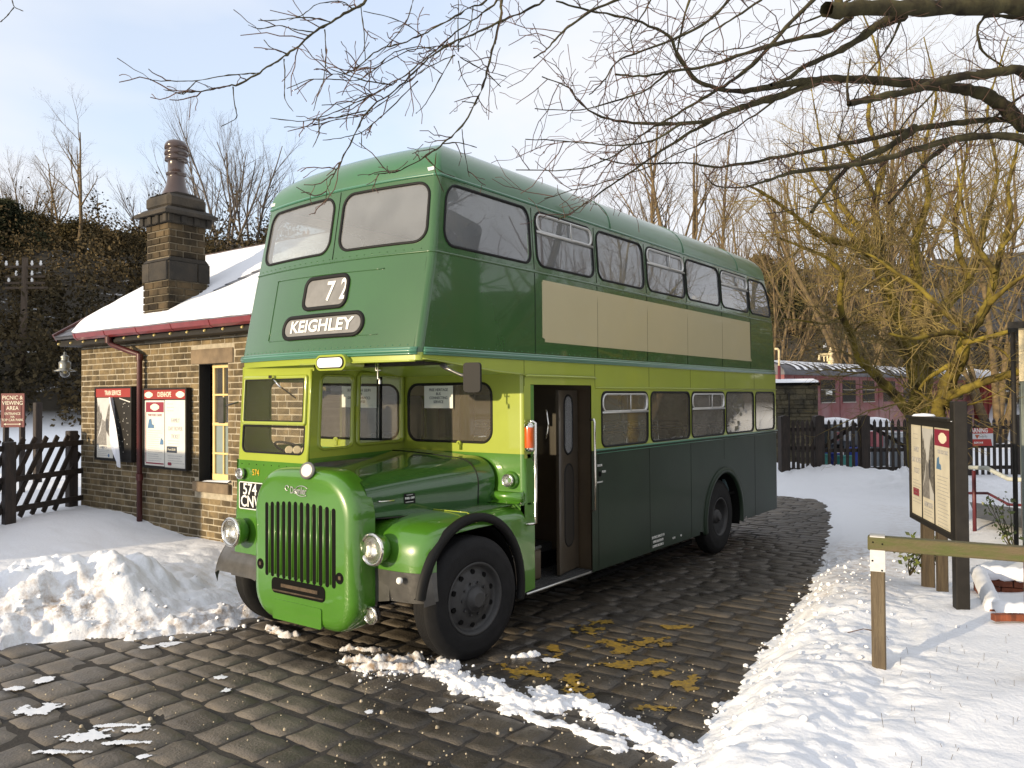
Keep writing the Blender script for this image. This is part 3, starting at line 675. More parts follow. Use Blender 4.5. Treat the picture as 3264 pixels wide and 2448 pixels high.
# nearside mirror
mb=MB(); mb.prism(rrect(-.078,.078,-.125,.125,.03),lambda u,v,t:(.357+t+u*.25,-.28-u*.97,2.50+v),-.01,.012); mi=B(mb,'wing_mirror',M_rub)
mb=MB(); mb.tube([(.33,.03,2.62),(.32,-.02,2.585),(.33,-.10,2.55),(.35,-.17,2.52),(.37,-.26,2.51)],[.03,.02,.012,.016,.012],8); build(mb,'mirror_arm',M_blk,mi)
mb=MB(); mb.prism(rrect(-.045,.045,-.13,.13,.02),lambda u,v,t:(-.14+t,2.53+u,2.22+v),-.01,.015); mi=B(mb,'wing_mirror',M_blk); mb=MB(); mb.tube([(-.02,2.42,2.30),(-.14,2.5,2.26)],.010,6); build(mb,'mirror_arm',M_blk,mi)
# --- bonnet
mb=MB(); G=[]
for i in range(17):
    s=i/16; x=.0+1.45*s; yl=.605-.245*s**1.4; yr_=1.345+.25*s; zt=1.675+.115*s; zb=1.285-.06*s; row=[]
    row.append((x,yl,zb)); row.append((x,yl,zb+.12)); rr=.27+.06*s; 
    fl=.03*max(0,(s-.85)/.15)
    for j in range(11):
        a=R_(180-90*j/10); e=2/2.3; c_,s_=math.cos(a),math.sin(a)
        row.append((x,yl+rr-rr*abs(c_)**e-fl,zt-.04-rr*.8+rr*.8*abs(s_)**e))
    for j in range(1,6): t=j/5; row.append((x,yl+rr+(yr_-yl-rr)*t,zt-.04+.04*math.sin(t*math.pi/2)))
    G.append(row)
mb.grid(G); B(mb,'bonnet',M_green,'long dark green engine bonnet')
mb=MB(); G2=[G[-3][k] for k in range(len(G[-3]))]; mb.tube([(p[0],p[1]-.001,p[2]+.001) for p in G2],.006,5); mb.tube([(-.0,.598,1.283),(1.38,.37,1.228)],.008,5)
B(mb,'bonnet_seam',M_rub)
mb=MB(); mb.tube([(.112,.595,1.425),(.13,.572,1.425),(.28,.565,1.418),(.30,.585,1.416)],.009,6); B(mb,'bonnet_handle',M_chr)
mb=MB(); mb.add([(.405,.560,1.375),(.535,.543,1.37),(.53,.543,1.462),(.40,.560,1.467)],[(0,1,2,3)]); pl=B(mb,'fuel_plate',M_rub)
dr=np.array([.13,-.017,0]); dr/=np.linalg.norm(dr)
text('FUEL OFF',.026,(.467,.549,1.422),dr,(0,0,1),M_cer,pl,bold=.0008); text('IN EMERGENCY',.010,(.467,.549,1.452),dr,(0,0,1),M_cer,pl); text('UNDER BONNET',.012,(.467,.549,1.388),dr,(0,0,1),M_cer,pl)
# --- radiator shell
YC=1.265
def shell_out(ins,n=10):
    a=.70-ins; z0=.31+ins; z1=1.655-ins; P=[]; rb=max(.05,.28-ins); rt=max(.05,.36-ins*.6)
    for j in range(n+1): t=R_(-90+90*j/n); P.append((a-rb+rb*math.cos(t),z0+rb+rb*math.sin(t)))
    P+= [(a+.0*k,z0+rb+(z1-rt-z0-rb)*k/6) for k in range(1,6)]
    for j in range(n+1): t=R_(90*j/n); P.append((a-rt+rt*math.cos(t),z1-rt+rt*math.sin(t)))
    for k in range(1,8): P.append(((a-rt)-2*(a-rt)*k/8,z1))
    for j in range(n+1): t=R_(90+90*j/n); P.append((-a+rt+rt*math.cos(t),z1-rt+rt*math.sin(t)))
    P+= [(-a,z1-rt-(z1-rt-z0-rb)*k/6) for k in range(1,6)]
    for j in range(n+1): t=R_(180+90*j/n); P.append((-a+rb+rb*math.cos(t),z0+rb+rb*math.sin(t)))
    arch=lambda y,z:(y,z+ (.055*(1-(y/.7)**2) if z>1.0 else -.02*(1-(y/.7)**2)*(z<.5)))
    return [arch(*p) for p in P]
mb=MB(); lev=[(.05,.0),(-.07,0),(-.125,.008),(-.160,.024),(-.183,.048),(-.196,.078),(-.20,.11)]
def dip(y,x): return x-.012*(1-(y/.7)**2)
Lr=[[(dip(y,x),YC+y,z) for y,z in shell_out(i_)] for x,i_ in lev]; k=len(Lr[0]); V=[p for l in Lr for p in l]
mb.add(V,[(i*k+j,i*k+(j+1)%k,(i+1)*k+(j+1)%k,(i+1)*k+j) for i in range(len(lev)-1) for j in range(k)],True)
P0=Lr[-1]; c0=(-.212,YC,1.0); Q=[[ (dip((p[1]-YC)*s,-.20),YC+(p[1]-YC)*s,1.0+(p[2]-1.0)*s) for p in P0] for s in (1,.75,.5,.25,.02)]; V=[p for l in Q for p in l]
mb.add(V,[(i*k+j,i*k+(j+1)%k,(i+1)*k+(j+1)%k,(i+1)*k+j) for i in range(4) for j in range(k)],True)
B(mb,'radiator_shell',M_green2,'bright green radiator shell')
def rf(y,z,t): return (dip(y-YC,-.20)-t,y,z)
mb=MB(); mbr=MB()
for i in range(12):
    y=1.722-.0835*i; zt=1.41-.035*((i-6)/6)**2; zb=.70+.0*i
    mb.prism(rrect(y-.0235,y+.0235,zb,zt,.023),lambda u,v,t:rf(u,v,t),.0015,-.01)
    if i<11: mbr.tube([rf(y-.04175,zb+.03,.004),rf(y-.04175,zt-.03,.001)],.010,8)
B(mb,'grille_slots',M_void,'twelve tall black slots'); B(mbr,'grille_bars',M_green2)
mb=MB(); mb.prism(rrect(.912,1.645,.560,.700,.05),lambda u,v,t:rf(u,v,t),.006,-.01)
for y in (.735,1.82): mb.lathe(rf(y,.795,.0015),(-1,0,0),[(.05,-.01),(.05,.0)],20)
B(mb,'starter_opening',M_void)
mb=MB(); mb.tube([rf(1.62,.585,.010),rf(.93,.590,.010)],.008,6); mb.bar(rf(1.5,.64,.008),rf(1.0,.64,.008),.01,.03); mb.obox(*rf(.725,.80,.006),.01,.03,.03); mb.obox(*rf(1.815,.80,.006),.01,.03,.03); B(mb,'towing_bar',mat('rusty_iron',(.10,.07,.045),rough=.7,var=.5,vs=20,metal=.4))
mb=MB(); mb.prism(rrect(.955,1.625,.325,.505,.02),lambda u,v,t:rf(u,v,t),.010,-.01); B(mb,'access_plate',M_green2)
mb=MB(); 
mb.tube([rf(YC+.150-.025*math.cos(t),1.525+.022*math.sin(t),.006) for t in np.linspace(0,5,12)],.005,5)
mb.tube([rf(YC-.055+.088*math.cos(t),1.509+.046*math.sin(t),.006) for t in np.linspace(-2.3,2.6,26)],.0045,5)
bd=B(mb,'radiator_badge',M_alu,'chrome script badge'); text('Daimler',.088,rf(YC-.005,1.508,.006),(0,-1,0),(0,0,1),M_alu,bd,bold=.001,sx=.78)
mb=MB(); mb.lathe((-.215,1.135,1.695),(-.93,-.25,.22),[(.035,-.09),(.05,-.03),(.070,-.010),(.078,0),(.075,.010),(.055,.016)],28); B(mb,'filler_cap',mat('dull_cap_metal',(.22,.215,.21),rough=.45,metal=.6),'round chrome filler cap')
# --- cab front fittings
lamp(bus,'headlight',(-.235,2.235,1.052),(-1,0,0),.136,.11,body=M_green2)
lamp(bus,'headlight',(-.075,.475,1.048),(-1,0,0),.136,.10,body=M_green2)
lamp(bus,'fog_lamp',(-.03,.535,.475),(-1,0,0),.074,.05); mb=MB(); mb.tube([(.03,.535,.48),(.12,.56,.62)],.012,6); B(mb,'fog_lamp_bracket',M_void)
lamp(bus,'side_lamp',(-.095,2.29,1.60),(-1,0,0),.052,.03)
mb=MB(); mb.prism(rrect(1.93,2.33,1.255,1.525,.02),lambda u,v,t:(xf(1.4)-t,u,v),.004,.012); npl=B(mb,'number_plate',M_rub); 
mb=MB(); ringframe(mb,lambda u,v,t:(xf(1.4)-.012+t,u,v),(1.935,2.325,1.26,1.52),.018,[(.004,.0),(.002,-.003),(-.004,-.003),(-.006,.0)],1); build(mb,'plate_border',M_cer,npl)
text('574',.155,(xf(1.4)-.013,2.155,1.448),(0,-1,0),(0,0,1),M_cer,npl,bold=.002,sx=.95,align='CENTER'); text('CNW',.155,(xf(1.4)-.013,2.12,1.330),(0,-1,0),(0,0,1),M_cer,npl,bold=.002,sx=.92)
text('574',.085,(xf(1.6)-.004,2.09,1.615),(0,-1,0),(0,0,1),M_gold,bus,name='fleet_number',sx=.85)
mb=MB()
for i in range(9): mb.lathe((xf(1.70),2.32-.115*i,1.695),(-1,0,0),[(.006,0),(.004,.004)],6)
B(mb,'rivets',M_void)
# --- nearside front wing
WX,WZ=.72,.545
prof=[(.075,.60),(.060,.70),(.05,.86),(.05,1.00),(.065,1.09),(.11,1.17),(.19,1.225),(.32,1.262),(.5,1.282),(.75,1.288),(1.1,1.285),(1.49,1.285)]
pr=np.array(prof); tn=np.gradient(pr,axis=0); tn/=np.linalg.norm(tn,axis=1)[:,None]; nr=np.stack([-tn[:,1],tn[:,0]],1)
ang=np.arange(len(pr))
ROW=[(.86,0),(.6,0),(.4,.0),(.28,.004),(.18,.014),(.10,.032),(.05,.055),(.015,.09),(.0,.125)]
def wingrow(y,i,tx=1.):
    # the outer front corner is rounded in plan as well
    return [(p[0]-n_[0]*i*(1.3 if p[1]<1.2 else 1),y,p[1]-n_[1]*i) for p,n_ in zip(pr,nr)]
G=[wingrow(y,i) for y,i in ROW]
zsplit=2 
mb=MB(); mb.grid([g[zsplit:] for g in G])
edge=[(p[0],p[2]) for p in G[-1]]
# side face down to the arch
def ray_poly(cx,cz,a,poly):
    best=None; c,s=math.cos(a),math.sin(a)
    for (x0,z0),(x1,z1) in zip(poly[:-1],poly[1:]):
        dx,dz=x1-x0,z1-z0; det=c*(-dz)+dx*s
        if abs(det)<1e-9: continue
        t=((x0-cx)*(-dz)+dx*(z0-cz))/det; q=(c*(z0-cz)-s*(x0-cx))/det
        if t>0 and -1e-6<=q<=1+1e-6 and (best is None or t<best): best=t
    return best
poly=edge+[(1.61,1.165),(1.61,.42)]
V=[]; n=64
RA=.69
for i in range(n+1):
    a=R_(-9+174*i/n); t=ray_poly(WX,WZ,a,poly) or RA
    t=max(t,RA); V+=[(WX+RA*math.cos(a),0,WZ+RA*math.sin(a)),(WX+t*math.cos(a),0,WZ+t*math.sin(a))]
mb.add(V,[(2*i,2*i+1,2*i+3,2*i+2) for i in range(n)],False)
for px_,pz_ in ((1.61,1.165),):
    a=math.atan2(pz_-WZ,px_-WX); kk=int((math.degrees(a)+9)/174*n); mb.add([V[2*kk+1],V[2*kk+3],(px_,0,pz_)],[(0,1,2)])
mb.add([(1.49,0,1.16),(1.61,0,1.16),(1.61,0,1.30),(1.49,0,1.30)],[(0,1,2,3)])
B(mb,'front_wing',M_green2,'rounded green nearside front wing')
mb=MB(); mb.grid([[tuple(np.array(q)+np.array([-.004,-.003,0])) for q in g[:zsplit+1]] for g in G])
mb.add([(.055,.0,.60),(.20,.0,.60),(.14,.0,.87),(.045,.0,.87)],[(0,1,2,3)])
mb.grid([[(.05,.86,.60),(.05,.86,.86)],[(.05,.62,.56),(.05,.62,.86)],[(.055,.40,.60),(.055,.40,.86)]])
B(mb,'wing_valance',M_blk,'scuffed black lower edge of the wing')
mb=MB()
for i in range(7): mb.bar((.80,.12+.055*i,1.291),(1.44,.10+.045*i,1.291),.012,.008)
B(mb,'wing_tread',M_green)
mb=MB(); mb.tube([(.745,y,1.293) for y in np.linspace(.1,.62,6)]+[(.745,.62,1.293)],.006,5); mb.tube([(.745,.1,1.290),(.745,.02,1.25),(.745,-.004,1.21)],.007,5); B(mb,'wing_bead',M_lime)
mb=MB(); annulus(mb,WX,WZ,.675,.752,-.018,.03,R_(-12),R_(170),48); B(mb,'front_wheel_arch',M_rub)
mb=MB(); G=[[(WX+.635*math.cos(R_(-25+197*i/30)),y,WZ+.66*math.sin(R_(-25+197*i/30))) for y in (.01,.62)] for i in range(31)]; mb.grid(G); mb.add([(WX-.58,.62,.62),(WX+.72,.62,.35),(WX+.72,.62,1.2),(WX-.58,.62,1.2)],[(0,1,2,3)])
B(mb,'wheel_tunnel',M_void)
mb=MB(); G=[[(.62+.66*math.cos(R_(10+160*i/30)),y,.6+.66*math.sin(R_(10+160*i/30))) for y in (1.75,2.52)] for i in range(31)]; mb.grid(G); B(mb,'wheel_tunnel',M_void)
mb=MB(); mb.lathe((.02,.235,.80),(-1,0,0),[(.028,0),(.03,.02),(.02,.03)],14); B(mb,'wing_marker_lamp',M_cer)
# offside mudguard sweeping down in front of the offside wheel
mb=MB(); G=[]
for i in range(15):
    a=R_(176-100*i/14); R=.73
    x,z=.56+R*math.cos(a)*1.0,.60+R*.74*math.sin(a)
    G.append([(x,y,z-(.03 if k in (0,5) else 0)) for k,y in enumerate((1.95,2.1,2.3,2.45,2.55,2.60))])
mb.grid(G); G=[[(g[-1][0],2.60,g[-1][2]),(g[-1][0]+.02,2.59,g[-1][2]-.09)] for g in G]; mb.grid(G)
G=[[(xf(.82)-.01,y,.60),(xf(.82)-.01,y,.83)] for y in (1.95,2.3,2.42)]; mb.grid(G)
B(mb,'offside_mudguard',M_blk,'black mudguard round the offside front wheel')
# --- wheels
def wheel(cx,cz,yo,wd,steer,r=.545,dish='out'):
    piv=np.array([cx,yo+wd/2*(1 if yo<1.2 else -1),cz]); Rm=rot_z(-steer); sg=-1 if yo<1.2 else 1
    def tf(mb):
        for i,v in enumerate(mb.v): mb.v[i]=(v-piv)@Rm.T+piv
        return mb
    ax=(0,sg,0); o=np.array([cx,yo,cz])
    h=wd; mb=MB()
    pr=[(.265,-h+.02),(.30,-h),(.40,-h-.0),(.475,-h+.015),(r-.02,-h+.035),(r-.004,-h+.06)]
    mid=[]; k=6
    for i in range(k+1):
        q=-h+.07+(h-.14)*i/k; mid+= [(r,q),(r-.012,q+.004),(r-.012,q+.010),(r,q+.014)] if i<k else [(r,q)]
    pr=pr+mid+[(r-.004,-.06),(r-.02,-.035),(.475,-.015),(.455,-.004),(.44,-.006),(.40,.0),(.36,-.002),(.326,-.010),(.308,-.03)] if dish=='out' else pr+mid+[(r-.004,-.06),(r-.02,-.035),(.475,-.015),(.455,-.004),(.44,-.006),(.40,.0),(.33,-.002),(.285,-.012),(.268,-.03)]
    mb.lathe(o,ax,pr,56,cap0=False,cap1=False); t=B(tf(mb),'wheel',M_tyre)
    mb=MB()
    if dish=='out': rp=[(.30,-.05),(.325,-.012),(.318,-.004),(.300,-.012),(.288,-.05),(.272,-.075),(.235,-.055),(.18,-.035),(.125,-.035),(.115,-.01),(.112,.0)]
    else: rp=[(.262,-.05),(.285,-.012),(.278,-.004),(.262,-.012),(.250,-.06),(.24,-.16),(.20,-.19),(.12,-.19),(.11,-.10),(.10,-.05),(.075,-.04)]
    mb.lathe(o,ax,rp,48,cap0=False,cap1=True); rim=build(tf(mb),'rim',M_wheel,t)
    mb=MB(); hr=.232 if dish=='out' else .20; hd=-.053 if dish=='out' else -.186
    for i in range(10):
        a=2*math.pi*i/10+.3; c=o+np.array([hr*math.cos(a),sg*hd,hr*math.sin(a)]); mb.lathe(c,ax,[(.024,-.02),(.024,.006)],12)
    build(tf(mb),'rim_holes',M_void,t)
    mb=MB(); 
    if dish=='out': mb.lathe(o,ax,[(.112,-.03),(.108,.0),(.085,.012),(.078,.03),(.06,.04)],28)
    else: mb.lathe(o,ax,[(.08,-.19),(.075,-.03),(.05,-.01)],24)
    for i in range(10):
        a=2*math.pi*i/10; c=o+np.array([.145*math.cos(a),sg*(-.035 if dish=='out' else -.185),.145*math.sin(a)]); mb.lathe(c,ax,[(.012,0),(.012,.02)],6)
    build(tf(mb),'hub',M_wheel,t)
    return t
wheel(WX,.545,-.035,.27,R_(8)); wheel(.60,.545,2.60,.27,R_(9))
wheel(ARX,.545,.06,.25,0,dish='in'); wheel(ARX,.545,W-.06,.25,0,dish='in')
mb=MB(); mb.tube([(.7,.2,.5),(.7,2.4,.5)],.06,10); mb.tube([(ARX,.2,.55),(ARX,2.2,.55)],.09,10); mb.box(.25,.9,.95,1.6,.45,.9); B(mb,'axles',M_void)
# --- doorway
M_brown=mat('varnished_panel',(.06,.042,.024),rough=.4,coat=.3,var=.2,vs=4)
M_step=mat('platform_lino',(.05,.05,.05),rough=.5,var=.3,vs=20)
mb=MB(); mb.box(1.58,2.78,.01,.55,.40,.43); mb.box(1.58,2.78,.55,1.1,.66,.69); mb.box(1.58,2.78,.545,.56,.43,.69); mb.box(1.52,3.0,.95,W-.1,.83,.86)
for i in range(9): mb.box(1.60,2.76,.04+.055*i,.06+.055*i,.43,.436)
B(mb,'entrance_step',M_step)
mb=MB(); mb.tube([(1.50,-.01,.425),(2.70,-.01,.425)],.012,6); mb.tube([(1.60,.20,.755),(2.10,.24,.765)],.018,7); B(mb,'step_edging',M_alu)
mb=MB(); mb.box(1.58,2.1,.22,.60,.43,.75,c=.02); mb.box(2.80,2.84,.04,.95,.43,2.5); B(mb,'entrance_panel',M_brown)
mb=MB(); mb.box(1.54,1.56,.30,1.15,.86,1.80); mb.box(2.86,2.88,1.75,W-.1,.9,2.5); B(mb,'stair_panel',M_brown)
mb=MB(); mb.prism(rrect(.10,.60,0,1,.0001),lambda u,v,t:(2.18+u*1.0,.10+u*.15+t,.45+v*1.95),0,.035)
dl=B(mb,'folded_door',mat('door_brown',(.055,.042,.028),rough=.4,coat=.3,var=.2,vs=6))
dfn=lambda u,v,t:(2.18+u,.10+u*.15+t,v)
mb=MB(); ringframe(mb,dfn,(.24,.44,1.72,2.34),.0995,[(.02,.0),(.016,-.012),(-.0,-.012),(-.006,.0)],2); build(mb,'seal',M_rub,dl)
mb=MB(); pane(mb,lambda u,v,t:dfn(u,v,t-.004),(.24,.44,1.72,2.34),.0995,.0,2); build(mb,'pane',M_glassU,dl)
mb=MB(); ringframe(mb,dfn,(.24,.46,.72,1.60),.109,[(.012,.0),(.008,-.008),(-.006,-.008),(-.010,.0)],2); build(mb,'door_moulding',M_rub,dl)
mb=MB(); pane(mb,lambda u,v,t:dfn(u,v,t-.004),(.24,.46,.72,1.60),.109,.0,2); build(mb,'kick_panel',M_dark,dl)
mb=MB(); cell(mb,lambda u,v,t:(1.78+u,1.15+t,v),0,.95,.87,2.55,hole=(.10,.80,1.75,2.36),r=.09,n=1); B(mb,'inner_partition',mat('partition_brown',(.20,.145,.075),rough=.4,coat=.3))
mb=MB(); mb.tube([(1.54,-.01,2.095),(1.545,-.06,2.095),(1.565,-.08,2.08),(1.565,-.08,1.11),(1.555,-.05,1.10),(1.50,.0,1.10)],.015,8); B(mb,'grab_pole',M_chr)
mb=MB(); mb.tube([(1.575,-.07,1.83),(1.64,.0,1.72),(1.72,.06,1.62),(1.73,.06,.86)],.013,8); B(mb,'grab_pole',M_chr)
mb=MB(); mb.tube([(2.73,0,2.08),(2.73,-.05,2.08),(2.735,-.055,2.05),(2.735,-.055,1.10),(2.735,0,1.08)],.014,8); B(mb,'grab_pole',M_chr)
mb=MB()
for z in (2.05,1.90,1.85): mb.tube([(1.95,1.0,z-.15),(2.7,1.0,z-.15)],.016,7)
mb.tube([(2.05,.12,2.2),(2.06,.10,2.05),(2.03,.11,1.9)],.01,6)
B(mb,'luggage_rail',M_chr)
mb=MB(); mb.lathe((1.508,-.045,1.835),(0,0,1),[(.042,0),(.045,.02),(.045,.19),(.042,.21)],20); am=B(mb,'trafficator',M_amber,'amber indicator lamp with chrome ends')
mb=MB(); mb.lathe((1.508,-.045,2.04),(0,0,1),[(.047,0),(.044,.025),(.025,.045),(.005,.05)],20); mb.lathe((1.508,-.045,1.84),(0,0,-1),[(.047,0),(.044,.025),(.025,.04)],20); mb.box(1.49,1.53,-.05,.0,2.04,2.07); build(mb,'chrome_cap',M_chr,am)
# small legal lettering on the side
for i,s in enumerate(('SEATING CAPACITY 70','UPPER SALOON 39','LOWER SALOON 31')): text(s,.045,(4.36,-.0025,.575-.055*i),(1,0,0),(0,0,1),M_cer,bus,name='side_lettering',sx=.75)
text('U.W.',.04,(4.82,-.0025,.49),(1,0,0),(0,0,1),M_cer,bus,name='side_lettering'); text('40',.04,(5.03,-.0025,.49),(1,0,0),(0,0,1),M_cer,bus,name='side_lettering')
text('DOOR',.035,(2.93,-.0025,1.565),(1,0,0),(0,0,1),M_cer,bus,name='side_lettering'); text('PUSH',.035,(3.02,-.0025,1.49),(1,0,0),(0,0,1),M_cer,bus,name='side_lettering'); text('EMERGENCY',.022,(2.93,-.0025,1.38),(1,0,0),(0,0,1),M_cer,bus,name='side_lettering')
mb=MB(); mb.lathe((2.93,-.001,1.47),(0,-1,0),[(.03,0),(.028,.006)],14); B(mb,'door_button',M_void)

# rivet rows and tiny screws along the mouldings
def rivrow(name,fn,us,zs,m=M_green,r=.006):
    mb=MB()
    for u,z in zip(us,zs):
        p=np.array(fn(u,z,-.001)); q=np.array(fn(u,z,-.006)); mb.lathe(p,q-p,[(r,0),(r*.6,.004)],5)
    o=B(mb,name,m); o['kind']='stuff'
rivrow('rivet_row',front,np.linspace(.12,2.30,26),[3.605]*26); rivrow('rivet_row',front,np.linspace(.12,2.30,30),[2.775]*30,M_teal)
rivrow('rivet_row',sideN,np.linspace(.2,8.6,64),[3.60]*64); rivrow('rivet_row',sideN,np.linspace(.15,8.7,80),[2.775]*80,M_teal,.005)
rivrow('rivet_row',sideN,[.06]*18,np.linspace(2.8,3.55,18)); rivrow('rivet_row',fN,np.linspace(2.9,8.7,60),[1.715]*60,M_low,.005)
# ============================================================ GROUND, ROAD, SNOW
rng=np.random.default_rng(7)
def snowmat():
    m,n,l,b=nmat('snow'); b.inputs['Roughness'].default_value=.75; b.inputs['Base Color'].default_value=(.80,.82,.865,1)
    b.inputs['Subsurface Weight'].default_value=.0
    tc=n.new('ShaderNodeTexCoord'); at_=n.new('ShaderNodeAttribute'); at_.attribute_name='dirt'
    nz=n.new('ShaderNodeTexNoise'); nz.inputs['Scale'].default_value=9; nz.inputs['Detail'].default_value=7; nz.inputs['Roughness'].default_value=.7; l.new(tc.outputs['Object'],nz.inputs[0])
    mr=n.new('ShaderNodeMapRange'); mr.inputs['From Min'].default_value=.42; mr.inputs['From Max'].default_value=.68; l.new(nz.outputs[0],mr.inputs[0])
    mu=n.new('ShaderNodeMath'); mu.operation='MULTIPLY'; l.new(mr.outputs[0],mu.inputs[0]); l.new(at_.outputs['Fac'],mu.inputs[1]); mu.use_clamp=True
    mx=n.new('ShaderNodeMix'); mx.data_type='RGBA'; mx.inputs[6].default_value=(.80,.82,.865,1); mx.inputs[7].default_value=(.30,.215,.14,1); l.new(mu.outputs[0],mx.inputs[0]); l.new(mx.outputs[2],b.inputs['Base Color'])
    nb=n.new('ShaderNodeTexNoise'); nb.inputs['Scale'].default_value=28; nb.inputs['Detail'].default_value=6; l.new(tc.outputs['Object'],nb.inputs[0])
    n3=n.new('ShaderNodeTexNoise'); n3.inputs['Scale'].default_value=160; n3.inputs['Detail'].default_value=2; l.new(tc.outputs['Object'],n3.inputs[0])
    bp=n.new('ShaderNodeBump'); bp.inputs['Distance'].default_value=.012; bp.inputs['Strength'].default_value=.6; l.new(nb.outputs[0],bp.inputs['Height'])
    b2=n.new('ShaderNodeBump'); b2.inputs['Distance'].default_value=.002; b2.inputs['Strength'].default_value=.6; l.new(n3.outputs[0],b2.inputs['Height']); l.new(bp.outputs[0],b2.inputs['Normal']); l.new(b2.outputs[0],b.inputs['Normal'])
    return m
M_snow=snowmat()
M_snowp=mat('clean_snow',(.80,.82,.865),rough=.75,bump=.4,bs=14)
XL=[-30,-3,-1.6,-1.18,-.9,-.6,-.2,.3,1.5,8,14.6,40]; YL=[4.6,3.98,3.87,3.85,3.4,2.95,2.72,2.66,2.9,2.9,2.9,2.9]
XR=[-30,-3,-.6,-.21,.33,.92,1.94,3.37,5.12,7.27,10.38,12.9,14.6,14.9,40]; YR=[-3.2,-2.62,-2.42,-2.30,-2.24,-2.21,-2.05,-1.87,-1.6,-1.2,-.44,.3,1.2,4,4]
def snow_h(x,y):
    wob=.10*(fbm(x*2.2,y*2.2,4,3)-.5)*2+.05*(fbm(x*7,y*7,3,9)-.5)*2
    yl=np.interp(x,XL,YL); yr=np.interp(x,XR,YR)
    sl=y-yl+wob; sr=yr-y+wob
    bil=lambda k,sd,o:sum(np.abs(2*vnoise(x*k*2**i+i*7.7,y*k*2**i+i*3.1,sd+i)-1)*.5**i for i in range(o))/sum(.5**i for i in range(o))
    lump=bil(2.6,21,2)-.42; fine=bil(7.,31,2)-.42; fine2=bil(17.,41,2)-.42
    # left field
    base=.06+.30*sstep(.1,2.2,sl)+.20*sstep(3.0,5.0,y-3.2)*sstep(-1.5,1.,x)
    ax,ay,bx,by=-2.9,5.55,-.42,4.12; tt=np.clip(((x-ax)*(bx-ax)+(y-ay)*(by-ay))/((bx-ax)**2+(by-ay)**2),0,1); dd=np.hypot(x-ax-tt*(bx-ax),y-ay-tt*(by-ay))
    heap=.46*np.exp(-(dd/.60)**2)*(1+.40*lump+.10*fine+.03*fine2)*(1-.12*tt)
    rough=np.exp(-((y-yl-.8)/1.0)**2)
    # slush ridges running along the road edge to the offside wheel
    rid=np.zeros_like(x)
    for (x0,y0,x1,y1,h,w) in ((-1.5,4.0,-.35,3.15,.09,.07),(-1.0,3.75,.45,3.15,.16,.13),(-.3,3.1,.5,2.9,.15,.09),(-.75,3.15,.2,2.78,.08,.06)):
        t=np.clip(((x-x0)*(x1-x0)+(y-y0)*(y1-y0))/((x1-x0)**2+(y1-y0)**2),0,1); d=np.hypot(x-x0-t*(x1-x0),y-y0-t*(y1-y0)); rid=rid+h*np.exp(-(d/w)**2)*(1+.7*fine)
    Lh=np.where(sl>0,base*sstep(0,.35,sl)+heap+rough*(.08*lump+.05*fine+.02*fine2)+.006*fine2+.03*lump,-.12)
    Lh=np.maximum(Lh, rid-.035+.02*fine)
    # right bank along the road, smooth field behind, trodden path farther on
    near=1-sstep(4.2,6.2,x)
    bank=.20*sstep(0,.45,sr)+.10*np.exp(-((sr-.75)/.45)**2)
    rr=np.exp(-((sr-.7)/.85)**2)
    fieldh=.27+.05*sstep(1.2,3.5,sr)+.035*np.exp(-(((x-.3)*.55+(y+3.4))/.22)**2)*sstep(-1,1.5,x)+.05*(fbm(x*.7,y*1.1,2,77)-.5)
    path=.07+.015*lump+.12*sstep(1.9,2.9,sr)
    Rn=np.where(sr<1.3,bank*(1-sstep(.9,1.3,sr))+fieldh*sstep(.9,1.3,sr),fieldh)+near*rr*(.055*lump+.045*fine+.022*fine2)
    Rf=path*sstep(0,.25,sr)
    Rh=np.where(sr>0,(Rn*near+Rf*(1-near))*sstep(-.02,.12,sr),-.12)
    far=sstep(13.6,15.2,x-.25*(y-1)); d2=np.hypot((x-15.9)/1.1,(y-1.6)/2.9)
    heap2=.30*np.exp(-d2**2)*(1+.25*lump+.35*fine)+.30*np.exp(-(np.hypot((x-15.)/.9,(y+1.4)/1.0))**2)*(1+.8*fine)
    Rh=np.where(x>13.2,np.maximum(Rh,np.where(far>.02,.30*far+heap2+.03*fine,Rh)),Rh)
    H=np.maximum(Lh,Rh)
    # hollow of the brick planter
    return H
def dirt(x,y,h):
    yl=np.interp(x,XL,YL); yr=np.interp(x,XR,YR)
    a=np.exp(-((y-yl-.25)/.30)**2)*1.2*(np.interp(x,[-2,-.8,.6],[.45,.8,1.])) + .9*np.exp(-(((x+.75)/.35)**2+((y-3.95)/.22)**2))
    sr=yr-y
    b=np.where((sr>-.3)&(x>3.2)&(x<8.5)&(y<0),np.exp(-((sr-.55)/.6)**2)*np.interp(x,[3.2,4.6,7.5,8.5],[0,.75,.75,0]),0)
    c=.22*np.exp(-((sr-1.3)/.5)**2)*(x>6)*(x<13)*(y<1)
    return np.clip(a+b+c,0,1.2)
def hf(name,xs,ys,keep=-.045,**k):
    X,Y=np.meshgrid(xs,ys,indexing='ij'); H=snow_h(X,Y); nx,ny=X.shape
    V=np.stack([X,Y,np.maximum(H,-.10)],-1).reshape(-1,3)
    I=np.arange(nx*ny).reshape(nx,ny); F=np.stack([I[:-1,:-1],I[1:,:-1],I[1:,1:],I[:-1,1:]],-1).reshape(-1,4)
    Hf=H.reshape(-1); F=F[(Hf[F]>keep).any(1)]
    used=np.zeros(len(V),bool); used[F.ravel()]=True; mp=np.cumsum(used)-1; V2=V[used]; F=mp[F]
    o=fastmesh(name,V2,F,M_snow,smooth=True,**k)
    at_=o.data.attributes.new('dirt','FLOAT','POINT'); at_.data.foreach_set('value',dirt(V2[:,0],V2[:,1],V2[:,2]).astype(np.float32))
    return o
def axis(*seg):
    o=[]
    for a,b,s in seg: o+=list(np.arange(a,b-1e-6,s))
    return np.array(o+[seg[-1][1]])
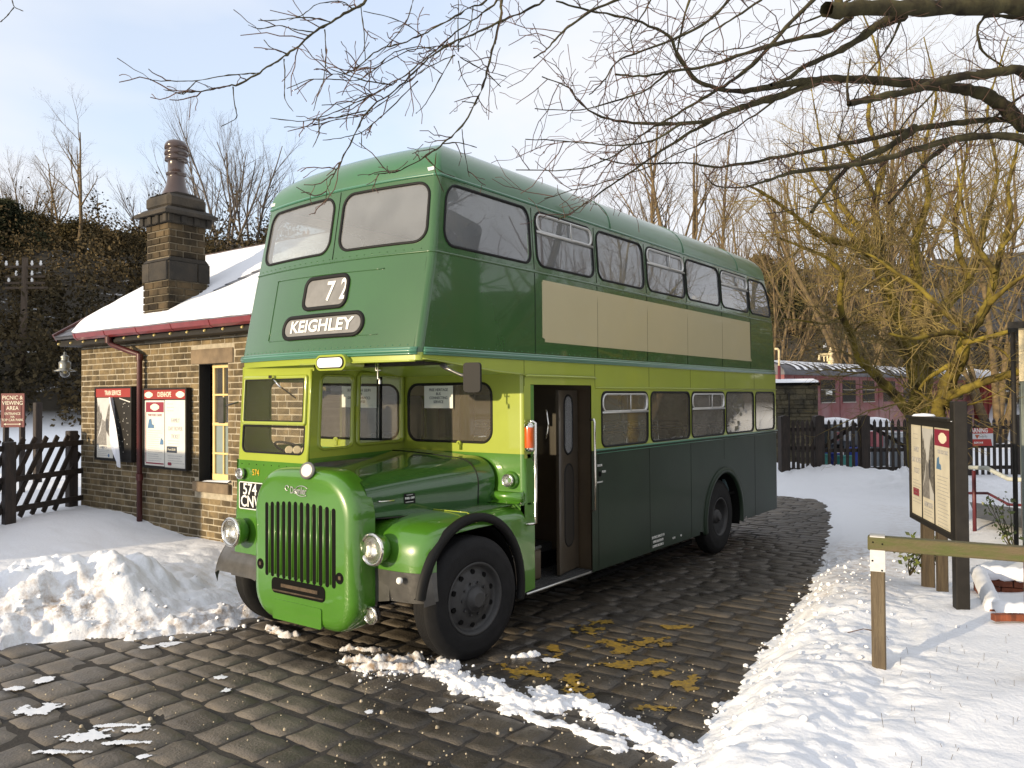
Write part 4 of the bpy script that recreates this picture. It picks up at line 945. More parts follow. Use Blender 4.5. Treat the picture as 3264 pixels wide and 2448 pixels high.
hf('snow_cover',axis((-14,-4,.3),(-4,2.6,.028),(2.6,8,.05),(8,17,.09),(17,30,.3)),axis((-14,-6,.3),(-6,-1.2,.035),(-1.2,2.5,.09),(2.5,6.4,.03),(6.4,12,.08),(12,22,.4)),kind='structure')
mb=MB(); mb.box(-400,500,-450,450,-.40,-.16); build(mb,'ground',M_snowp,kind='structure')
# ---- setts
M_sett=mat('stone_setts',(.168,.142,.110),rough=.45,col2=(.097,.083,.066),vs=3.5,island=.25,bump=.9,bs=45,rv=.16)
M_bed=mat('sett_joints',(.042,.036,.030),rough=.9,bump=.6,bs=60,var=.4,vs=30)
V=[];F=[];cnt=0; K=6; x=-5.2
uu=np.array([-1,-.93,-.42,.42,.93,1.]); UU,VV=np.meshgrid(uu,uu,indexing='ij')
Fq=[(i*K+j,(i+1)*K+j,(i+1)*K+j+1,i*K+j+1) for i in range(K-1) for j in range(K-1)]
while x<17.5:
    w=rng.uniform(.26,.38) if x<1.0 else (rng.uniform(.19,.26) if x<3.5 else rng.uniform(.17,.23))
    y=-4.2+rng.uniform(0,.4)
    while y<5.2:
        ln=rng.uniform(.24,.46) if x<1. else rng.uniform(.30,.52)
        cx,cy=x+w/2,y+ln/2
        if np.interp(cx,XR,YR)-.9<cy<np.interp(cx,XL,YL)+.9:
            g=rng.uniform(.005,.012); hx,hy=(w/2-g),(ln/2-g)
            px=cx+hx*UU*(1-.05*np.abs(VV)**3)+.010*rng.standard_normal((K,K))*(np.abs(UU)>.5)*.6+.03*np.sin(cy*1.9+cx)+.012*rng.standard_normal(); py=cy+hy*VV*(1-.04*np.abs(UU)**3)+.006*rng.standard_normal((K,K))*(np.abs(VV)>.5)
            e=np.maximum(np.abs(UU),np.abs(VV)); wear=rng.uniform(.002,.007)
            pz=-wear*(UU**2+VV**2)*.5-.030*(e>.99)-.004*((e>.9)&(e<.99))+rng.uniform(-.003,.004)+.0035*rng.uniform(-1,1)*UU+.0035*rng.uniform(-1,1)*VV+.003*rng.standard_normal((K,K))
            V.append(np.stack([px,py,pz],-1).reshape(-1,3)); F+= [tuple(k+cnt for k in q) for q in Fq]; cnt+=K*K
        y+=ln
    x+=w
V=np.concatenate(V)
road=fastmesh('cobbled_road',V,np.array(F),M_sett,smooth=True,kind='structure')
wv=np.clip((1.3-V[:,1]+1.1*(fbm(V[:,0]*1.3,V[:,1]*1.3,4,91)-.5)*2-.55*np.clip(-.2-V[:,0],0,3))/1.1,0,1); at_=road.data.attributes.new('shade_damp','FLOAT','POINT'); at_.data.foreach_set('value',wv.astype(np.float32))
# bus-side shade painted into the sett colour, together with damp darkening
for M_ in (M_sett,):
    n_=M_.node_tree.nodes; l_=M_.node_tree.links; b_=n_['Principled BSDF']; src=b_.inputs['Base Color'].links[0].from_socket; a_=n_.new('ShaderNodeAttribute'); a_.attribute_name='shade_damp'
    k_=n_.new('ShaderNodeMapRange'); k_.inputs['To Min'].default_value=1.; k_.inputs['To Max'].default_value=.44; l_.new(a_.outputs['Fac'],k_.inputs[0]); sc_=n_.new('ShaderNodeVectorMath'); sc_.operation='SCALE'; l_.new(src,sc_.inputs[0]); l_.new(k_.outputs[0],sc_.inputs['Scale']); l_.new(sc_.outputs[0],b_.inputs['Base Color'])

mb=MB(); mb.box(-6,19,-4.6,5.4,-.06,-.011); o=build(mb,'road_bed',M_bed,kind='structure')
# ---- slush left on the setts, in front of and beside the front wheel
xs=np.arange(-.75,1.25,.013); ys=np.arange(-2.5,2.6,.013); X,Y=np.meshgrid(xs,ys,indexing='ij'); S=np.zeros_like(X)
def streak(pts,w,h,seed,edge=1.5):
    global S
    P=np.array(pts); nn=fbm(X*14,Y*14,4,seed,.6); n2=fbm(X*30,Y*9,3,seed+5,.6); wob=(fbm(X*5,Y*5,2,seed+9)-.5)*.16
    d=np.full_like(X,9.)
    for a,b in zip(P[:-1],P[1:]):
        t=np.clip(((X-a[0])*(b[0]-a[0])+(Y-a[1])*(b[1]-a[1]))/((b-a)@(b-a)),0,1); d=np.minimum(d,np.hypot(X-a[0]-t*(b[0]-a[0])+wob,Y-a[1]-t*(b[1]-a[1])+wob*.5))
    v=h*(np.exp(-(d/w)**2)*1.5+ (nn-.5)*edge+(n2-.5)*.9-.80)*(d<w*2.2); S=np.maximum(S,v)
streak([(.52,.15),(.28,.02),(.12,-.32),(.18,-.62)],.15,.085,3)
streak([(.30,-.50),(.12,-.85),(.22,-1.2)],.16,.065,8)
streak([(.38,-.95),(.40,-1.35),(.22,-1.7),(.05,-2.1),(.1,-2.4)],.15,.055,13)
streak([(-.05,-.9),(.0,-1.4),(-.1,-1.9)],.08,.03,17)
streak([(.02,.92),(.26,.62),(.42,.42)],.07,.075,23); streak([(-.06,.72),(.16,.42),(.36,.25)],.065,.07,28); streak([(.22,1.18),(.42,.92)],.05,.05,33); streak([(-.05,.42),(.14,.20),(.30,.10)],.04,.04,35)
streak([(.30,2.35),(.24,2.05),(.26,1.9)],.06,.05,38); streak([(.95,-.28),(1.15,-.35)],.05,.05,44)
nx,ny=X.shape; Vv=np.stack([X,Y,np.where(S>.002,S,-.03)],-1).reshape(-1,3); I=np.arange(nx*ny).reshape(nx,ny); Fv=np.stack([I[:-1,:-1],I[1:,:-1],I[1:,1:],I[:-1,1:]],-1).reshape(-1,4)
Fv=Fv[(Vv[:,2][Fv]>-.01).any(1)]; used=np.zeros(len(Vv),bool); used[Fv.ravel()]=True; mp_=np.cumsum(used)-1
V2=Vv[used]; o=fastmesh('slush',V2,mp_[Fv],M_snow,kind='stuff',label='dirty slush left in streaks on the setts beside the front wheel',cat='slush')
a_=o.data.attributes.new('dirt','FLOAT','POINT'); dv=np.where(V2[:,1]>0.2,1.4,.30)*np.where(V2[:,2]<.012,1,.8); a_.data.foreach_set('value',dv.astype(np.float32))
# ---- yellow stains and crumbs on the setts
M_yel=mat('yellow_sludge',(.36,.225,.022),rough=.45,col2=(.16,.11,.035),vs=22,bump=.5,bs=60)

def patches(name,spots,m,label,cat,z,sx,sy,step=.011,seed=0,sharp=1.,thr=.5):
    """irregular thin patches lying on the setts; spots are (px,py,halfwidth_px,halfheight_px)"""
    P=[]
    for px,py,w,h in spots:
        p=gnd(px,py); d=np.linalg.norm(p[:2]-CAM[:2]); P.append((p[0],p[1],max(h*d/FPX*d/2.33*sy,.03),max(w*d/FPX*sx,.03)))
    x0=min(p[0]-p[2]*2-.1 for p in P); x1=max(p[0]+p[2]*2+.1 for p in P); y0=min(p[1]-p[3]*2-.1 for p in P); y1=max(p[1]+p[3]*2+.1 for p in P)
    X,Y=np.meshgrid(np.arange(x0,x1,step),np.arange(y0,y1,step),indexing='ij'); S=np.full_like(X,-9.); ca,sa_=math.cos(YAW),math.sin(YAW)
    for cx,cy,rx,ry in P:
        u=(X-cx)*ca+(Y-cy)*sa_; v=-(X-cx)*sa_+(Y-cy)*ca; S=np.maximum(S,1-np.sqrt((u/rx)**2+(v/ry)**2))
    nn=fbm(X*11,Y*11,5,seed+1,.68); S=S*sharp+(nn-thr)*2.6
    nx,ny=X.shape; V=np.stack([X,Y,z+.002*S.clip(0,1)],-1).reshape(-1,3); I=np.arange(nx*ny).reshape(nx,ny); F=np.stack([I[:-1,:-1],I[1:,:-1],I[1:,1:],I[:-1,1:]],-1).reshape(-1,4)
    F=F[(S.reshape(-1)[F]>0).all(1)]; used=np.zeros(len(V),bool); used[F.ravel()]=True; mp_=np.cumsum(used)-1
    return fastmesh(name,V[used],mp_[F],m,kind='stuff',label=label,cat=cat)
patches('yellow_stain',((1880,2010,70,18),(1955,2052,90,14),(1985,2070,45,16),(1770,2070,36,22),(1660,2140,110,20),(1815,2165,50,14),(1835,2195,45,24),(1880,2235,40,22),(1930,2275,45,16),(1985,2120,85,12),(2070,2110,60,12),(2110,2145,55,12),(2165,2178,50,14),(2200,2197,35,12),(2230,2225,40,10),(2160,2000,60,8),(2090,2255,75,12),(1640,2262,50,10),(1925,1985,45,8),(2215,2160,30,8),(1740,2155,60,14),(2060,2050,90,16)),M_yel,'yellow sludge smeared on the setts beside the bus','stain',.0045,1.15,1.3,seed=3,thr=.64)
mb=MB(); r=np.random.default_rng(5)
for i in range(420):
    px,py=(r.uniform(1150,2300),r.uniform(2090,2440)) if i<300 else (r.uniform(0,1200),r.uniform(2060,2440))
    p=gnd(px,py); s=r.uniform(.003,.008)*(1 if r.random()<.93 else 2.2); mb.lathe((p[0],p[1],.0),(0,0,1),[(s,0),(s*.8,s),(s*.1,s*1.3)],5)
build(mb,'grit',mat('pale_grit',(.42,.36,.26),rough=.7,island=.5),kind='stuff',label='pale grit scattered over the dark setts',cat='grit')
# thin icy smears on the setts bottom left
patches('ice_smears',((135,2170,26,7),(120,2265,48,14),(285,2350,70,14),(190,2400,80,5),(390,2370,80,6),(410,2330,70,6),(395,2315,60,5),(530,2055,36,7),(480,2062,24,6),(710,2160,16,6),(720,2205,18,7),(450,2415,18,6),(1180,2270,16,7),(1390,2265,22,8),(1750,2105,26,6),(1240,2200,14,6),(60,2195,26,5)),M_snowp,'thin smears of ice on the sunlit setts in the foreground','ice',.007,1.1,1.0,seed=19,step=.009,thr=.52)
# loose clods shed along the foot of the banks
V=[];F=[];n=0; rgc=np.random.default_rng(14)
def clod(x,y,z,s):
    global n
    a=rgc.uniform(0,6.28,8)[:0]; ring=6; pts=[(x,y,z+s*.8)]
    for k,(rr,zz) in enumerate(((.75,.55),(1.,.1),(.8,-.4))):
        for j in range(ring): t=2*math.pi*j/ring+k*.5; q=s*rr*rgc.uniform(.7,1.25); pts.append((x+q*math.cos(t),y+q*math.sin(t),z+s*zz*rgc.uniform(.7,1.2)))
    V.extend(pts); F.extend([(n,n+1+j,n+1+(j+1)%ring) for j in range(ring)])
    for k in range(2):
        for j in range(ring): a0=n+1+k*ring; F.append((a0+j,a0+ring+j,a0+ring+(j+1)%ring)); F.append((a0+j,a0+ring+(j+1)%ring,a0+(j+1)%ring))
    n+=len(pts)
for i in range(480):
    if i<330: x=rgc.uniform(-.8,7); y=np.interp(x,XR,YR)-abs(rgc.normal(0,.55))+.06
    else: x=rgc.uniform(-3,.6); y=np.interp(x,XL,YL)+abs(rgc.normal(0,.7))-.12
    s=.007+.026*rgc.random()**3; z=float(snow_h(np.array([x]),np.array([y]))[0]); clod(x,y,max(z,0)+s*.25,s)
for i in range(260):
    k=rgc.integers(0,6); ax,ay,bx,by=((.52,.2,.1,-.4),(.3,-.4,.2,-1.2),(.4,-.9,.1,-2.2),(0,.95,.42,.4),(-.1,.75,.36,.25),(-.1,.45,.3,.1))[k]; t=rgc.random(); x=ax+(bx-ax)*t+rgc.normal(0,.11); y=ay+(by-ay)*t+rgc.normal(0,.11); s=.005+.016*rgc.random()**3; clod(x,y,s*.4,s)
fastmesh('snow_clods',np.array(V),np.array(F),M_snowp,smooth=True,kind='stuff',label='small loose clods of snow along the foot of the cleared banks',cat='snow')
# ============================================================ STATION BUILDING
M_stone=mat('gritstone',(.215,.160,.085),rough=.9,spec=.2,col2=(.085,.066,.040),vs=4,island=.45,bump=1.0,bs=30)
M_mort=mat('lime_mortar',(.44,.385,.285),rough=.9,var=.3,vs=12,bump=.4,bs=60)
M_lintel=mat('dressed_sandstone',(.24,.175,.105),rough=.85,col2=(.13,.095,.06),vs=3,bump=.4,bs=40)
M_sooty=mat('soot_blackened_stone',(.052,.042,.03),rough=.85,col2=(.020,.018,.015),vs=3,island=.4,bump=.8,bs=30)
M_chst=mat('chimney_stone',(.105,.076,.042),rough=.9,spec=.2,col2=(.028,.023,.016),vs=2.2,island=.5,bump=.8,bs=30)
M_maroon=mat('maroon_gutter_paint',(.20,.030,.032),rough=.35,var=.25,vs=6,coat=.3)
M_mar2=mat('maroon_pipe_paint',(.085,.018,.016),rough=.4,var=.3,vs=6)
M_slate=mat('wet_slate',(.075,.080,.100),rough=.35,var=.3,vs=6,island=.3)
M_creamw=mat('cream_window_paint',(.72,.55,.24),rough=.5,var=.1,vs=8)
M_wglass=glass('window_glass',tint=(.35,.37,.38),dust=.10)
M_frost=mat('frosted_glass',(.22,.27,.26),rough=.3,coat=.4)
M_roomdark=mat('dark_room',(.02,.02,.02),rough=.9)
M_pot=mat('brown_clay_pot',(.060,.038,.033),rough=.28,coat=.4,var=.2,vs=4)
M_wood=mat('creosoted_timber',(.040,.028,.022),rough=.75,col2=(.018,.014,.012),vs=7,bump=.6,bs=30,stretch=(3,3,.6))
M_frameb=mat('board_frame_black',(.020,.018,.016),spec=.25,rough=.6,var=.3,vs=10)
M_red=mat('red_header_enamel',(.30,.035,.028),rough=.4)
M_redd=mat('maroon_poster_ink',(.24,.02,.045),rough=.5)
M_creamt=mat('cream_lettering',(.78,.72,.56),rough=.5)
M_grey=mat('grey_print',(.30,.30,.31),rough=.7)
M_dred=mat('dark_red_print',(.22,.03,.05),rough=.7)
M_bluei=mat('blue_print',(.08,.17,.30),rough=.6)
WX0=1.75; WY0,WY1=3.45,9.35; WZ0,WZ1=-.1,3.27
stn=thing('station_building',(4.0,6.4,0),'small sandstone station building with snowy slate roof and maroon gutter','building')
r=np.random.default_rng(11)
opening=(5.20,5.73,1.16,2.83)
def stonewall(axis_,const,a0,a1,z0,z1,holes,name,m,parent,ch=.0915,lmin=.17,lmax=.34,out=-1,seed=1,proud=.012):
    r=np.random.default_rng(seed); mb=MB(); z=z0
    while z<z1-.02:
        h=min(ch*r.uniform(.93,1.07),z1-z); a=a0-r.uniform(0,.2)
        while a<a1:
            ln=r.uniform(lmin,lmax)*(h/.09 if h>.12 else 1); b=min(a+ln,a1); aa=max(a,a0)
            segs=[(aa,b)]
            for (h0,h1,g0,g1) in holes:
                if z+h>g0+.01 and z<g1-.01:
                    s2=[]
                    for p,q in segs:
                        if q<=h0 or p>=h1: s2.append((p,q))
                        else:
                            if p<h0: s2.append((p,h0))
                            if q>h1: s2.append((h1,q))
                    segs=s2
            for p,q in segs:
                if q-p<.035: continue
                g=.0085; pr=proud*r.uniform(.3,1.3); nu=4; U=np.linspace(p+g,q-g,nu); Zs=np.linspace(z+g,z+h-g,3); P=[]
                for i,u in enumerate(U):
                    for j,zz in enumerate(Zs):
                        ed=(i in(0,nu-1)) or (j in (0,2)); d=(pr*(.35 if ed else 1)+ (0 if ed else r.uniform(-.004,.006)))
                        uu_=u+r.uniform(-.003,.003); zj=zz+r.uniform(-.003,.003)
                        P.append((const+out*d,uu_,zj) if axis_=='x' else (uu_,const+out*d,zj))
                k=len(P)
                for i,j in [(0,0),(nu-1,0),(nu-1,2),(0,2)]:
                    q_=P[i*3+j]; P.append((const,q_[1],q_[2]) if axis_=='x' else (q_[0],const,q_[2]))
                F=[(i*3+j,(i+1)*3+j,(i+1)*3+j+1,i*3+j+1) for i in range(nu-1) for j in range(2)]
                F+=[(k,k+1,9,6,3,0),(k+1,k+2,11,10,9),(k+2,k+3,2,5,8,11),(k+3,k,0,1,2)]
                mb.add(P,F)
            a=b if b<a1 else a1+1
        z+=h
    return build(mb,name,m,parent)
mb=MB()
def wallrects(mb,holes):
    ys=sorted({WY0,WY1,*[h[0] for h in holes],*[h[1] for h in holes]}); zs=sorted({WZ0,WZ1,*[h[2] for h in holes],*[h[3] for h in holes]})
    for a,b in zip(ys[:-1],ys[1:]):
        for c,d in zip(zs[:-1],zs[1:]):
            if any(a>=h[0]-1e-6 and b<=h[1]+1e-6 and c>=h[2]-1e-6 and d<=h[3]+1e-6 for h in holes): continue
            mb.add([(WX0,a,c),(WX0,b,c),(WX0,b,d),(WX0,a,d)],[(0,1,2,3)])
wh=[(5.20,5.90,1.16,2.83)]
wallrects(mb,wh)
mb.box(WX0,6.45,WY1-.01,WY1,WZ0,WZ1); mb.box(WX0,6.45,WY0,WY0+.01,WZ0,WZ1); mb.box(6.4,6.45,WY0,WY1,WZ0,WZ1)
mb.add([(WX0,WY1,WZ1),(6.45,WY1,WZ1),(4.1,WY1,4.95)],[(0,1,2)]); mb.add([(WX0,WY0,WZ1),(6.45,WY0,WZ1),(4.1,WY0,4.95)],[(0,1,2)])
build(mb,'wall',M_mort,stn)
stonewall('x',WX0,WY0,WY1,.0,3.24,[(5.20,5.90,1.16,2.83),(5.06,6.09,2.83,3.045),(5.10,6.0,1.0,1.16)],'stonework',M_stone,stn,seed=4)
stonewall('y',WY1,WX0,6.4,.0,3.24,[],'stonework',M_stone,stn,out=1,seed=5); stonewall('y',WY0,WX0,6.4,.0,3.24,[],'stonework',M_stone,stn,seed=6)
mb=MB(); mb.box(WX0-.02,WX0+.12,5.07,6.08,2.83,3.04,c=.008); build(mb,'lintel',M_lintel,stn)
mb=MB(); mb.box(WX0-.06,WX0+.16,5.12,5.98,1.02,1.16,c=.008); build(mb,'sill',M_lintel,stn)
mb=MB(); mb.box(WX0,WX0+.16,5.20,5.205,1.16,2.83); mb.box(WX0,WX0+.18,5.895,5.90,1.16,2.83); mb.box(WX0,WX0+.18,5.2,5.9,2.825,2.83); mb.box(WX0+.8,WX0+.82,4.8,6.3,1.0,3.0); build(mb,'window_reveal',M_roomdark,stn)
fx=WX0+.13; y0,y1,z0,z1=5.215,5.73,1.18,2.815; mb=MB()
for y in (y0+.025,(y0+y1)/2,y1-.025): mb.box(fx-.025,fx+.02,y-(.025 if y!=(y0+y1)/2 else .012),y+(.025 if y!=(y0+y1)/2 else .012),z0,z1,c=.004)
for k,z in enumerate((z0+.05,1.56,1.975,2.39,z1-.03)): mb.box(fx-.028,fx+.022,y0,y1,z-(.05 if k==0 else .014 if k!=2 else .022),z+(.04 if k in(0,4) else .014 if k!=2 else .022),c=.004)
wf=build(mb,'window_frame',M_creamw,stn)
mb=MB(); mb.box(fx+.002,fx+.006,y0,y1,1.975,z1); build(mb,'pane',M_wglass,wf); mb=MB(); mb.box(fx+.002,fx+.006,y0,y1,z0,1.97); build(mb,'pane',M_frost,wf)
mb=MB(); mb.box(fx-.001,fx+.001,5.23,5.34,2.0,2.24); build(mb,'notice',M_paper,wf)
mb=MB(); G=[[(WX0-.06+.16*i/4,5.13+.60*j/12,1.163+.055*math.sin(math.pi*min(1,(i+.6)/4.6))*(.35+.65*(1-j/12))) for j in range(13)] for i in range(5)]; mb.grid(G); build(mb,'sill_snow',M_snowp,stn)
# roof
PITCH=(5.05-3.385)/(4.07-1.40)
def rz(x): return 3.385+PITCH*(x-1.40)
RY0,RY1=3.25,9.47
mb=MB()
for s in (1,-1):
    def mx_(x): return x if s==1 else 8.14-x
    mb.add([(mx_(1.38),RY0,rz(1.38)-.05),(mx_(4.07),RY0,rz(4.07)-.05),(mx_(4.07),RY1,rz(4.07)-.05),(mx_(1.38),RY1,rz(1.38)-.05),(mx_(1.38),RY0,rz(1.38)),(mx_(4.07),RY0,rz(4.07)),(mx_(4.07),RY1,rz(4.07)),(mx_(1.38),RY1,rz(1.38))],[(0,3,2,1),(4,5,6,7),(0,1,5,4),(3,7,6,2),(0,4,7,3)])
rf_=build(mb,'roof',M_slate,stn)
mb=MB(); r=np.random.default_rng(3); rows=16
for i in range(rows):
    xa=1.36+(4.05-1.36)*i/rows; xb=xa+(4.05-1.36)/rows+.02; y=RY0+(.1 if i%2 else 0)
    while y<RY1-.02:
        y2=min(y+.21,RY1); mb.add([(xa,y+.004,rz(xa)+.016),(xb,y+.004,rz(xb)+.002),(xb,y2-.004,rz(xb)+.002),(xa,y2-.004,rz(xa)+.016),(xa,y+.004,rz(xa)+.004),(xa,y2-.004,rz(xa)+.004)],[(0,1,2,3),(4,0,3,5)]); y=y2
build(mb,'slates',M_slate,rf_)
mb=MB()
for i in range(14):
    ya=RY0+(RY1-RY0)*i/14; mb.prism([(-.13,-.07),(0,.045),(.13,-.07),(.11,-.09),(0,.02),(-.11,-.09)],lambda u,v,t:(4.07+u,t,5.06+v),ya+.005,ya+.43)
build(mb,'ridge_tiles',mat('ridge_tile',(.11,.075,.06),rough=.7,var=.4,vs=6),rf_)
# snow on the roof, thin by the chimney where slates show
ny,nx=160,80; YY,XX=np.meshgrid(np.linspace(RY0,RY1-.02,ny),np.linspace(1.40,4.02,nx),indexing='ij')
edge=.05+.035*(fbm(YY*2.5,XX*0+.3,3,5)); th=.085*sstep(0,.10,XX-1.40-edge*.6)*sstep(0,.12,4.03-XX)*sstep(0,.05,RY1-.03-YY-.05*fbm(XX*3,XX*0,2,8))+.025*(fbm(XX*1.6,YY*1.6,3,12)-.5)
s_=((XX-2.35)*1.0+(YY-6.35)*.0); 
bare=np.exp(-(((YY-(6.33-.55*(XX-2.3)))/.20)**2+((XX-2.68)/.42)**2)*1.2)*1.9+.9*np.exp(-(((YY-5.55)/.20)**2+((XX-3.15)/.06)**2))
th=th-.22*np.clip(bare*(.55+.9*fbm(XX*7,YY*7,3,3)),0,1.5)
corner=np.exp(-(((YY-9.35)/.22)**2+((XX-1.5)/.2)**2)); th=th-.12*corner
Gs=np.stack([XX,YY,3.385+PITCH*(XX-1.40)+np.maximum(th,-.03)],-1).reshape(-1,3); I=np.arange(ny*nx).reshape(ny,nx); Fs=np.stack([I[:-1,:-1],I[1:,:-1],I[1:,1:],I[:-1,1:]],-1).reshape(-1,4)
fastmesh('roof_snow',Gs,Fs,M_snowp,parent=rf_)
# gutter, fascia, brackets
mb=MB(); sec=[(.0,0),(-.02,-.055),(-.065,-.085),(-.11,-.055),(-.135,.012),(-.125,.012),(-.10,-.045),(-.065,-.07),(-.03,-.045),(-.012,.0)]
segs=np.arange(RY0-.02,RY1+.1,.92)
for a,b in zip(segs[:-1],segs[1:]): mb.prism(sec,lambda u,v,t:(1.46+u,t,3.375+v),a,b-.006); mb.prism([(p[0]*1.08,p[1]*1.08) for p in sec],lambda u,v,t:(1.463+u,t,3.377+v),b-.05,b-.0)
build(mb,'gutter',M_maroon,stn)
mb=MB()
for y in np.arange(3.6,9.5,.42): mb.lathe((1.47,y,3.262),(-1,0,-.1),[(.0,-.02),(.018,-.02),(.022,.03),(.012,.045)],8)
build(mb,'gutter_bracket',mat('cream_bracket',(.62,.5,.2),rough=.5),stn)
mb=MB(); mb.box(1.44,1.75,RY0,9.44,3.215,3.255); mb.box(1.46,1.50,RY0,9.44,3.24,3.36); build(mb,'soffit',M_frameb,stn)
mb=MB(); mb.tube([(1.395,7.75,3.32),(1.40,7.75,3.22),(1.44,7.72,3.17),(1.56,7.50,3.08),(1.645,7.36,3.03),(1.66,7.335,2.95),(1.66,7.335,.3)],.042,10)
for z in (2.93,1.1): mb.lathe((1.66,7.335,z),(0,0,1),[(.052,0),(.052,.10)],12)
mb.lathe((1.395,7.75,3.20),(0,0,1),[(.05,0),(.055,.09)],12); build(mb,'downpipe',M_mar2,stn,'maroon cast downpipe')
mb=MB(); mb.bar((1.38,9.49,3.36),(4.07,9.49,5.03),.05,.12); mb.bar((6.76,9.49,3.36),(4.07,9.49,5.03),.05,.12); build(mb,'bargeboard',M_mar2,stn)
# chimney
cx0,cx1,cy0,cy1=1.69,2.36,6.60,7.28
ch=thing('x',(0,0,0),'','') ; bpy.data.objects.remove(ch)
mb=MB(); mb.box(cx0+.01,cx1-.01,cy0+.01,cy1-.01,3.2,4.12); mb.box(cx0+.04,cx1-.04,cy0+.04,cy1-.04,4.1,4.97); chm=build(mb,'chimney',mat('sooty_mortar',(.20,.17,.12),rough=.9,var=.4,vs=8),stn,'sooty stone chimney stack with brown pot')
def block(mb,x0,x1,y0,y1,z0,z1,rr,rows,per,pr=.012):
    h=(z1-z0)/rows
    for i in range(rows):
        z=z0+h*i; off=(i%2)*.5
        for (ax_,c,a0,a1,sg) in (('x',x0,y0,y1,-1),('x',x1,y0,y1,1),('y',y0,x0,x1,-1),('y',y1,x0,x1,1)):
            w=(a1-a0)/per; a=a0-off*w
            while a<a1-.01:
                p=max(a,a0-pr*.9); q=min(a+w,a1+pr*.9); a+=w
                if q-p<.05: continue
                d=pr*rr.uniform(.5,1.2); g=.007
                P=[(c,p+g,z+g),(c,q-g,z+g),(c,q-g,z+h-g),(c,p+g,z+h-g),(c+sg*d,p+g+.01,z+g+.008),(c+sg*d,q-g-.01,z+g+.008),(c+sg*d,q-g-.01,z+h-g-.008),(c+sg*d,p+g+.01,z+h-g-.008)]
                if ax_=='y': P=[(b,a_,z_) for a_,b,z_ in P]
                mb.add(P,[(4,5,6,7),(0,1,5,4),(1,2,6,5),(2,3,7,6),(3,0,4,7)])
r=np.random.default_rng(8)
mb=MB(); block(mb,cx0,cx1,cy0,cy1,3.25,4.10,r,8,2.6); block(mb,cx0+.035,cx1-.035,cy0+.035,cy1-.035,4.46,4.97,r,5,2.6); build(mb,'stack_stones',M_chst,chm)
mb=MB(); block(mb,cx0-.005,cx1+.005,cy0-.005,cy1+.005,4.10,4.40,r,1,1.4,.02); mb.prism([(cx0-.01,0),(cx0+.05,.06),(cx1-.05,.06),(cx1+.01,0)],lambda u,v,t:(u,t,4.40+v),cy0+.0,cy1-.0)
for x in np.linspace(cx0-.02,cx1-.06,4): mb.box(x,x+.09,cy0-.05,cy1+.05,4.97,5.09,c=.01)
for y in np.linspace(cy0-.02,cy1-.06,4): mb.box(cx0-.05,cx1+.05,y,y+.09,4.968,5.088,c=.01)
e=.10; mb.add([(cx0-e,cy0-e,5.09),(cx1+e,cy0-e,5.09),(cx1+e,cy1+e,5.09),(cx0-e,cy1+e,5.09),(cx0-e,cy0-e,5.14),(cx1+e,cy0-e,5.14),(cx1+e,cy1+e,5.14),(cx0-e,cy1+e,5.14),(cx0+.0,cy0+.0,5.21),(cx1,cy0,5.21),(cx1,cy1,5.21),(cx0,cy1,5.21)],[(0,3,2,1),(0,1,5,4),(1,2,6,5),(2,3,7,6),(3,0,4,7),(4,5,9,8),(5,6,10,9),(6,7,11,10),(7,4,8,11)])
mb.box(cx0+.01,cx1-.01,cy0+.01,cy1-.01,5.20,5.42,c=.05); mb.prism([(cx0+.03,5.415),(cx1-.03,5.415),(cx1-.2,5.47),(cx0+.2,5.47)],lambda u,v,t:(u,t,v),cy0+.1,cy1-.1)
build(mb,'chimney_cap',M_sooty,chm)
mb=MB(); pc=((cx0+cx1)/2,(cy0+cy1)/2,5.38); mb.lathe(pc,(0,0,1),[(.235,.0),(.225,.06),(.185,.14),(.145,.24),(.128,.36),(.125,.40),(.150,.405),(.150,.425),(.125,.43),(.122,.60),(.13,.62),(.168,.615),(.165,.66),(.14,.70),(.172,.71),(.168,.76),(.14,.79),(.172,.80),(.168,.86),(.135,.91),(.10,.93),(.07,.93),(.06,.80)],28,cap0=False); build(mb,'chimney_pot',M_pot,chm)
mb=MB(); mb.lathe((cx0-.02,cy1+.02,5.14),(0,0,1),[(.06,0),(.05,.03),(.01,.05)],8); build(mb,'cap_snow',M_snowp,chm)
# lamp under the eaves end
lp=thing('hanging_lamp',(1.5,9.62,2.4),'old enamel station lamp hanging at the eaves corner','lamp')
o=at(207,1085,13.6); lx,ly=o[0],o[1]; zt=at(207,1105,13.6)[2]; zs=at(207,1180,13.6)[2]; zb=at(207,1205,13.6)[2]
M_lampm=mat('galvanised_lamp',(.30,.30,.27),rough=.4,metal=.7,var=.2)
mb=MB(); mb.lathe((lx,ly,zs),(0,0,1),[(.075,.0),(.165,-.018),(.168,-.012),(.09,.022),(.092,.06),(.095,.13),(.075,.145),(.06,.15),(.058,.20),(.07,.225),(.04,.25),(.02,.26),(.018,.30),(.006,.31)],28,cap0=False); build(mb,'lamp_shade',M_lampm,lp)
mb=MB(); mb.lathe((lx,ly,zs-.01),(0,0,-1),[(.078,0),(.08,.03),(.07,.07),(.045,.10),(.004,.118)],20,cap0=False); build(mb,'glass_globe',glass('globe_glass',tint=(.9,.92,.92),dust=.05,dustcol=(.8,.8,.8)),lp)
mb=MB(); mb.lathe((lx,ly,zs-.02),(0,0,-1),[(.02,-.02),(.03,.0),(.022,.03),(.004,.04)],10); build(mb,'burner',mat('brass',(.5,.36,.1),rough=.3,metal=1),lp)
mb=MB(); mb.tube([(lx,ly,zs+.30),(lx,ly,zt+.18)],.006,5); mb.tube([(lx,ly,zt+.17),(1.6,9.45,zt+.16),(1.8,9.33,zt+.16)],.012,6); mb.tube([(lx+.04,ly-.1,zt+.16),(1.7,9.36,zt-.05)],.006,5); build(mb,'bracket',M_frameb,lp)
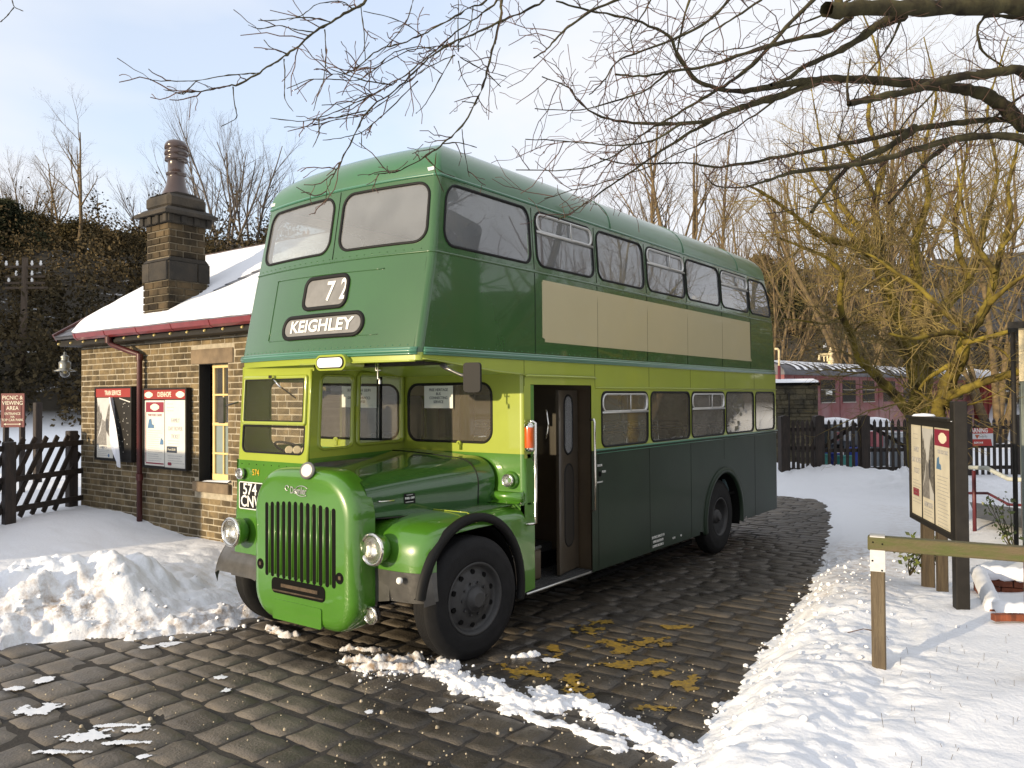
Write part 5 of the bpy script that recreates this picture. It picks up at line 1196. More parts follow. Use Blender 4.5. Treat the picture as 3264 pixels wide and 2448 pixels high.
# ------------------------------------------------------------ poster boards
def bars(mb,org,xd,zd,rows,w,step,h=.006,seed=0,n=None):
    """faint rows of small print"""
    r=np.random.default_rng(seed); xd=np.array(xd,float); zd=np.array(zd,float); nrm=np.cross(xd,zd)
    for i in range(rows):
        a=-w/2+r.uniform(0,.15)*w*.3; b=w/2-r.uniform(0,.6)*w*.5; z=-i*step; o=np.array(org)+nrm*.002
        x=a
        while x<b:
            x2=min(x+r.uniform(.02,.05),b); mb.add([o+xd*x+zd*z,o+xd*x2+zd*z,o+xd*x2+zd*(z+h),o+xd*x+zd*(z+h)],[(0,1,2,3)]); x=x2+.008
def totem(c,xd,zd,w,m,parent):
    xd=np.array(xd,float); zd=np.array(zd,float); n=np.cross(xd,zd); c=np.array(c,float)
    mb=MB()
    for hw,hh,t in ((.5,.11,.002),(.36,.17,.0025),(.22,.21,.003)):
        mb.prism(rrect(-hw*w,hw*w,-hh*w,hh*w,.08*w),lambda u,v,tt:c+xd*u+zd*v+n*tt,0,t)
    build(mb,'railway_emblem',m,parent)
def locopic(org,xd,zd,w,h,parent):
    """a printed picture of a train in a wooded cutting, laid out as flat ink shapes on the sheet"""
    xd=np.array(xd,float); zd=np.array(zd,float); n=np.cross(xd,zd); o=np.array(org,float)
    def sh(poly,m,t,nm): mb=MB(); mb.prism([(u*w,v*h) for u,v in poly],lambda u,v,tt:o+xd*u+zd*v+n*tt,0,t); build(mb,nm,m,parent)
    sh([(0,0),(1,0),(1,1),(0,1)],mp1,.001,'picture_sky'); sh([(0,0),(.62,0),(.60,.35),(.55,.5),(.35,.55),(.25,.3),(0,.12)],mp2,.002,'picture_path')
    sh([(0,.12),(.14,.28),(.30,.50),(.34,.60),(.27,.72),(.22,.66),(.14,.86),(.08,.80),(0,1)],mp3,.003,'picture_trees'); sh([(.60,.30),(.96,.1),(1,.2),(1,.95),(.9,.86),(.84,.93),(.72,.8),(.62,.62),(.55,.52)],mp3,.003,'picture_trees')
    sh([(.60,.32),(.72,.28),(.74,.50),(.70,.56),(.62,.56),(.58,.50)],mp4,.004,'picture_train')
mp1=mat('print_sky',(.50,.50,.49),rough=.6,var=.1,vs=6); mp2=mat('print_path',(.24,.23,.22),rough=.6,var=.4,vs=25); mp3=mat('print_trees',(.06,.055,.05),rough=.6,col2=(.20,.19,.17),vs=30); mp4=mat('print_train',(.05,.05,.055),rough=.6)
M_poster=mat('poster_paper',(.66,.645,.59),rough=.6,var=.06,vs=5)
def wboard(y1,y0,z0,z1,name,label,head):
    """board on the wall; y1 is the left edge as seen"""
    t=thing(name,(WX0,(y0+y1)/2,z0),label,'notice board','poster boards on the station wall')
    mb=MB(); mb.box(WX0-.075,WX0-.018,y0,y1,z0,z1,c=.006); build(mb,'board',M_frameb,t)
    mb=MB()
    for a,b,c,d in ((y0,y1,z1-.025,z1),(y0,y1,z0,z0+.03),(y0,y0+.03,z0+.03,z1-.025),(y1-.03,y1,z0+.03,z1-.025)): mb.box(WX0-.10,WX0-.076,a,b,c,d)
    build(mb,'frame',M_frameb,t)
    mb=MB(); mb.box(WX0-.092,WX0-.0765,y0+.032,y1-.032,z1-.165,z1-.028); hd=build(mb,'header',M_red,t)
    text(head,.105,(WX0-.0935,(y0+y1)/2,z1-.10),(0,-1,0),(0,0,1),M_creamt,hd,sx=.66,bold=.0014)
    return t,hd
t1,hd=wboard(8.70,7.56,1.36,2.535,'poster_board','TRAIN SERVICES board on the stone wall with a torn hanging poster','TRAIN SERVICES')
X1=WX0-.080
mb=MB(); mb.box(X1,X1+.003,8.15,8.66,1.40,2.36); ps=build(mb,'poster',M_poster,t1)
locopic((X1-.001,8.655,1.60),(0,-1,0),(0,0,1),.50,.755,ps)
text('HAWORTH',.055,(X1-.001,8.45,1.565),(0,-1,0),(0,0,1),M_grey,ps,sx=.8); mb=MB(); bars(mb,(X1,8.42,1.52),(0,-1,0),(0,0,1),4,.42,.028,seed=4); build(mb,'small_print',M_grey,ps)
mb=MB(); mb.lathe((X1-.001,8.28,1.44),(-1,0,0),[(.028,0),(.025,.002)],12); build(mb,'crest',M_bluei,ps)
mb=MB(); G=[]  # the peeled half folds forward and hangs
for i in range(15):
    s=i/14; z=2.37-1.0*s; yc=8.17-.36*s-.02*math.sin(s*6); w=.03+.24*math.sin(math.pi*min(1,s**1.3*.93+.03))*(.5+.4*s); G.append([(X1-.015-.10*s*(1-s*.3)-.035*math.sin(j*1.25+.5+s*2),yc+w*(.5-j/6),z-.10*(j/6)*s) for j in range(7)])
mb.grid(G); build(mb,'torn_flap',mat('poster_back',(.72,.74,.80),rough=.6),t1)
mb=MB(); rr=np.random.default_rng(4)
for i in range(26): y,z=7.66+rr.uniform(0,.35),1.45+rr.uniform(0,.85); s=rr.uniform(.004,.010); mb.lathe((X1+.001,y,z),(-1,0,0),[(s,0),(s*.6,.003)],5)
mb.add([(X1-.002,7.62,2.30),(X1-.002,7.95,2.36),(X1-.002,7.95,2.345),(X1-.002,7.64,2.285)],[(0,1,2,3)]); build(mb,'paper_scraps',M_poster,t1)
t2,hd=wboard(7.235,6.06,1.30,2.50,'poster_board','OXENHOPE board right of the downpipe with ticket posters','OXENHOPE')
totem((WX0-.0935,7.07,2.40),(0,-1,0),(0,0,1),.22,M_creamt,hd); totem((WX0-.0935,6.225,2.40),(0,-1,0),(0,0,1),.22,M_creamt,hd)
mb=MB(); mb.box(X1,X1+.003,6.665,7.215,1.34,2.315); p1=build(mb,'poster',M_poster,t2)
mb=MB(); mb.box(X1-.002,X1-.0005,6.68,7.17,2.14,2.29); mb.box(X1-.002,X1-.0005,6.68,7.17,1.365,1.385); mb.box(X1-.002,X1-.0005,7.165,7.18,1.385,2.14); build(mb,'header_band',M_redd,p1); totem((X1-.003,6.92,2.215),(0,-1,0),(0,0,1),.24,M_creamt,p1)
text('YOUR TICKET CHOICE',.05,(X1-.001,6.92,2.095),(0,-1,0),(0,0,1),M_dred,p1,sx=.75)
mb=MB(); bars(mb,(X1,6.92,1.86),(0,-1,0),(0,0,1),15,.42,.032,seed=9); build(mb,'small_print',M_grey,p1)
mb=MB(); mb.prism([(0,0),(.18,.0),(.17,.05),(.12,.06),(.10,.14),(.04,.13),(.02,.05)],lambda u,v,t:(X1-.003-t,7.12-u,1.90+v),0,.002); mb.prism([(0,0),(.09,.0),(.09,.06),(.03,.10)],lambda u,v,t:(X1-.003-t,6.78-u,1.66+v),0,.002); build(mb,'blue_sketch',M_bluei,p1)
mb=MB(); mb.box(X1,X1+.003,6.085,6.65,1.33,2.32); p2=build(mb,'poster',M_poster,t2)
for s,z,q in (('FAMILY',2.02,.085),('DAY ROVER',1.90,.085),('TICKET',1.785,.085)): text(s,q,(X1-.001,6.37,z),(0,-1,0),(0,0,1),M_grey,p2,sx=.80)
mb=MB(); mb.box(X1-.002,X1-.0005,6.33,6.60,1.55,1.64); fb=build(mb,'price_box',M_ink,p2); text('From £35.00',.045,(X1-.003,6.465,1.595),(0,-1,0),(0,0,1),M_creamt,fb,sx=.85)
mb=MB(); bars(mb,(X1,6.37,1.72),(0,-1,0),(0,0,1),3,.40,.04,seed=19); bars(mb,(X1,6.35,1.50),(0,-1,0),(0,0,1),4,.44,.035,seed=29); bars(mb,(X1,6.50,2.26),(0,-1,0),(0,0,1),3,.2,.05,seed=39); build(mb,'small_print',M_grey,p2)
mb=MB(); mb.prism(rrect(-.05,.05,-.022,.022,.02),lambda u,v,t:(X1-.003-t,6.52-u,1.385+v),0,.002); build(mb,'crest',M_dred,p2)
# ------------------------------------------------------------ left lattice fence with picnic sign
lf=thing('lattice_fence',(.9,9.0,.35),'dark diagonal-slatted timber fence running left from the building','fence')
A=np.array([1.72,9.25]); Bp=np.array([-1.35,7.75]); dl_=(Bp-A)/np.linalg.norm(Bp-A); FL=np.linalg.norm(Bp-A); nl=np.array([dl_[1],-dl_[0]])
if nl[0]>0: nl=-nl
zt_,zb_=1.72,.62
def fp(s,z,d=0.): return np.array([*(A+dl_*s+nl*d),z])
mb=MB()
for z in (zt_-.10,(zt_+zb_)/2-.02,zb_+.08): mb.bar(fp(0,z,0),fp(FL,z,0),.04,.085,up=(0,0,1))
build(mb,'rail',M_wood,lf)
mb=MB(); s=-.2
while s<FL+.6:
    a=fp(s,zt_+.03,.045); b=fp(s+.78,zb_-.05,.045)
    if s<.0: k=(0-s)/.78; a=a+(b-a)*k
    mb.bar(a,b,.022,.085,up=(dl_[0],dl_[1],1)); s+=.235
build(mb,'slat',M_wood,lf)
for s in (.12,1.62,2.95,4.0): 
    mb=MB(); p=fp(s,0,-.07 if s>.5 else .1); mb.box(p[0]-.075,p[0]+.075,p[1]-.075,p[1]+.075,.2,zt_+(.10 if s<.5 else .0),c=.012); build(mb,'post',M_wood,lf)
o=at(40,1310,15.5); sg=thing('direction_sign',(o[0],o[1],0),'maroon PICNIC & VIEWING AREA sign behind the lattice fence','sign')
xd=np.array([CR[0],CR[1],0]); xd/=np.linalg.norm(xd); nn_=np.cross(xd,(0,0,1))
zc_=at(40,1308,15.5)[2]; k=15.5/FPX
mb=MB(); mb.prism(rrect(-37*k,37*k,-54*k,54*k,.01),lambda u,v,t:o*[1,1,0]+xd*u+np.array([0,0,zc_+v])+nn_*t,-.02,.0); bdp=build(mb,'sign_board',mat('maroon_sign',(.13,.018,.02),rough=.5),sg)
for s,dy,q in (('PICNIC &',40,.105),('VIEWING',23,.105),('AREA',6.5,.105),('ENTRANCE',-11,.066),('VIA',-21,.06),('TOP CAR PARK',-31,.066)): text(s,q,o*[1,1,0]+nn_*.003+np.array([0,0,zc_+dy*k]),xd,(0,0,1),M_creamt,bdp,sx=.92)
mb=MB(); c=o*[1,1,0]+nn_*.004+np.array([0,0,zc_-44*k]); mb.bar(c-xd*.15,c+xd*.15,.004,.010); 
for s in (-1,1): mb.add([c+xd*s*.17,c+xd*s*.13+np.array([0,0,.02]),c+xd*s*.13-np.array([0,0,.02])],[(0,1,2)])
build(mb,'arrow',M_creamt,bdp)
for s in (-26,26):
    mb=MB(); p=o*[1,1,0]+xd*s*k-nn_*.05; mb.box(p[0]-.04,p[0]+.04,p[1]-.04,p[1]+.04,.2,zc_+.2); build(mb,'post',M_wood,sg)
# dark trellis scrap & stump behind
p=at(120,1320,17.5); mb=MB(); mb.box(p[0]-.07,p[0]+.07,p[1]-.07,p[1]+.07,.2,p[2]+.25,c=.01); build(mb,'gate_post',M_wood,None,'short dark timber post standing in the snow right of the picnic sign','post',origin=(p[0],p[1],.2))
# ------------------------------------------------------------ right: notice board on posts
M_post=mat('weathered_post',(.075,.055,.030),rough=.8,col2=(.040,.028,.016),vs=6,bump=.7,bs=25,stretch=(4,4,.5))
pL=gnd(2900,1262+0,0); 
a3=CAM+ (at(2902,1300,9.35)-CAM); b3=at(3036,1300,7.85)
a2=np.array([a3[0],a3[1]]); b2_=np.array([b3[0],b3[1]]); xd=np.array([*(b2_-a2),0]); BW=np.linalg.norm(xd); xd/=BW; nb_=np.cross(xd,(0,0,1)); nb_=nb_ if nb_@(np.array([*CAM[:2],0])-a3*[1,1,0])>0 else -nb_
zA1=at(2902,1328,9.35)[2]; zA0=at(2902,1636,9.35)[2]; zB1=at(3036,1362,7.85)[2]; zB0=at(3036,1722,7.85)[2]; z1,z0=(zA1+zB1)/2,(zA0+zB0)/2
nbd=thing('notice_board',(*(a2+b2_)/2,.3),'weathered black notice board with three posters on tall posts in the snow','notice board')
def bp_(s,z,t=0.): return np.array([*a2,0])+xd*s+nb_*t+np.array([0,0,z])
mb=MB(); mb.prism([(0,z0),(BW,z0),(BW,z1),(0,z1)],lambda u,v,t:bp_(u,v,t),-.06,0); build(mb,'board',M_frameb,nbd)
mb=MB()
for a,b,c,d in ((0,BW,z1-.05,z1+.02),(0,BW,z0-.02,z0+.035),(0,.03,z0+.035,z1-.05),(BW-.03,BW,z0+.035,z1-.05)): mb.prism([(a,c),(b,c),(b,d),(a,d)],lambda u,v,t:bp_(u,v,t),.0015,.025)
for s in (.47,.93): mb.prism([(s-.008,z0+.035),(s+.008,z0+.035),(s+.008,z1-.05),(s-.008,z1-.05)],lambda u,v,t:bp_(u,v,t),.0015,.012)
mb.prism([(-.02,z1+.02),(BW+.02,z1+.02),(BW+.02,z1+.05),(-.02,z1+.05)],lambda u,v,t:bp_(u,v,t),-.10,.05)
build(mb,'frame',M_frameb,nbd)
def sheet(s0,s1,nm='poster'):
    mb=MB(); mb.prism([(s0,z0+.04),(s1,z0+.04),(s1,z1-.055),(s0,z1-.055)],lambda u,v,t:bp_(u,v,t),.001,.004); return build(mb,nm,mat('faded_poster',(.62,.58,.47),rough=.6,var=.15,vs=5),nbd)
q1=sheet(.035,.46); q2=sheet(.48,.92); q3=sheet(.94,BW-.032)
H_=z1-z0
for s,z in (('FAMILY',z1-.33),('DAY ROVER',z1-.45),('TICKET',z1-.57)): text(s,.085,bp_(.25,z,.005),xd,(0,0,1),M_grey,q1,sx=.78)
mb=MB(); bars(mb,bp_(.25,z1-.68,.004),xd,(0,0,1),8,.34,.035,seed=1); bars(mb,bp_(.25,z1-.16,.004),xd,(0,0,1),2,.25,.05,seed=12); build(mb,'small_print',M_grey,q1)
mb=MB(); mb.prism([(.10,z0+.26),(.33,z0+.26),(.33,z0+.34),(.10,z0+.34)],lambda u,v,t:bp_(u,v,t),.004,.006); build(mb,'price_box',M_dred,q1)
locopic(bp_(.49,z0+.28,.005),xd,(0,0,1),.42,H_-.36,q2); text('HAWORTH',.08,bp_(.70,z0+.21,.006),xd,(0,0,1),M_grey,q2,sx=.75); mb=MB(); bars(mb,bp_(.70,z0+.15,.005),xd,(0,0,1),3,.34,.03,seed=3); build(mb,'small_print',M_grey,q2)
mb=MB(); mb.prism([(.95,z1-.24),(BW-.035,z1-.24),(BW-.035,z1-.07),(.95,z1-.07)],lambda u,v,t:bp_(u,v,t),.004,.006); hb=build(mb,'header_band',M_redd,q3); totem(bp_((.95+BW)/2-.02,z1-.155,.007),xd,(0,0,1),.26,M_creamt,hb)
text('YOUR TICKET CHOICE',.055,bp_((.95+BW)/2-.02,z1-.30,.005),xd,(0,0,1),M_grey,q3,sx=.62); mb=MB(); bars(mb,bp_((.95+BW)/2-.02,z1-.55,.004),xd,(0,0,1),16,.40,.036,seed=6); build(mb,'small_print',M_grey,q3)
mb=MB(); mb.prism([(0,0),(.16,.0),(.15,.05),(.10,.06),(.09,.13),(.03,.11)],lambda u,v,t:bp_(1.0+u,z1-.48+v,t),.004,.007); build(mb,'blue_sketch',M_bluei,q3)
def post(px,base,top,depth,w,dep,nm='post',parent=nbd,m=M_post,bury=.3):
    p=at(px,base,depth); t=at(px,top,depth); mb=MB(); hw=w/2
    for i in range(1): mb.obox(p[0],p[1],(t[2]+p[2]-bury)/2,w,dep,t[2]-p[2]+bury,rot=np.stack([xd,nb_,[0,0,1]],1),c=.008)
    return build(mb,nm,m,parent)
pp=at(3075,1700,7.62); mb=MB(); mb.obox(*(bp_(BW+.075,0,-.03)[:2]),(z1+.02+.2)/2,.135,.12,z1+.02-.2+.4,rot=np.stack([xd,nb_,[0,0,1]],1),c=.008); build(mb,'post',M_frameb,nbd)
mb=MB(); mb.obox(*(bp_(.12,0,-.13)[:2]),(z1-.1+.1)/2,.12,.12,z1,rot=np.stack([xd,nb_,[0,0,1]],1),c=.008); build(mb,'post',M_post,nbd)
mb=MB(); mb.obox(*(bp_(.62,0,-.14)[:2]),(z0+.1)/2,.10,.10,z0+.3,rot=np.stack([xd,nb_,[0,0,1]],1),c=.008); build(mb,'post',M_post,nbd)
mb=MB(); mb.lathe(bp_(.42,z1+.05,-.03),(0,0,1),[(.12,0),(.10,.02),(.01,.03)],12); mb.lathe(bp_(BW+.06,z1+.025,-.03),(0,0,1),[(.07,0),(.05,.012),(.01,.016)],12); build(mb,'cap_snow',M_snowp,nbd)
# ------------------------------------------------------------ timber rail
M_rail=mat('mossy_rail_timber',(.115,.085,.045),rough=.75,col2=(.075,.085,.020),vs=3.5,bump=.8,bs=30,stretch=(1,1,5))
M_rail2=mat('grey_post_timber',(.13,.10,.06),rough=.75,col2=(.07,.05,.03),vs=5,bump=.8,bs=25,stretch=(6,6,.5))
rb=at(2793,2085,6.15); rail=thing('timber_rail',(rb[0],rb[1],.25),'low mossy timber rail with galvanised bracket in the snow','fence')
ra=at(2766,1728,6.17); rc=at(3400,1776,5.62); d3=rc-ra; d3/=np.linalg.norm(d3); dh=np.array([d3[0],d3[1],0]); dh/=np.linalg.norm(dh); fr_=np.stack([dh,np.cross((0,0,1),dh),[0,0,1]],1)
zr=ra[2]
mb=MB(); mb.bar(ra,rc,.10,.105,c=.008); build(mb,'rail',M_rail,rail)
pc=at(2797,1728,6.15); 
mb=MB(); mb.obox(pc[0],pc[1],(zr-.055+.0)/2,.10,.10,zr-.055,rot=fr_,c=.008); build(mb,'post',M_rail2,rail)
p4=at(3290,1760,5.72); mb=MB(); mb.obox(p4[0],p4[1],(p4[2]-.06)/2,.10,.10,p4[2]-.06,rot=fr_,c=.008); build(mb,'post',M_rail2,rail)
M_galv=mat('galvanised_plate',(.62,.62,.60),rough=.35,metal=.35,var=.12,vs=18)
mb=MB(); sgn=-1 if (fr_[:,1]@(CAM-pc))<0 else 1; f1=pc+fr_[:,1]*sgn*.054; mb.obox(f1[0],f1[1],zr-.075,.104,.006,.27,rot=fr_); mb.obox(pc[0],pc[1],zr+.056,.104,.114,.006,rot=fr_)
br=build(mb,'bracket',M_galv,rail); mb=MB()
for du,dz in ((-.03,.03),(.035,.02),(-.035,-.11),(.03,-.18)): q=f1+fr_[:,0]*du; mb.lathe((q[0],q[1],zr-.02+dz),fr_[:,1]*sgn,[(.008,0),(.007,.007)],8)
build(mb,'nail',M_void,br)
# ------------------------------------------------------------ handrail by the steps
hr=at(3104,1500,13.1); hrl=thing('handrail',(hr[0],hr[1],.3),'stepped handrail with white top and maroon posts by the path','handrail')
M_wht=mat('weathered_white_paint',(.55,.57,.52),rough=.5,var=.2); M_marp=mat('maroon_post_paint',(.10,.015,.02),rough=.45)
dz=0
P=[at(3090,1490,13.3),at(3146,1492,13.0),at(3215,1527,12.5),at(3290,1531,12.0)]
mb=MB(); mb.tube(P,.035,10); build(mb,'top_rail',M_wht,hrl)
P2=[at(3088,1572,13.3),at(3148,1572,13.0),at(3215,1608,12.5),at(3290,1612,12.0)]; mb=MB(); mb.tube(P2,.022,8); build(mb,'lower_rail',M_marp,hrl)
for px,b in ((3104,1656),(3262,1800)):
    a=at(px,1500 if px<3200 else 1532,13.1 if px<3200 else 12.1); mb=MB(); mb.tube([(a[0],a[1],.1),(a[0],a[1],a[2])],.030,8); build(mb,'post',M_marp,hrl)
pst=at(3190,1625,12.3); mb=MB(); mb.add([gnd(3090,1600,.31),gnd(3264,1622,.31),gnd(3330,1700,.31),gnd(3110,1650,.31)],[(0,1,2,3)]); build(mb,'path',mat('wet_flagstones',(.11,.11,.10),rough=.5,var=.4,vs=6,bump=.5,bs=30),kind='structure')
# ------------------------------------------------------------ brick planter
M_brk=mat('orange_brick',(.22,.060,.025),rough=.8,var=.45,vs=9,bump=.5,bs=40,island=.35)
c=gnd(3230,1885,.3); pl_=thing('brick_planter',(c[0]+.5,c[1]-.2,.2),'sunken square brick planter rimmed with snow beyond the rail','planter')
pts=[gnd(3118,1820,.32),gnd(3350,1834,.32),gnd(3480,1966,.32),gnd(3172,1938,.32)]
for i,(a,b) in enumerate(zip(pts,pts[1:]+pts[:1])):
    mb=MB(); a=np.array(a); b=np.array(b); d=b-a; Lb=np.linalg.norm(d); d/=Lb
    for row in range(5):
        s=-.1 if row%2 else 0.
        while s<Lb:
            p_=a+d*max(s,0)+np.array([0,0,-.045-.075*row]); q_=a+d*min(s+.21,Lb)+np.array([0,0,-.045-.075*row])
            if np.linalg.norm(q_-p_)>.03: mb.bar(p_,q_,.10,.067,c=.004)
            s+=.22
    build(mb,'brick_wall',M_brk,pl_)
mb=MB(); mb.add([p-np.array([0,0,.36]) for p in pts],[(0,1,2,3)]); build(mb,'soil',M_void,pl_)
mb=MB()
for a,b in zip(pts,pts[1:]+pts[:1]): 
    n_=14; mb.tube([np.array(a)+(np.array(b)-np.array(a))*i/n_+np.array([0,0,-.015+.012*math.sin(i*2.1)]) for i in range(n_+1)],.085,8)
build(mb,'rim_snow',M_snowp,pl_)
mb=MB(); P=[gnd(3165+i*17,1968-8*math.sin(i/9*2.2)+i*1.5,.34) for i in range(10)]
for a,b in zip(P[:-1],P[1:]): mb.bar(a,b,.07,.06,c=.004)
build(mb,'brick_edging',M_brk,None,'curved orange brick edging half buried in snow near the planter','edging',origin=tuple(P[4]))

# stone wall added out of view beyond the left edge; it keeps the foot of the lattice fence and building in shade
bw=thing('added_shade_wall',(-7.4,11.5,0),'unseen stone wall added to shade the lattice fence','wall'); mb=MB(); mb.box(-7.6,-7.2,8.3,15,-.2,2.98); build(mb,'wall_core',M_mort,bw)
stonewall('x',-7.2,8.3,15,0,2.98,[],'stonework',M_stone,bw,ch=.16,lmin=.25,lmax=.5,out=1,seed=40); mb=MB(); mb.box(-7.66,-7.14,8.26,15.04,2.985,3.06,c=.02); build(mb,'added_wall_coping',M_lintel,bw)  # stone facing and coping of the added shade wall
# ============================================================ TREES
def batch(P,R,n):
    """many polylines of equal length -> tubes. P (B,k,3) R (B,k)"""
    P=np.asarray(P,float); R=np.asarray(R,float); B_,k,_=P.shape
    T=np.gradient(P,axis=1); T/=np.linalg.norm(T,axis=2)[...,None]+1e-9
    ref=np.zeros_like(T[:,0]); m=np.abs(T[:,k//2,2])<.8; ref[m]=(0,0,1); ref[~m]=(1,0,0)
    A=np.cross(T,ref[:,None,:]); A/=np.linalg.norm(A,axis=2)[...,None]+1e-9; C=np.cross(T,A)
    th=np.arange(n)*2*np.pi/n
    V=P[:,:,None,:]+R[:,:,None,None]*(np.cos(th)[None,None,:,None]*A[:,:,None,:]+np.sin(th)[None,None,:,None]*C[:,:,None,:])
    I=np.arange(B_*k*n).reshape(B_,k,n); a=I[:,:-1,:]; b=np.roll(a,-1,2); c=I[:,1:,:]; d=np.roll(c,-1,2)
    return V.reshape(-1,3),np.stack([a,b,d,c],-1).reshape(-1,4)
class Wood:
    def __init__(s): s.g={}
    def add(s,P,R,n):
        s.g.setdefault((len(P),n),([],[]))[0].append(P); s.g[(len(P),n)][1].append(R)
    def mesh(s):
        V=[];F=[];o=0
        for (k,n),(P,R) in s.g.items():
            v,f=batch(np.array(P),np.array(R),n); V.append(v); F.append(f+o); o+=len(v)
        return np.concatenate(V),np.concatenate(F)
def nrm(v): return v/(np.linalg.norm(v)+1e-9)
def grow(rg,p,d,L,r,lvl,maxl,big,small,wig=.16,up=.10,kids=(5,5,5,4),ang=(35,60),lr=(.45,.75),rr=.5,tip=.25,sides=(7,5,3,3,3),fl=None,buds=False):
    k=[8,7,6,5,4][min(lvl,4)]; P=[p]; D=[d]
    for i in range(k-1):
        d=nrm(d+rg.normal(0,wig,3)+np.array([0,0,up])); p=p+d*L/(k-1); P.append(p); D.append(d)
    R=np.linspace(r,max(r*tip,.0025 if lvl>1 else r*tip),k)
    (big if lvl<=1 else small).add(np.array(P),R,sides[min(lvl,4)])
    if lvl>=maxl: return
    nk=kids[min(lvl,3)]; nk=max(1,int(nk*rg.uniform(.75,1.3)))
    for j in range(nk):
        t=rg.uniform(.22 if lvl else .30,1.0); i=min(int(t*(k-1)),k-2); f=t*(k-1)-i; q=P[i]+(P[i+1]-P[i])*f
        ax=nrm(np.cross(D[i],rg.normal(0,1,3))); a=R_(rg.uniform(*ang)); dd=nrm(D[i]*math.cos(a)+ax*math.sin(a))
        if fl is not None: dd=nrm(dd*fl)
        grow(rg,q,dd,L*rg.uniform(*lr)*(1.15-.5*t),R[i]*rr*rg.uniform(.7,1.1),lvl+1,maxl,big,small,wig,up,kids,ang,lr,rr,tip,sides,fl)
def barkmat(name,c,c2,**k): return mat(name,c,rough=.85,col2=c2,vs=5,bump=.8,bs=14,**k)
M_bg1=barkmat('bare_bark_brown',(.20,.14,.065),(.07,.05,.03)); M_bg2=barkmat('bare_bark_grey',(.15,.125,.105),(.08,.068,.058)); M_moss=mat('mossy_bark',(.225,.175,.032),rough=.9,spec=.1,col2=(.035,.026,.014),vs=3.4,bump=1.,bs=9); M_tw=barkmat('mossy_twigs',(.27,.205,.060),(.12,.085,.035))
M_ov=mat('grey_green_bark',(.090,.080,.040),rough=.9,spec=.1,col2=(.030,.025,.018),vs=4,bump=1.,bs=12); M_red_=barkmat('reddish_twigs',(.115,.060,.040),(.065,.040,.035))
protos=[]
for i,(kind,seed) in enumerate((('tall',1),('fan',2),('tall',3),('fan',4),('slim',5))):
    rg=np.random.default_rng(seed*7+1); b=Wood(); s=Wood()
    if kind=='tall': grow(rg,np.zeros(3),np.array([0,0,1.]),11,.20,0,4,b,s,wig=.10,up=.10,kids=(13,6,5,4),ang=(25,55),lr=(.35,.6),rr=.55)
    elif kind=='slim': grow(rg,np.zeros(3),np.array([0,0,1.]),12,.16,0,3,b,s,wig=.07,up=.12,kids=(26,7,5,4),ang=(25,50),lr=(.22,.42),rr=.45)
    else:
        for j in range(6): a=j*1.05+rg.uniform(-.3,.3); grow(rg,np.array([.1*math.cos(a),.1*math.sin(a),0]),nrm(np.array([.42*math.cos(a),.42*math.sin(a),1.])),9.5*rg.uniform(.8,1.1),.12,0,3,b,s,wig=.07,up=.06,kids=(9,6,5,4),ang=(18,40),lr=(.35,.55),rr=.5)
    protos.append((b.mesh(),s.mesh()))
pm={}
def bgtree(k,loc,sc,rz,label,m1=M_bg1,m2=M_bg1,group='bare trees on the valley side',nm='bare_tree'):
    t=thing(nm,loc,label,'tree',group,rz); t.scale=(sc,sc,sc)
    for j,(part,mm) in enumerate((('trunk',m1),('crown',m2))):
        key=(k,j,mm.name)
        if key not in pm: pm[key]=fastmesh(part,*protos[k][j],mm,smooth=True); o=pm[key]; o.parent=t
        else: o=pm[key].copy(); COL.objects.link(o); o.parent=t
    return t
# terrain of the valley sides
def hillz(r,b):
    """height at distance r (m), bearing b (deg left of the view axis)"""
    L=np.interp(r,[17,30,36,46,60,80,130,240],[.25,.8,1.25,5.5,12.0,15.,21,30]); C_=np.interp(r,[30,50,62,80,130,240],[.2,.3,5,11,22,34]); Rr=np.interp(r,[30,46,52,60,72,100,150,240],[.15,.2,5.0,7.4,8.6,14.5,24,36])
    wl=np.clip((b-2)/10,0,1); wr=np.clip((-b-4)/8,0,1)
    return L*wl+Rr*wr+C_*(1-wl)*(1-wr)
def hp(px,depth):
    b=-math.degrees(math.atan((px-1632)/FPX)); r=depth/math.cos(R_(b)); a=YAW+R_(b)
    return np.array([CAM[0]+r*math.cos(a),CAM[1]+r*math.sin(a),float(hillz(r,b))])
rs=np.concatenate([np.arange(20,80,1.2),np.arange(80,260,6)]); bs=np.arange(-75,80,1.0); RR,BB=np.meshgrid(rs,bs,indexing='ij')
XX=CAM[0]+RR*np.cos(YAW+np.radians(BB)); YY=CAM[1]+RR*np.sin(YAW+np.radians(BB)); ZZ=hillz(RR,BB)+(fbm(XX*.25,YY*.25,4,5)-.5)*np.interp(RR,[28,40,60,250],[.05,.8,2.2,6])
ZZ=np.where(RR<21.5,-.5,ZZ)
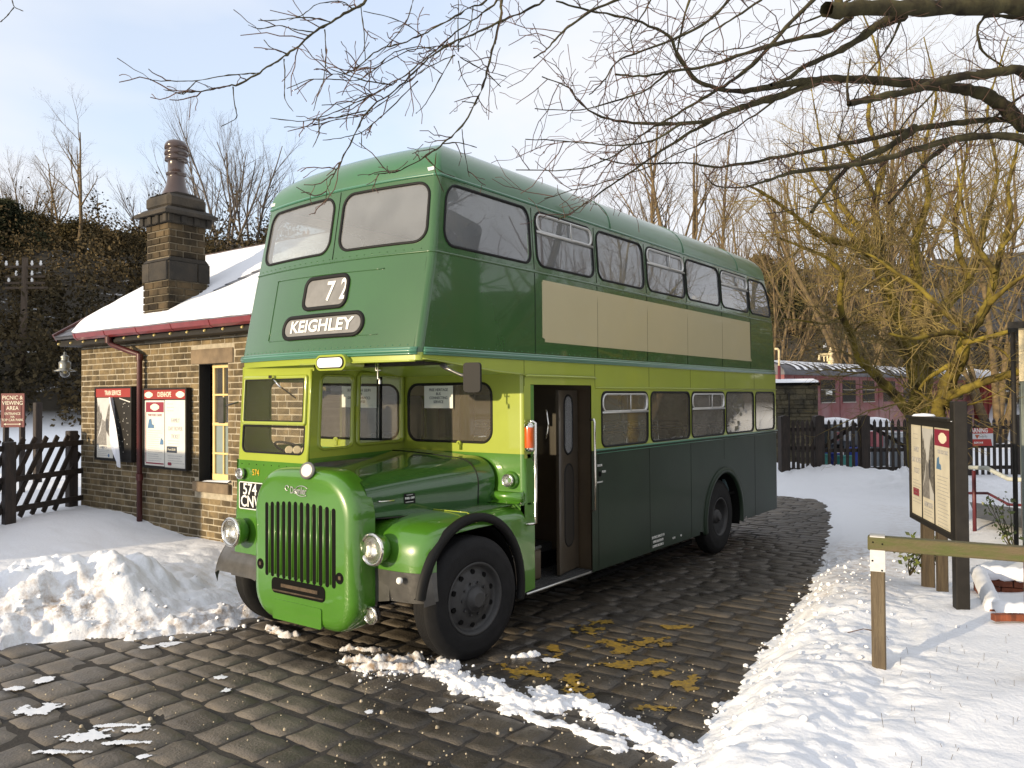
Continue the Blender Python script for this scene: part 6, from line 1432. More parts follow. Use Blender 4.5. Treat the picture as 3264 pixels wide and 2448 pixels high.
def hillmat():
    m,n,l,b=nmat('wooded_hillside'); b.inputs['Roughness'].default_value=.95
    g=n.new('ShaderNodeNewGeometry'); sx=n.new('ShaderNodeSeparateXYZ'); l.new(g.outputs['Position'],sx.inputs[0]); tc=n.new('ShaderNodeTexCoord')
    nz=n.new('ShaderNodeTexNoise'); nz.inputs['Scale'].default_value=.9; nz.inputs['Detail'].default_value=8; nz.inputs['Roughness'].default_value=.75; l.new(tc.outputs['Object'],nz.inputs[0])
    zr=n.new('ShaderNodeMapRange'); zr.inputs['From Min'].default_value=1.0; zr.inputs['From Max'].default_value=1.9; zr.inputs['To Min'].default_value=1.; zr.inputs['To Max'].default_value=0.; l.new(sx.outputs[2],zr.inputs[0])
    sp=n.new('ShaderNodeMapRange'); sp.inputs['From Min'].default_value=.60; sp.inputs['From Max'].default_value=.66; l.new(nz.outputs[0],sp.inputs[0])
    mx_=n.new('ShaderNodeMath'); mx_.operation='MAXIMUM'; l.new(zr.outputs[0],mx_.inputs[0]); l.new(sp.outputs[0],mx_.inputs[1])
    rp=n.new('ShaderNodeValToRGB'); rp.color_ramp.elements[0].color=(.014,.013,.009,1); rp.color_ramp.elements[1].color=(.05,.038,.022,1); l.new(nz.outputs[0],rp.inputs[0])
    mi=n.new('ShaderNodeMix'); mi.data_type='RGBA'; l.new(mx_.outputs[0],mi.inputs[0]); l.new(rp.outputs[0],mi.inputs[6]); mi.inputs[7].default_value=(.80,.83,.88,1); l.new(mi.outputs[2],b.inputs['Base Color']); return m
nx,ny=XX.shape; I=np.arange(nx*ny).reshape(nx,ny)
fastmesh('hillside',np.stack([XX,YY,ZZ],-1).reshape(-1,3),np.stack([I[:-1,:-1],I[1:,:-1],I[1:,1:],I[:-1,1:]],-1).reshape(-1,4),hillmat(),kind='structure')
def leaves(C,size,rg,flat=1.):
    n=len(C); a=rg.normal(0,1,(n,3)); a/=np.linalg.norm(a,axis=1)[:,None]; b=np.cross(a,rg.normal(0,1,(n,3))); b/=np.linalg.norm(b,axis=1)[:,None]
    s=(size*rg.uniform(.5,1.3,n))[:,None]; V=np.stack([C-a*s,C+b*s*.55,C+a*s,C-b*s*.55],1).reshape(-1,3); return V,np.arange(n*4).reshape(n,4)
rg=np.random.default_rng(3)
# scrub covering both banks
n=150000; b=np.concatenate([rg.uniform(8,36,int(n*.62)),rg.uniform(-36,-6,int(n*.38))]); r=np.where(b>0,rg.uniform(36,72,n),rg.uniform(49,100,n))
dens_=fbm(b*.9,r*.22,4,77); keep=dens_>rg.uniform(.20,.58,n); b=b[keep]; r=r[keep]; X=CAM[0]+r*np.cos(YAW+np.radians(b)); Y=CAM[1]+r*np.sin(YAW+np.radians(b)); hgt=np.where(b>0,2.6,1.1)*rg.beta(1.1,1.8,len(b))*(.1+2.2*fbm(b*.8,r*.35,3,7)**2*1.6); Z=hillz(r,b)+hgt
M_scrub=mat('dark_scrub',(.12,.088,.044),rough=.95,spec=.1,col2=(.028,.025,.014),vs=.25,island=.5)
fastmesh('scrub',*leaves(np.stack([X,Y,Z],1),.12,rg),M_scrub,smooth=False,kind='stuff',label='dark brambles and scrub covering the banks beyond the station',cat='scrub')
# evergreens and ivy-clad masses
M_ever=mat('evergreen_needles',(.065,.068,.034),rough=.9,spec=.1,col2=(.018,.022,.012),vs=.6,island=.5); M_ivy=mat('brown_green_thicket',(.13,.098,.040),rough=.9,spec=.1,col2=(.050,.042,.020),vs=.5,island=.5)
def bush(loc,w,h,n,m,size,label,name,group,seed,conic=0.):
    rg=np.random.default_rng(seed); t=thing(name,loc,label,'tree' if h>4 else 'bush',group)
    C=[];k=14
    lobes=[(rg.normal(0,.42,2)*w*.5,rg.uniform(.25,.95)*h,rg.uniform(.22,.42)*w) for _ in range(k)]
    for (o,z,s) in lobes:
        if conic: f=1-conic*z/h; o=o*f; s=s*max(f,.25)
        q=rg.normal(0,1,(n//k,3)); q/=np.linalg.norm(q,axis=1)[:,None]; q*=(rg.uniform(.35,1.,n//k)**.5)[:,None]*s*(.8+.4*rg.random((n//k,1))); q[:,2]*=.75; C.append(q+np.array([o[0],o[1],z]))
    C=np.concatenate(C); C=C[C[:,2]>0]+np.array(loc)
    fastmesh('crown',*leaves(C,size,rg),m,parent=t,smooth=False)
    mb=MB(); mb.tube([(loc[0],loc[1],loc[2]-.5),(loc[0]+.1,loc[1],loc[2]+h*.6)],[.16,.07],7); build(mb,'trunk',M_bg1,t); return t
for i,(px,d,w,h,m,cn,lab) in enumerate(((20,50,4.5,3.0,M_ever,.5,'dark layered evergreen at the far left edge'),(235,58,4,1.8,M_ivy,.2,'brown-green thicket tree left of the station chimney'),(500,66,7,1.3,M_ivy,0,'low brown thicket on the skyline just left of the chimney'),(385,62,4,1.3,M_ivy,.2,'rounded olive thicket between the bare trees on the left'),(130,62,4,2.4,M_ivy,.2,'olive thicket tree above the telegraph pole'),
   (2420,62,5,5.0,M_ivy,.3,'olive evergreen mass just behind the rear of the bus roof'),(2520,56,4.5,3.8,M_ever,.3,'dark evergreen right of the bus rear, behind the bare twigs'),(2330,70,5,5,M_ivy,.2,'brown thicket above the rear end of the bus roof'))):
    p=hp(px,d); bush(p,w,h,15000,m,.09 if d<60 else .10,lab,'evergreen_tree' if m is M_ever else 'thicket','evergreens and thickets on the banks',i+50,cn)
BG=[(0,255,56,.78,M_bg1,.3,'tall bare tree standing alone above the thickets, left of the chimney'),(2,185,60,.62,M_bg1,1.,'bare tree left of the tallest one on the left skyline'),(4,160,63,.55,M_bg1,2.,'thin bare tree behind the telegraph pole top'),(1,95,66,.70,M_bg1,3.,'pale fan-shaped bare tree at upper left'),(3,60,70,.62,M_bg1,.7,'pale bare tree at the far left skyline'),(0,15,66,.55,M_bg2,1.4,'bare tree cut by the left edge of the photo'),(2,300,62,.45,M_bg2,2.2,'short bare tree right of the tallest left one'),
 (1,470,62,.62,M_bg2,.5,'spreading bare tree touching the left side of the chimney'),(3,720,60,1.02,M_bg2,1.1,'wide fan-shaped bare tree between the chimney and the bus'),(1,800,63,.98,M_bg2,2.5,'fan-shaped bare tree close to the bus front corner'),(3,640,64,.85,M_bg2,2.0,'bare tree directly behind the chimney pot'),(1,865,66,.5,M_bg2,.2,'small bare tree against the bus windscreen side'),(0,560,70,.4,M_bg2,.9,'small bare tree behind the chimney stack'),
 (1,1245,85,.95,M_bg2,1.2,'bare treetop showing over the bus roof front'),
 (3,1790,72,1.1,M_bg1,.2,'bare tree leftmost above the bus roof'),(0,1850,70,.9,M_bg1,.9,'bare tree second above the bus roof'),(4,2080,62,1.35,M_bg1,1.2,'slim tall bare tree above the middle of the bus roof'),(2,2130,62,1.35,M_bg1,.4,'tall twin-stemmed bare tree above the middle of the bus roof'),(0,2215,58,1.25,M_bg1,2.7,'tall bare tree behind the second roof seam'),(4,2290,64,1.25,M_bg1,2.1,'slim bare tree above the rear half of the roof'),(2,1960,66,1.0,M_bg1,3.1,'bare tree of middling height above the bus roof'),(1,2380,66,.85,M_bg1,1.8,'fan-shaped bare tree above the rear of the bus'),(3,2020,76,.9,M_bg2,1.5,'faint bare tree far behind the bus roof'),
 (1,2440,40,1.15,M_bg1,.8,'tall bare fan of stems just right of the bus roof'),(3,2760,36,1.35,M_moss,2.8,'large fan of bare stems behind the forked tree'),(4,2860,42,1.45,M_bg1,.5,'very tall slim tree behind the forked trunk'),(3,3180,38,1.5,M_moss,2.2,'large bare tree above the timber shelter'),
 (0,2460,58,.95,M_bg1,.3,'bare tree rising right of the bus rear corner'),(3,2540,54,.9,M_moss,1.3,'fan-shaped bare tree right of the bus'),(2,2620,60,1.0,M_bg1,2.2,'tall bare tree behind the carriage roof'),(1,2770,56,.95,M_moss,.6,'fan-shaped bare tree behind the near tree'),(2,2940,58,1.1,M_bg1,.1,'bare tree right of the forked trunk'),(0,3170,66,1.1,M_bg1,.5,'bare tree above the stone house'),(1,3240,62,1.1,M_moss,2.4,'bare tree at the right edge of the skyline')]
for (k,px,d,sc,m,rz,lab) in BG: bgtree(k,hp(px,d)-np.array([0,0,.3]),sc,rz,lab,M_bg1 if m is M_moss else m,M_bg1 if m is M_moss else m)
# ---- near mossy trees traced limb by limb, each with its own thickness and distance
def c6(q,d): return at(2400+q[0]*.4821,600+q[1]*.4821,d)
def smooth(P,k=4):
    P=np.array(P,float); t=np.arange(len(P)); tt=np.linspace(0,len(P)-1,(len(P)-1)*k+1)
    out=np.stack([np.interp(tt,t,P[:,i]) for i in range(3)],1)
    for _ in range(2): out[1:-1]=(out[:-2]+2*out[1:-1]+out[2:])/4
    return out
def limb(P,r0,r1,big,small,rg,dens=3.,cl=(.5,1.4),lev=2,wig=.14,up=.05,fl=None,n=8,rmax=.02,ang=(35,70),knob=.06,kids=(4,4,3,3),start=.0,bias=None,tp=1.):
    Q=smooth(P,5); Lg=np.linalg.norm(np.diff(Q,axis=0),axis=1).sum(); Q[1:-1]+=rg.normal(0,Lg/len(Q)*.035,(len(Q)-2,3))
    R=(r1+(r0-r1)*(1-np.linspace(0,1,len(Q)))**tp)*(1+knob*rg.normal(0,1,len(Q))); big.add(Q,R,n); c=int(Lg*dens)
    for j in range(c):
        t=rg.uniform(start,1.); i=min(int(t*(len(Q)-1)),len(Q)-2); d=nrm(Q[i+1]-Q[i]); ax=nrm(np.cross(d,rg.normal(0,1,3))); a=R_(rg.uniform(*ang)); dd=nrm(d*math.cos(a)+ax*math.sin(a))
        if bias is not None: dd=nrm(dd+np.array(bias))
        L=rg.uniform(*cl)*(1.1-.45*t); grow(rg,Q[i],dd,L,min(max(R[i]*.45,.004),rmax),2,2+lev,big,small,wig,up,kids,(30,60),(.4,.75),.55,.35,(7,5,3,3,3),fl)
    return Q
def neartree(name,loc,label,limbs,depth,dens,cl,seed,mb_,mt,lev=2,**k):
    rg=np.random.default_rng(seed); b=Wood(); s=Wood()
    for pts,r0,r1,dd in limbs: limb([c6(q,depth+dd*(i/(len(pts)-1))) for i,q in enumerate(pts)],r0,r1,b,s,rg,dens,cl,lev,**k)
    t=thing(name,loc,label,'tree','mossy trees by the picket fence'); fastmesh('trunk',*b.mesh(),mb_,parent=t); fastmesh('crown',*s.mesh(),mt,parent=t); return t
g0=at(2925,1500,17); neartree('mossy_tree',(g0[0],g0[1],.2),'large forked mossy tree in front of the red carriage',[
 ([(1100,1850),(1100,1500),(1100,1300),(1080,1200),(1010,1000),(930,850),(900,700),(850,500),(830,300),(800,100),(870,-150),(740,-480),(860,-820),(690,-1250)],.24,.012,1.5),
 ([(1110,1500),(1150,1250),(1130,1000),(1200,850),(1330,720),(1430,600),(1500,430),(1540,200),(1630,-100),(1530,-500),(1690,-1000)],.17,.012,2.),
 ([(1080,1560),(950,1380),(850,1280),(780,1200),(700,1130),(640,950),(590,850),(570,700),(600,560),(480,450),(350,400),(180,330)],.115,.02,-1.5),
 ([(900,700),(760,420),(600,360),(450,330),(300,200),(120,60),(-40,-20)],.09,.02,-2.),([(1000,640),(860,480),(700,360),(540,200),(420,0),(330,-200)],.08,.02,1.),
 ([(1090,850),(1090,650),(1060,400),(1100,250),(1170,60),(1120,-250),(1230,-600),(1130,-1000)],.12,.010,1.),([(590,850),(480,900),(350,880),(200,860)],.035,.012,-1.),([(700,1130),(640,1000),(700,900),(860,860),(960,860)],.03,.012,1.),
 ([(850,500),(700,250),(560,100),(480,-150),(430,-400),(380,-700)],.08,.008,2.),([(1430,600),(1350,400),(1330,200),(1380,0),(1420,-300),(1390,-700)],.07,.008,.5),([(780,1200),(700,1160),(680,1110)],.05,.03,-.5),([(820,100),(700,-150),(560,-350)],.06,.02,-1.)],17,7.5,(.7,2.1),5,M_moss,M_tw,lev=2,kids=(5,5,5,4),knob=.09,wig=.2)
g1=at(2991,1400,12); neartree('mossy_tree',(g1[0],g1[1],.2),'smaller sunlit mossy tree behind the notice board, limbs reaching right',[
 ([(1225,2050),(1225,1700),(1225,1540),(1222,1450),(1225,1400)],.105,.095,0),
 ([(1240,1440),(1290,1280),(1370,1150),(1400,1000),(1480,880),(1560,760),(1600,560),(1640,400),(1710,200),(1680,0),(1760,-300),(1700,-800)],.115,.010,1.),
 ([(1235,1420),(1300,1370),(1400,1330),(1550,1270),(1700,1230),(1850,1190)],.075,.045,-1.),([(1390,1020),(1500,1000),(1650,960),(1800,900)],.05,.02,-.5),
 ([(1400,960),(1300,950),(1200,970),(1050,1000),(900,960)],.05,.015,-.6),([(1430,950),(1300,850),(1200,760),(1100,650),(950,560),(800,450),(620,380)],.055,.012,.8),
 ([(1600,560),(1500,420),(1420,280),(1380,100),(1350,-150)],.045,.015,.6),([(1240,1425),(1400,1445),(1600,1370),(1800,1230)],.014,.008,-.6),([(1210,1430),(1080,1340),(940,1280)],.018,.006,-.3),([(1370,1150),(1280,1180),(1150,1260),(1100,1330)],.05,.02,.4),
 ([(1560,760),(1700,640),(1820,560)],.045,.02,-.5),([(1580,1040),(1660,1080),(1720,1160),(1760,1230)],.022,.012,-.2),([(1640,400),(1760,260),(1850,100)],.03,.01,0)],12,7.5,(.35,1.2),9,M_moss,M_tw,lev=2,rmax=.012,knob=.09,wig=.2)
# ---- tree whose boughs overhang the bus; its trunk stands right of the view
rg=np.random.default_rng(21); b=Wood(); s=Wood()
def dp(px): return float(np.interp(px,[300,1000,2000,3264],[3.7,4.3,5.8,8.6]))
def c5(q,o=0.): x,y=1600+q[0]*.7523,q[1]*.7523; return at(x,y,dp(x)+o)
def c4(q,o=0.): x,y=450+q[0]*.5877,q[1]*.5877; return at(x,y,dp(x)+o)
TR=np.array([8.6,-6.7,0.]); HUB=at(3330,330,8.8); H2=at(3420,250,9.2)
b.add(smooth([TR+(0,0,-.3),TR+(-.05,.1,1.5),TR+(.05,.1,2.8),(H2+TR+(0,0,4.5))/2,H2],5),np.linspace(.34,.19,21),12)
for q in ([TR+(0,0,2.5),TR+(.5,-.5,5),TR+(1.2,-1,8),TR+(1.5,-1.2,11)],[TR+(0,0,2.2),TR+(1.6,.2,4.),TR+(3.2,.6,6.5),TR+(4.,1,9)],[TR+(0,0,2.6),TR+(-1.,-1.,5.),TR+(-2.2,-1.8,7.5),TR+(-3,-2,10)],[TR+(0,0,3.2),TR+(2.,-1.5,5.5),TR+(3.5,-2.5,8.5)]): limb(q,.18,.05,b,s,rg,4.,(1.,2.5),lev=1,rmax=.05)
# high bough arching over the camera side, above the frame
HB=smooth([H2,TR+(-2.5,1.2,6.9),(2.2,-3.6,7.4),(-.8,-2.4,7.3),(-2.6,-1.2,7.2),(-3.4,.2,7.0)],5); b.add(HB,np.linspace(.17,.03,len(HB)),9)
for q in ((.4),(.55),(.7),(.3)): i=int(q*(len(HB)-1)); limb([HB[i],HB[i]+(-.5,-.8,.8),HB[i]+(-1.,-1.8,1.6)],.05,.015,b,s,rg,4,(.5,1.2),lev=1)
def tohb(p): d=np.linalg.norm(HB-p,axis=1); return HB[int(np.argmin(d))]
K5=.0105
def L5(pts,w0,w1,dens=6,cl=(.25,.8),start=None,off=0.,lev=1,rev=False,**k):
    P=[c5(q,off) for q in pts]; d=dp(1600+pts[0][0]*.7523); d1=dp(1600+pts[-1][0]*.7523)
    r0=w0*.7523/2*d/FPX; r1=w1*.7523/2*d1/FPX
    if start is not None: P=[start]+P
    limb(P,r0,r1,b,s,rg,dens,cl,lev,wig=.26,up=.0,rmax=.006,knob=.10,tp=1.7,**k)
L5([(2212,540),(2140,460),(2050,400),(1950,375),(1800,360),(1650,345),(1500,335),(1350,335),(1250,350),(1100,375),(980,390),(820,350),(740,230),(715,150),(560,80),(360,45),(230,5)],70,8,start=HUB)
L5([(1350,340),(1200,400),(1080,435),(980,465),(870,515),(760,525),(640,525),(500,515),(400,490),(320,430),(290,370),(170,325)],34,5)
L5([(2212,285),(2080,310),(1900,330),(1750,380),(1600,410),(1470,440)],52,26,start=HUB,off=-.5); L5([(1470,440),(1460,380),(1475,250)],14,8,off=-.5)
L5([(2130,500),(1950,520),(1750,545),(1600,580),(1450,610),(1250,650),(1050,690),(900,710),(800,690),(700,690),(540,700),(415,672)],32,6,start=c5((2212,540)),off=.2)
L5([(2250,590),(2050,570),(1900,590),(1700,650),(1550,690),(1400,710),(1250,725),(1150,755),(1090,775),(1000,800),(900,790),(850,730)],40,5,start=HUB+(0.2,0,-1.),off=-.2)
L5([(2212,22),(1990,28),(1790,30),(1500,38),(1375,40)],80,58,dens=2,start=at(3400,60,8.9),off=-.6)
L5([(1440,60),(1430,20),(1420,-40)],40,30,off=-.6,dens=1); L5([(1700,65),(1600,100),(1500,175),(1400,230),(1280,280),(1220,330),(1140,360)],46,14,off=-.3); L5([(1480,70),(1380,140),(1200,175),(1050,220),(950,255),(850,285),(700,305),(600,325),(480,315)],24,8,off=-.4)
L5([(1350,-30),(1200,120),(1080,260),(980,340),(900,390),(780,460),(680,520),(620,550),(540,620),(440,680),(330,720),(60,720)],20,5,off=.1)
L5([(980,-20),(880,90),(720,170),(560,230),(480,260),(430,350),(370,400)],14,5,off=-.2); L5([(880,515),(780,570),(660,650),(560,720),(440,800),(300,900),(240,930)],16,5,off=.1); L5([(800,-20),(770,80),(740,230)],10,8); L5([(540,-20),(370,45),(250,140),(190,210),(135,245)],13,6,off=-.3)
L5([(1750,540),(1650,620),(1480,690),(1380,800),(1310,900)],40,14,off=.1,dens=5); L5([(1900,600),(1780,700),(1640,860)],30,14,off=.3,dens=5); L5([(2212,80),(2050,60),(2010,120),(2030,220),(2150,300)],16,8); L5([(640,-20),(600,60),(540,140),(560,230)],8,5)
for q in (([(1500,-20),(1380,60),(1200,120),(1060,200),(960,210),(900,240)]),([(1100,0),(960,90),(860,150),(780,260),(700,300)]),([(1700,60),(1640,200),(1560,300),(1500,400),(1440,520),(1400,700)]),([(1900,300),(1800,430),(1700,520),(1620,700),(1480,820),(1300,880),(1120,905)]),([(2212,400),(2000,560),(1880,700),(1700,800),(1500,850)]),([(700,310),(620,380),(480,430),(330,470),(140,460)]),([(760,525),(640,600),(480,620),(300,600),(100,590)]),([(1250,350),(1100,470),(960,560),(820,620),(640,700),(380,790),(180,840)])): L5(q,10,4,dens=5,off=rg.uniform(-.5,.4))
def L4(pts,w0,w1,dens=5,cl=(.12,.38),st=False,off=0.,lev=1):
    P=[c4(q,off) for q in pts]; r0=w0*.5877/2*dp(450+pts[0][0]*.5877)/FPX; r1=w1*.5877/2*dp(450+pts[-1][0]*.5877)/FPX
    if st: P=[tohb(P[0]+np.array([.3,-.2,1.])),(tohb(P[0])+P[0])/2+(0,0,.1)]+P
    limb(P,r0,r1,b,s,rg,dens,cl,lev,wig=.24,up=-.02,rmax=.0045,n=6,knob=.20,kids=(3,2,2,2),bias=(-.5,-.1,-.15))
L4([(1240,0),(1150,50),(1030,120),(930,180),(830,270),(740,330),(640,395),(530,460),(450,470),(350,490),(220,510),(120,485)],17,4.5,dens=4,st=True)
for q in ([(640,395),(560,400),(450,410),(300,440),(190,440),(50,435)],[(1030,120),(930,95),(840,95),(740,110),(635,110)],[(940,175),(830,160),(750,135),(640,160),(580,135)],[(995,160),(1005,300),(990,440),(960,500),(935,600)],[(775,320),(780,420),(775,540),(825,605)],[(498,470),(505,560),(525,640),(435,685)],[(790,290),(700,260),(665,215)],[(1150,50),(1100,10),(1050,5),(950,20),(880,80),(800,110)],[(300,440),(260,480),(220,510)]): L4(q,7,4,dens=3,cl=(.05,.16),lev=0)
L4([(1960,0),(1950,100),(1900,280),(1870,420),(1820,550),(1740,690),(1640,780),(1540,850),(1400,930),(1265,945)],18,4.5,st=True,dens=5)
L4([(2212,0),(2080,60),(1940,120),(1800,190),(1650,240),(1500,370),(1380,490),(1220,600),(1170,700),(1100,850),(1060,920),(1010,1020),(1000,1100)],15,4.5,st=True)
L4([(1950,0),(1850,70),(1700,180),(1600,270),(1480,370),(1360,460),(1250,510),(1100,590),(950,650),(840,630)],12,4.5,st=True,off=.1); L4([(1900,10),(1780,40),(1650,120),(1520,190),(1400,240),(1280,270),(1180,360),(1100,405),(1000,405)],12,4.5,st=True,off=-.1)
for q in ([(1750,250),(1600,250),(1450,270),(1300,350),(1180,440),(1050,430),(910,430),(790,480)],[(1700,300),(1560,360),(1450,440),(1350,530),(1200,630),(1050,650),(900,690),(775,690)],[(1500,440),(1350,590),(1270,660),(1200,720),(1080,750),(985,760)],[(1720,280),(1720,0)],[(1520,190),(1440,130),(1340,90),(1205,60)],[(1800,40),(1790,120),(1770,180),(1690,270)],[(1190,20),(1210,180),(1215,330)],[(1475,0),(1450,100),(1390,190),(1270,320),(1100,405)],[(1360,460),(1220,440),(1100,400),(1010,370),(975,295)],[(1730,310),(1850,380),(1980,415)],[(1880,400),(1950,470)],[(1740,700),(1750,800),(1780,960)],[(1600,830),(1590,920),(1640,1040)],[(1690,300),(1620,430),(1540,570),(1490,615)],[(1720,330),(1740,420),(1800,520)],[(1250,510),(1100,560),(980,570)],[(1220,600),(1050,640),(840,660),(700,640)],[(1600,270),(1500,250),(1370,280),(1290,350),(1210,375)],[(1195,720),(1195,800)],[(965,650),(965,730),(930,800)],[(1640,780),(1720,770),(1820,800)],[(1820,560),(1740,550)],[(1540,850),(1620,930),(1700,960)]): L4(q,6.5,4,dens=4,cl=(.06,.22),lev=1,off=rg.uniform(-.12,.12))
L4([(-710,-30),(-700,0),(-690,40),(-640,60)],7,4,dens=2,cl=(.05,.1),lev=0); L4([(-690,40),(-730,90),(-765,120)],6,4,dens=2,cl=(.05,.1),lev=0)
ov=thing('overhanging_tree',TR,'bare tree whose long grey-green boughs and reddish twigs overhang the bus from the right','tree'); fastmesh('boughs',*b.mesh(),M_ov,parent=ov); fastmesh('twigs',*s.mesh(),M_red_,parent=ov)
# trees and hedge on the photographer's side, outside the view (they mirror in the bus side)
for k,(kk,x,y,sc) in enumerate(((0,13,-11,.9),(3,20,-9.5,.9),(2,5,-15,.95),(1,27,-12,1.),(4,-1,-17,.8),(0,34,-15,1.1))): bgtree(kk,(x,y,0),sc,k*1.3,('bare tree on the near side of the road, %s'%('nearest the notice board','second along the hedge','behind the hedge facing the bus door','beyond the steps','nearest the camera','farthest along the hedge')[k]),M_bg1,M_bg1,'bare trees on the near side of the road')
rg=np.random.default_rng(30); n=16000; X=rg.uniform(-14,42,n); Y=-14+rg.normal(0,.55,n); Z=rg.beta(1.3,1.1,n)*(3.0+.6*np.sin(X*.7)+.5*np.sin(X*1.9))
hd=thing('hedge',(14,-14,0),'dark evergreen hedge along the near side of the road','hedge'); fastmesh('foliage',*leaves(np.stack([X,Y,Z],1),.22,rg),M_ever,parent=hd,smooth=False); mb=MB(); mb.box(-14,42,-14.5,-13.5,-.1,2.2); build(mb,'inner_growth',M_scrub,hd)
# ============================================================ RAILWAY SIDE
M_cmar=mat('carriage_maroon',(.17,.022,.025),rough=.5,col2=(.22,.10,.11),vs=1.6,coat=.2); M_croof=mat('carriage_roof_grey',(.10,.10,.115),rough=.5,var=.4,vs=4)
M_cwin=mat('carriage_window_dark',(.03,.03,.032),rough=.12,coat=1.)
s0=at(2500,1200,26.); s1=np.array([s0[0]+18.9*.986,s0[1]-18.9*.167,0]); s0=np.array([s0[0],s0[1],0]); cdv=nrm(s1-s0); cn=np.array([cdv[1],-cdv[0],0]); cn=cn if cn@(CAM*[1,1,0]-s0)>0 else -cn
def cpt(s,z,t=0.,base=s0): return base+cdv*s+cn*t+np.array([0,0,z])
def s_of(px,base=s0):
    d=CF+CR*(px-1632)/FPX; d=d[:2]; A_=np.array([[d[0],-cdv[0]],[d[1],-cdv[1]]]); t=np.linalg.solve(A_,base[:2]-CAM[:2]); return t[1]
car=thing('railway_carriage',s0+cdv*9.4,'weathered maroon passenger carriage with snow-ribbed grey roof behind the fence','railway carriage')
LC=18.9; ze=3.02; zt=3.50; wc=2.7
mb=MB(); mb.prism([(0,.75),(LC,.75),(LC,ze),(0,ze)],lambda u,v,t:cpt(u,v,t),-wc,0); build(mb,'body',M_cmar,car)
mb=MB(); G=[[cpt(s,ze-.02+(zt-ze)*math.sin(math.pi*j/14)**.8,.03-(wc+.06)*(1-math.cos(math.pi*j/14))/2) for j in range(15)] for s in np.linspace(-.02,LC+.02,30)]; mb.grid(G); mb.add(G[0],[tuple(range(15))]); mb.add(G[-1],[tuple(range(15))]); build(mb,'roof',M_croof,car)
mb=MB()
for i in range(34):
    a=.35+i*.545; j0=1 if i%5 else 3
    G=[[cpt(s,ze+.0+(zt-ze)*math.sin(math.pi*j/14)**.8+.018,.03-(wc+.06)*(1-math.cos(math.pi*j/14))/2) for j in range(j0,9)] for s in (a,a+.27)]; mb.grid(G)
mb.tube([cpt(s,zt+.01,-wc*.48) for s in np.linspace(0.3,LC-.2,20)],.05,6); build(mb,'roof_snow',M_snowp,car)
for i,(a,b_) in enumerate([(2615,2662),(2685,2727),(2749,2787)]):
    u0,u1=s_of(a),s_of(b_); mb=MB(); mb.prism(rrect(u0,u1,2.06,2.86,.05),lambda u,v,t:cpt(u,v,t),-.02,.006); w=build(mb,'window',M_cwin,car); mb=MB(); mb.prism([(u0+.03,2.50),(u1-.03,2.50),(u1-.03,2.53),(u0+.03,2.53)],lambda u,v,t:cpt(u,v,t),.006,.02); mb.prism([(u0,2.05),(u1,2.05),(u1,2.075),(u0,2.075)],lambda u,v,t:cpt(u,v,t),.006,.03); build(mb,'frame',M_alu,w)
for i in range(5):
    u0=s_of(2815)+i*2.05; mb=MB(); mb.prism(rrect(u0,u0+1.2,2.06,2.86,.05),lambda u,v,t:cpt(u,v,t),-.02,.006); build(mb,'window',M_cwin,car)
for px in (2532,2560,2600,2676,2740,2800): u=s_of(px); mb=MB(); mb.prism([(u,.9),(u+.02,.9),(u+.02,2.95),(u,2.95)],lambda a,v,t:cpt(a,v,t),.002,.006); build(mb,'door_gap',M_void,car)
mb=MB(); mb.prism([(.3,.2),(LC-.3,.2),(LC-.3,.75),(.3,.75)],lambda u,v,t:cpt(u,v,t),-2.2,-.4); build(mb,'underframe',M_void,car)
mb=MB(); mb.prism([(-.55,.9),(0,.9),(0,3.1),(-.55,3.05)],lambda u,v,t:cpt(u,v,t),-1.9,-.8); mb.prism([(LC,.9),(LC+.5,.9),(LC+.5,3.1),(LC,3.1)],lambda u,v,t:cpt(u,v,t),-1.9,-.8); build(mb,'gangway',M_void,car)
u=s_of(2640); mb=MB(); mb.prism([(u-.25,2.33),(u+.25,2.33),(u+.25,2.48),(u-.25,2.48)],lambda a,v,t:cpt(a,v,t),.02,.03); build(mb,'window_notice',M_paper,car)
v0=s0+cdv*(LC+1.2); van=thing('railway_van',v0+cdv*6,'plain red railway van with thick snow on its roof right of the forked tree','railway van')
M_van=mat('van_red',(.22,.022,.020),rough=.5,var=.5,vs=2,stretch=(3,3,.3))
mb=MB(); mb.prism([(0,.9),(12,.9),(12,3.12),(0,3.12)],lambda u,v,t:cpt(u,v,t,v0),-2.6,0); build(mb,'body',M_van,van)
mb=MB()
for i in range(16): mb.prism([(.2+i*.75,1.0),(.26+i*.75,1.0),(.26+i*.75,3.08),(.2+i*.75,3.08)],lambda u,v,t:cpt(u,v,t,v0),0.001,.04)
build(mb,'body_rib',M_van,van)
mb=MB(); G=[[cpt(s,3.12+.50*math.sin(math.pi*j/12)**.8+.05*math.sin(s*1.7)*(0<j<12),.08-(2.76)*(1-math.cos(math.pi*j/12))/2,v0) for j in range(13)] for s in np.linspace(-.05,12,24)]; mb.grid(G); mb.add(G[0],[tuple(range(13))]); build(mb,'roof_snow',M_snowp,van)
mb=MB(); mb.prism([(.3,.2),(11.7,.2),(11.7,.9),(.3,.9)],lambda u,v,t:cpt(u,v,t,v0),-2.1,-.4); build(mb,'underframe',M_void,van)
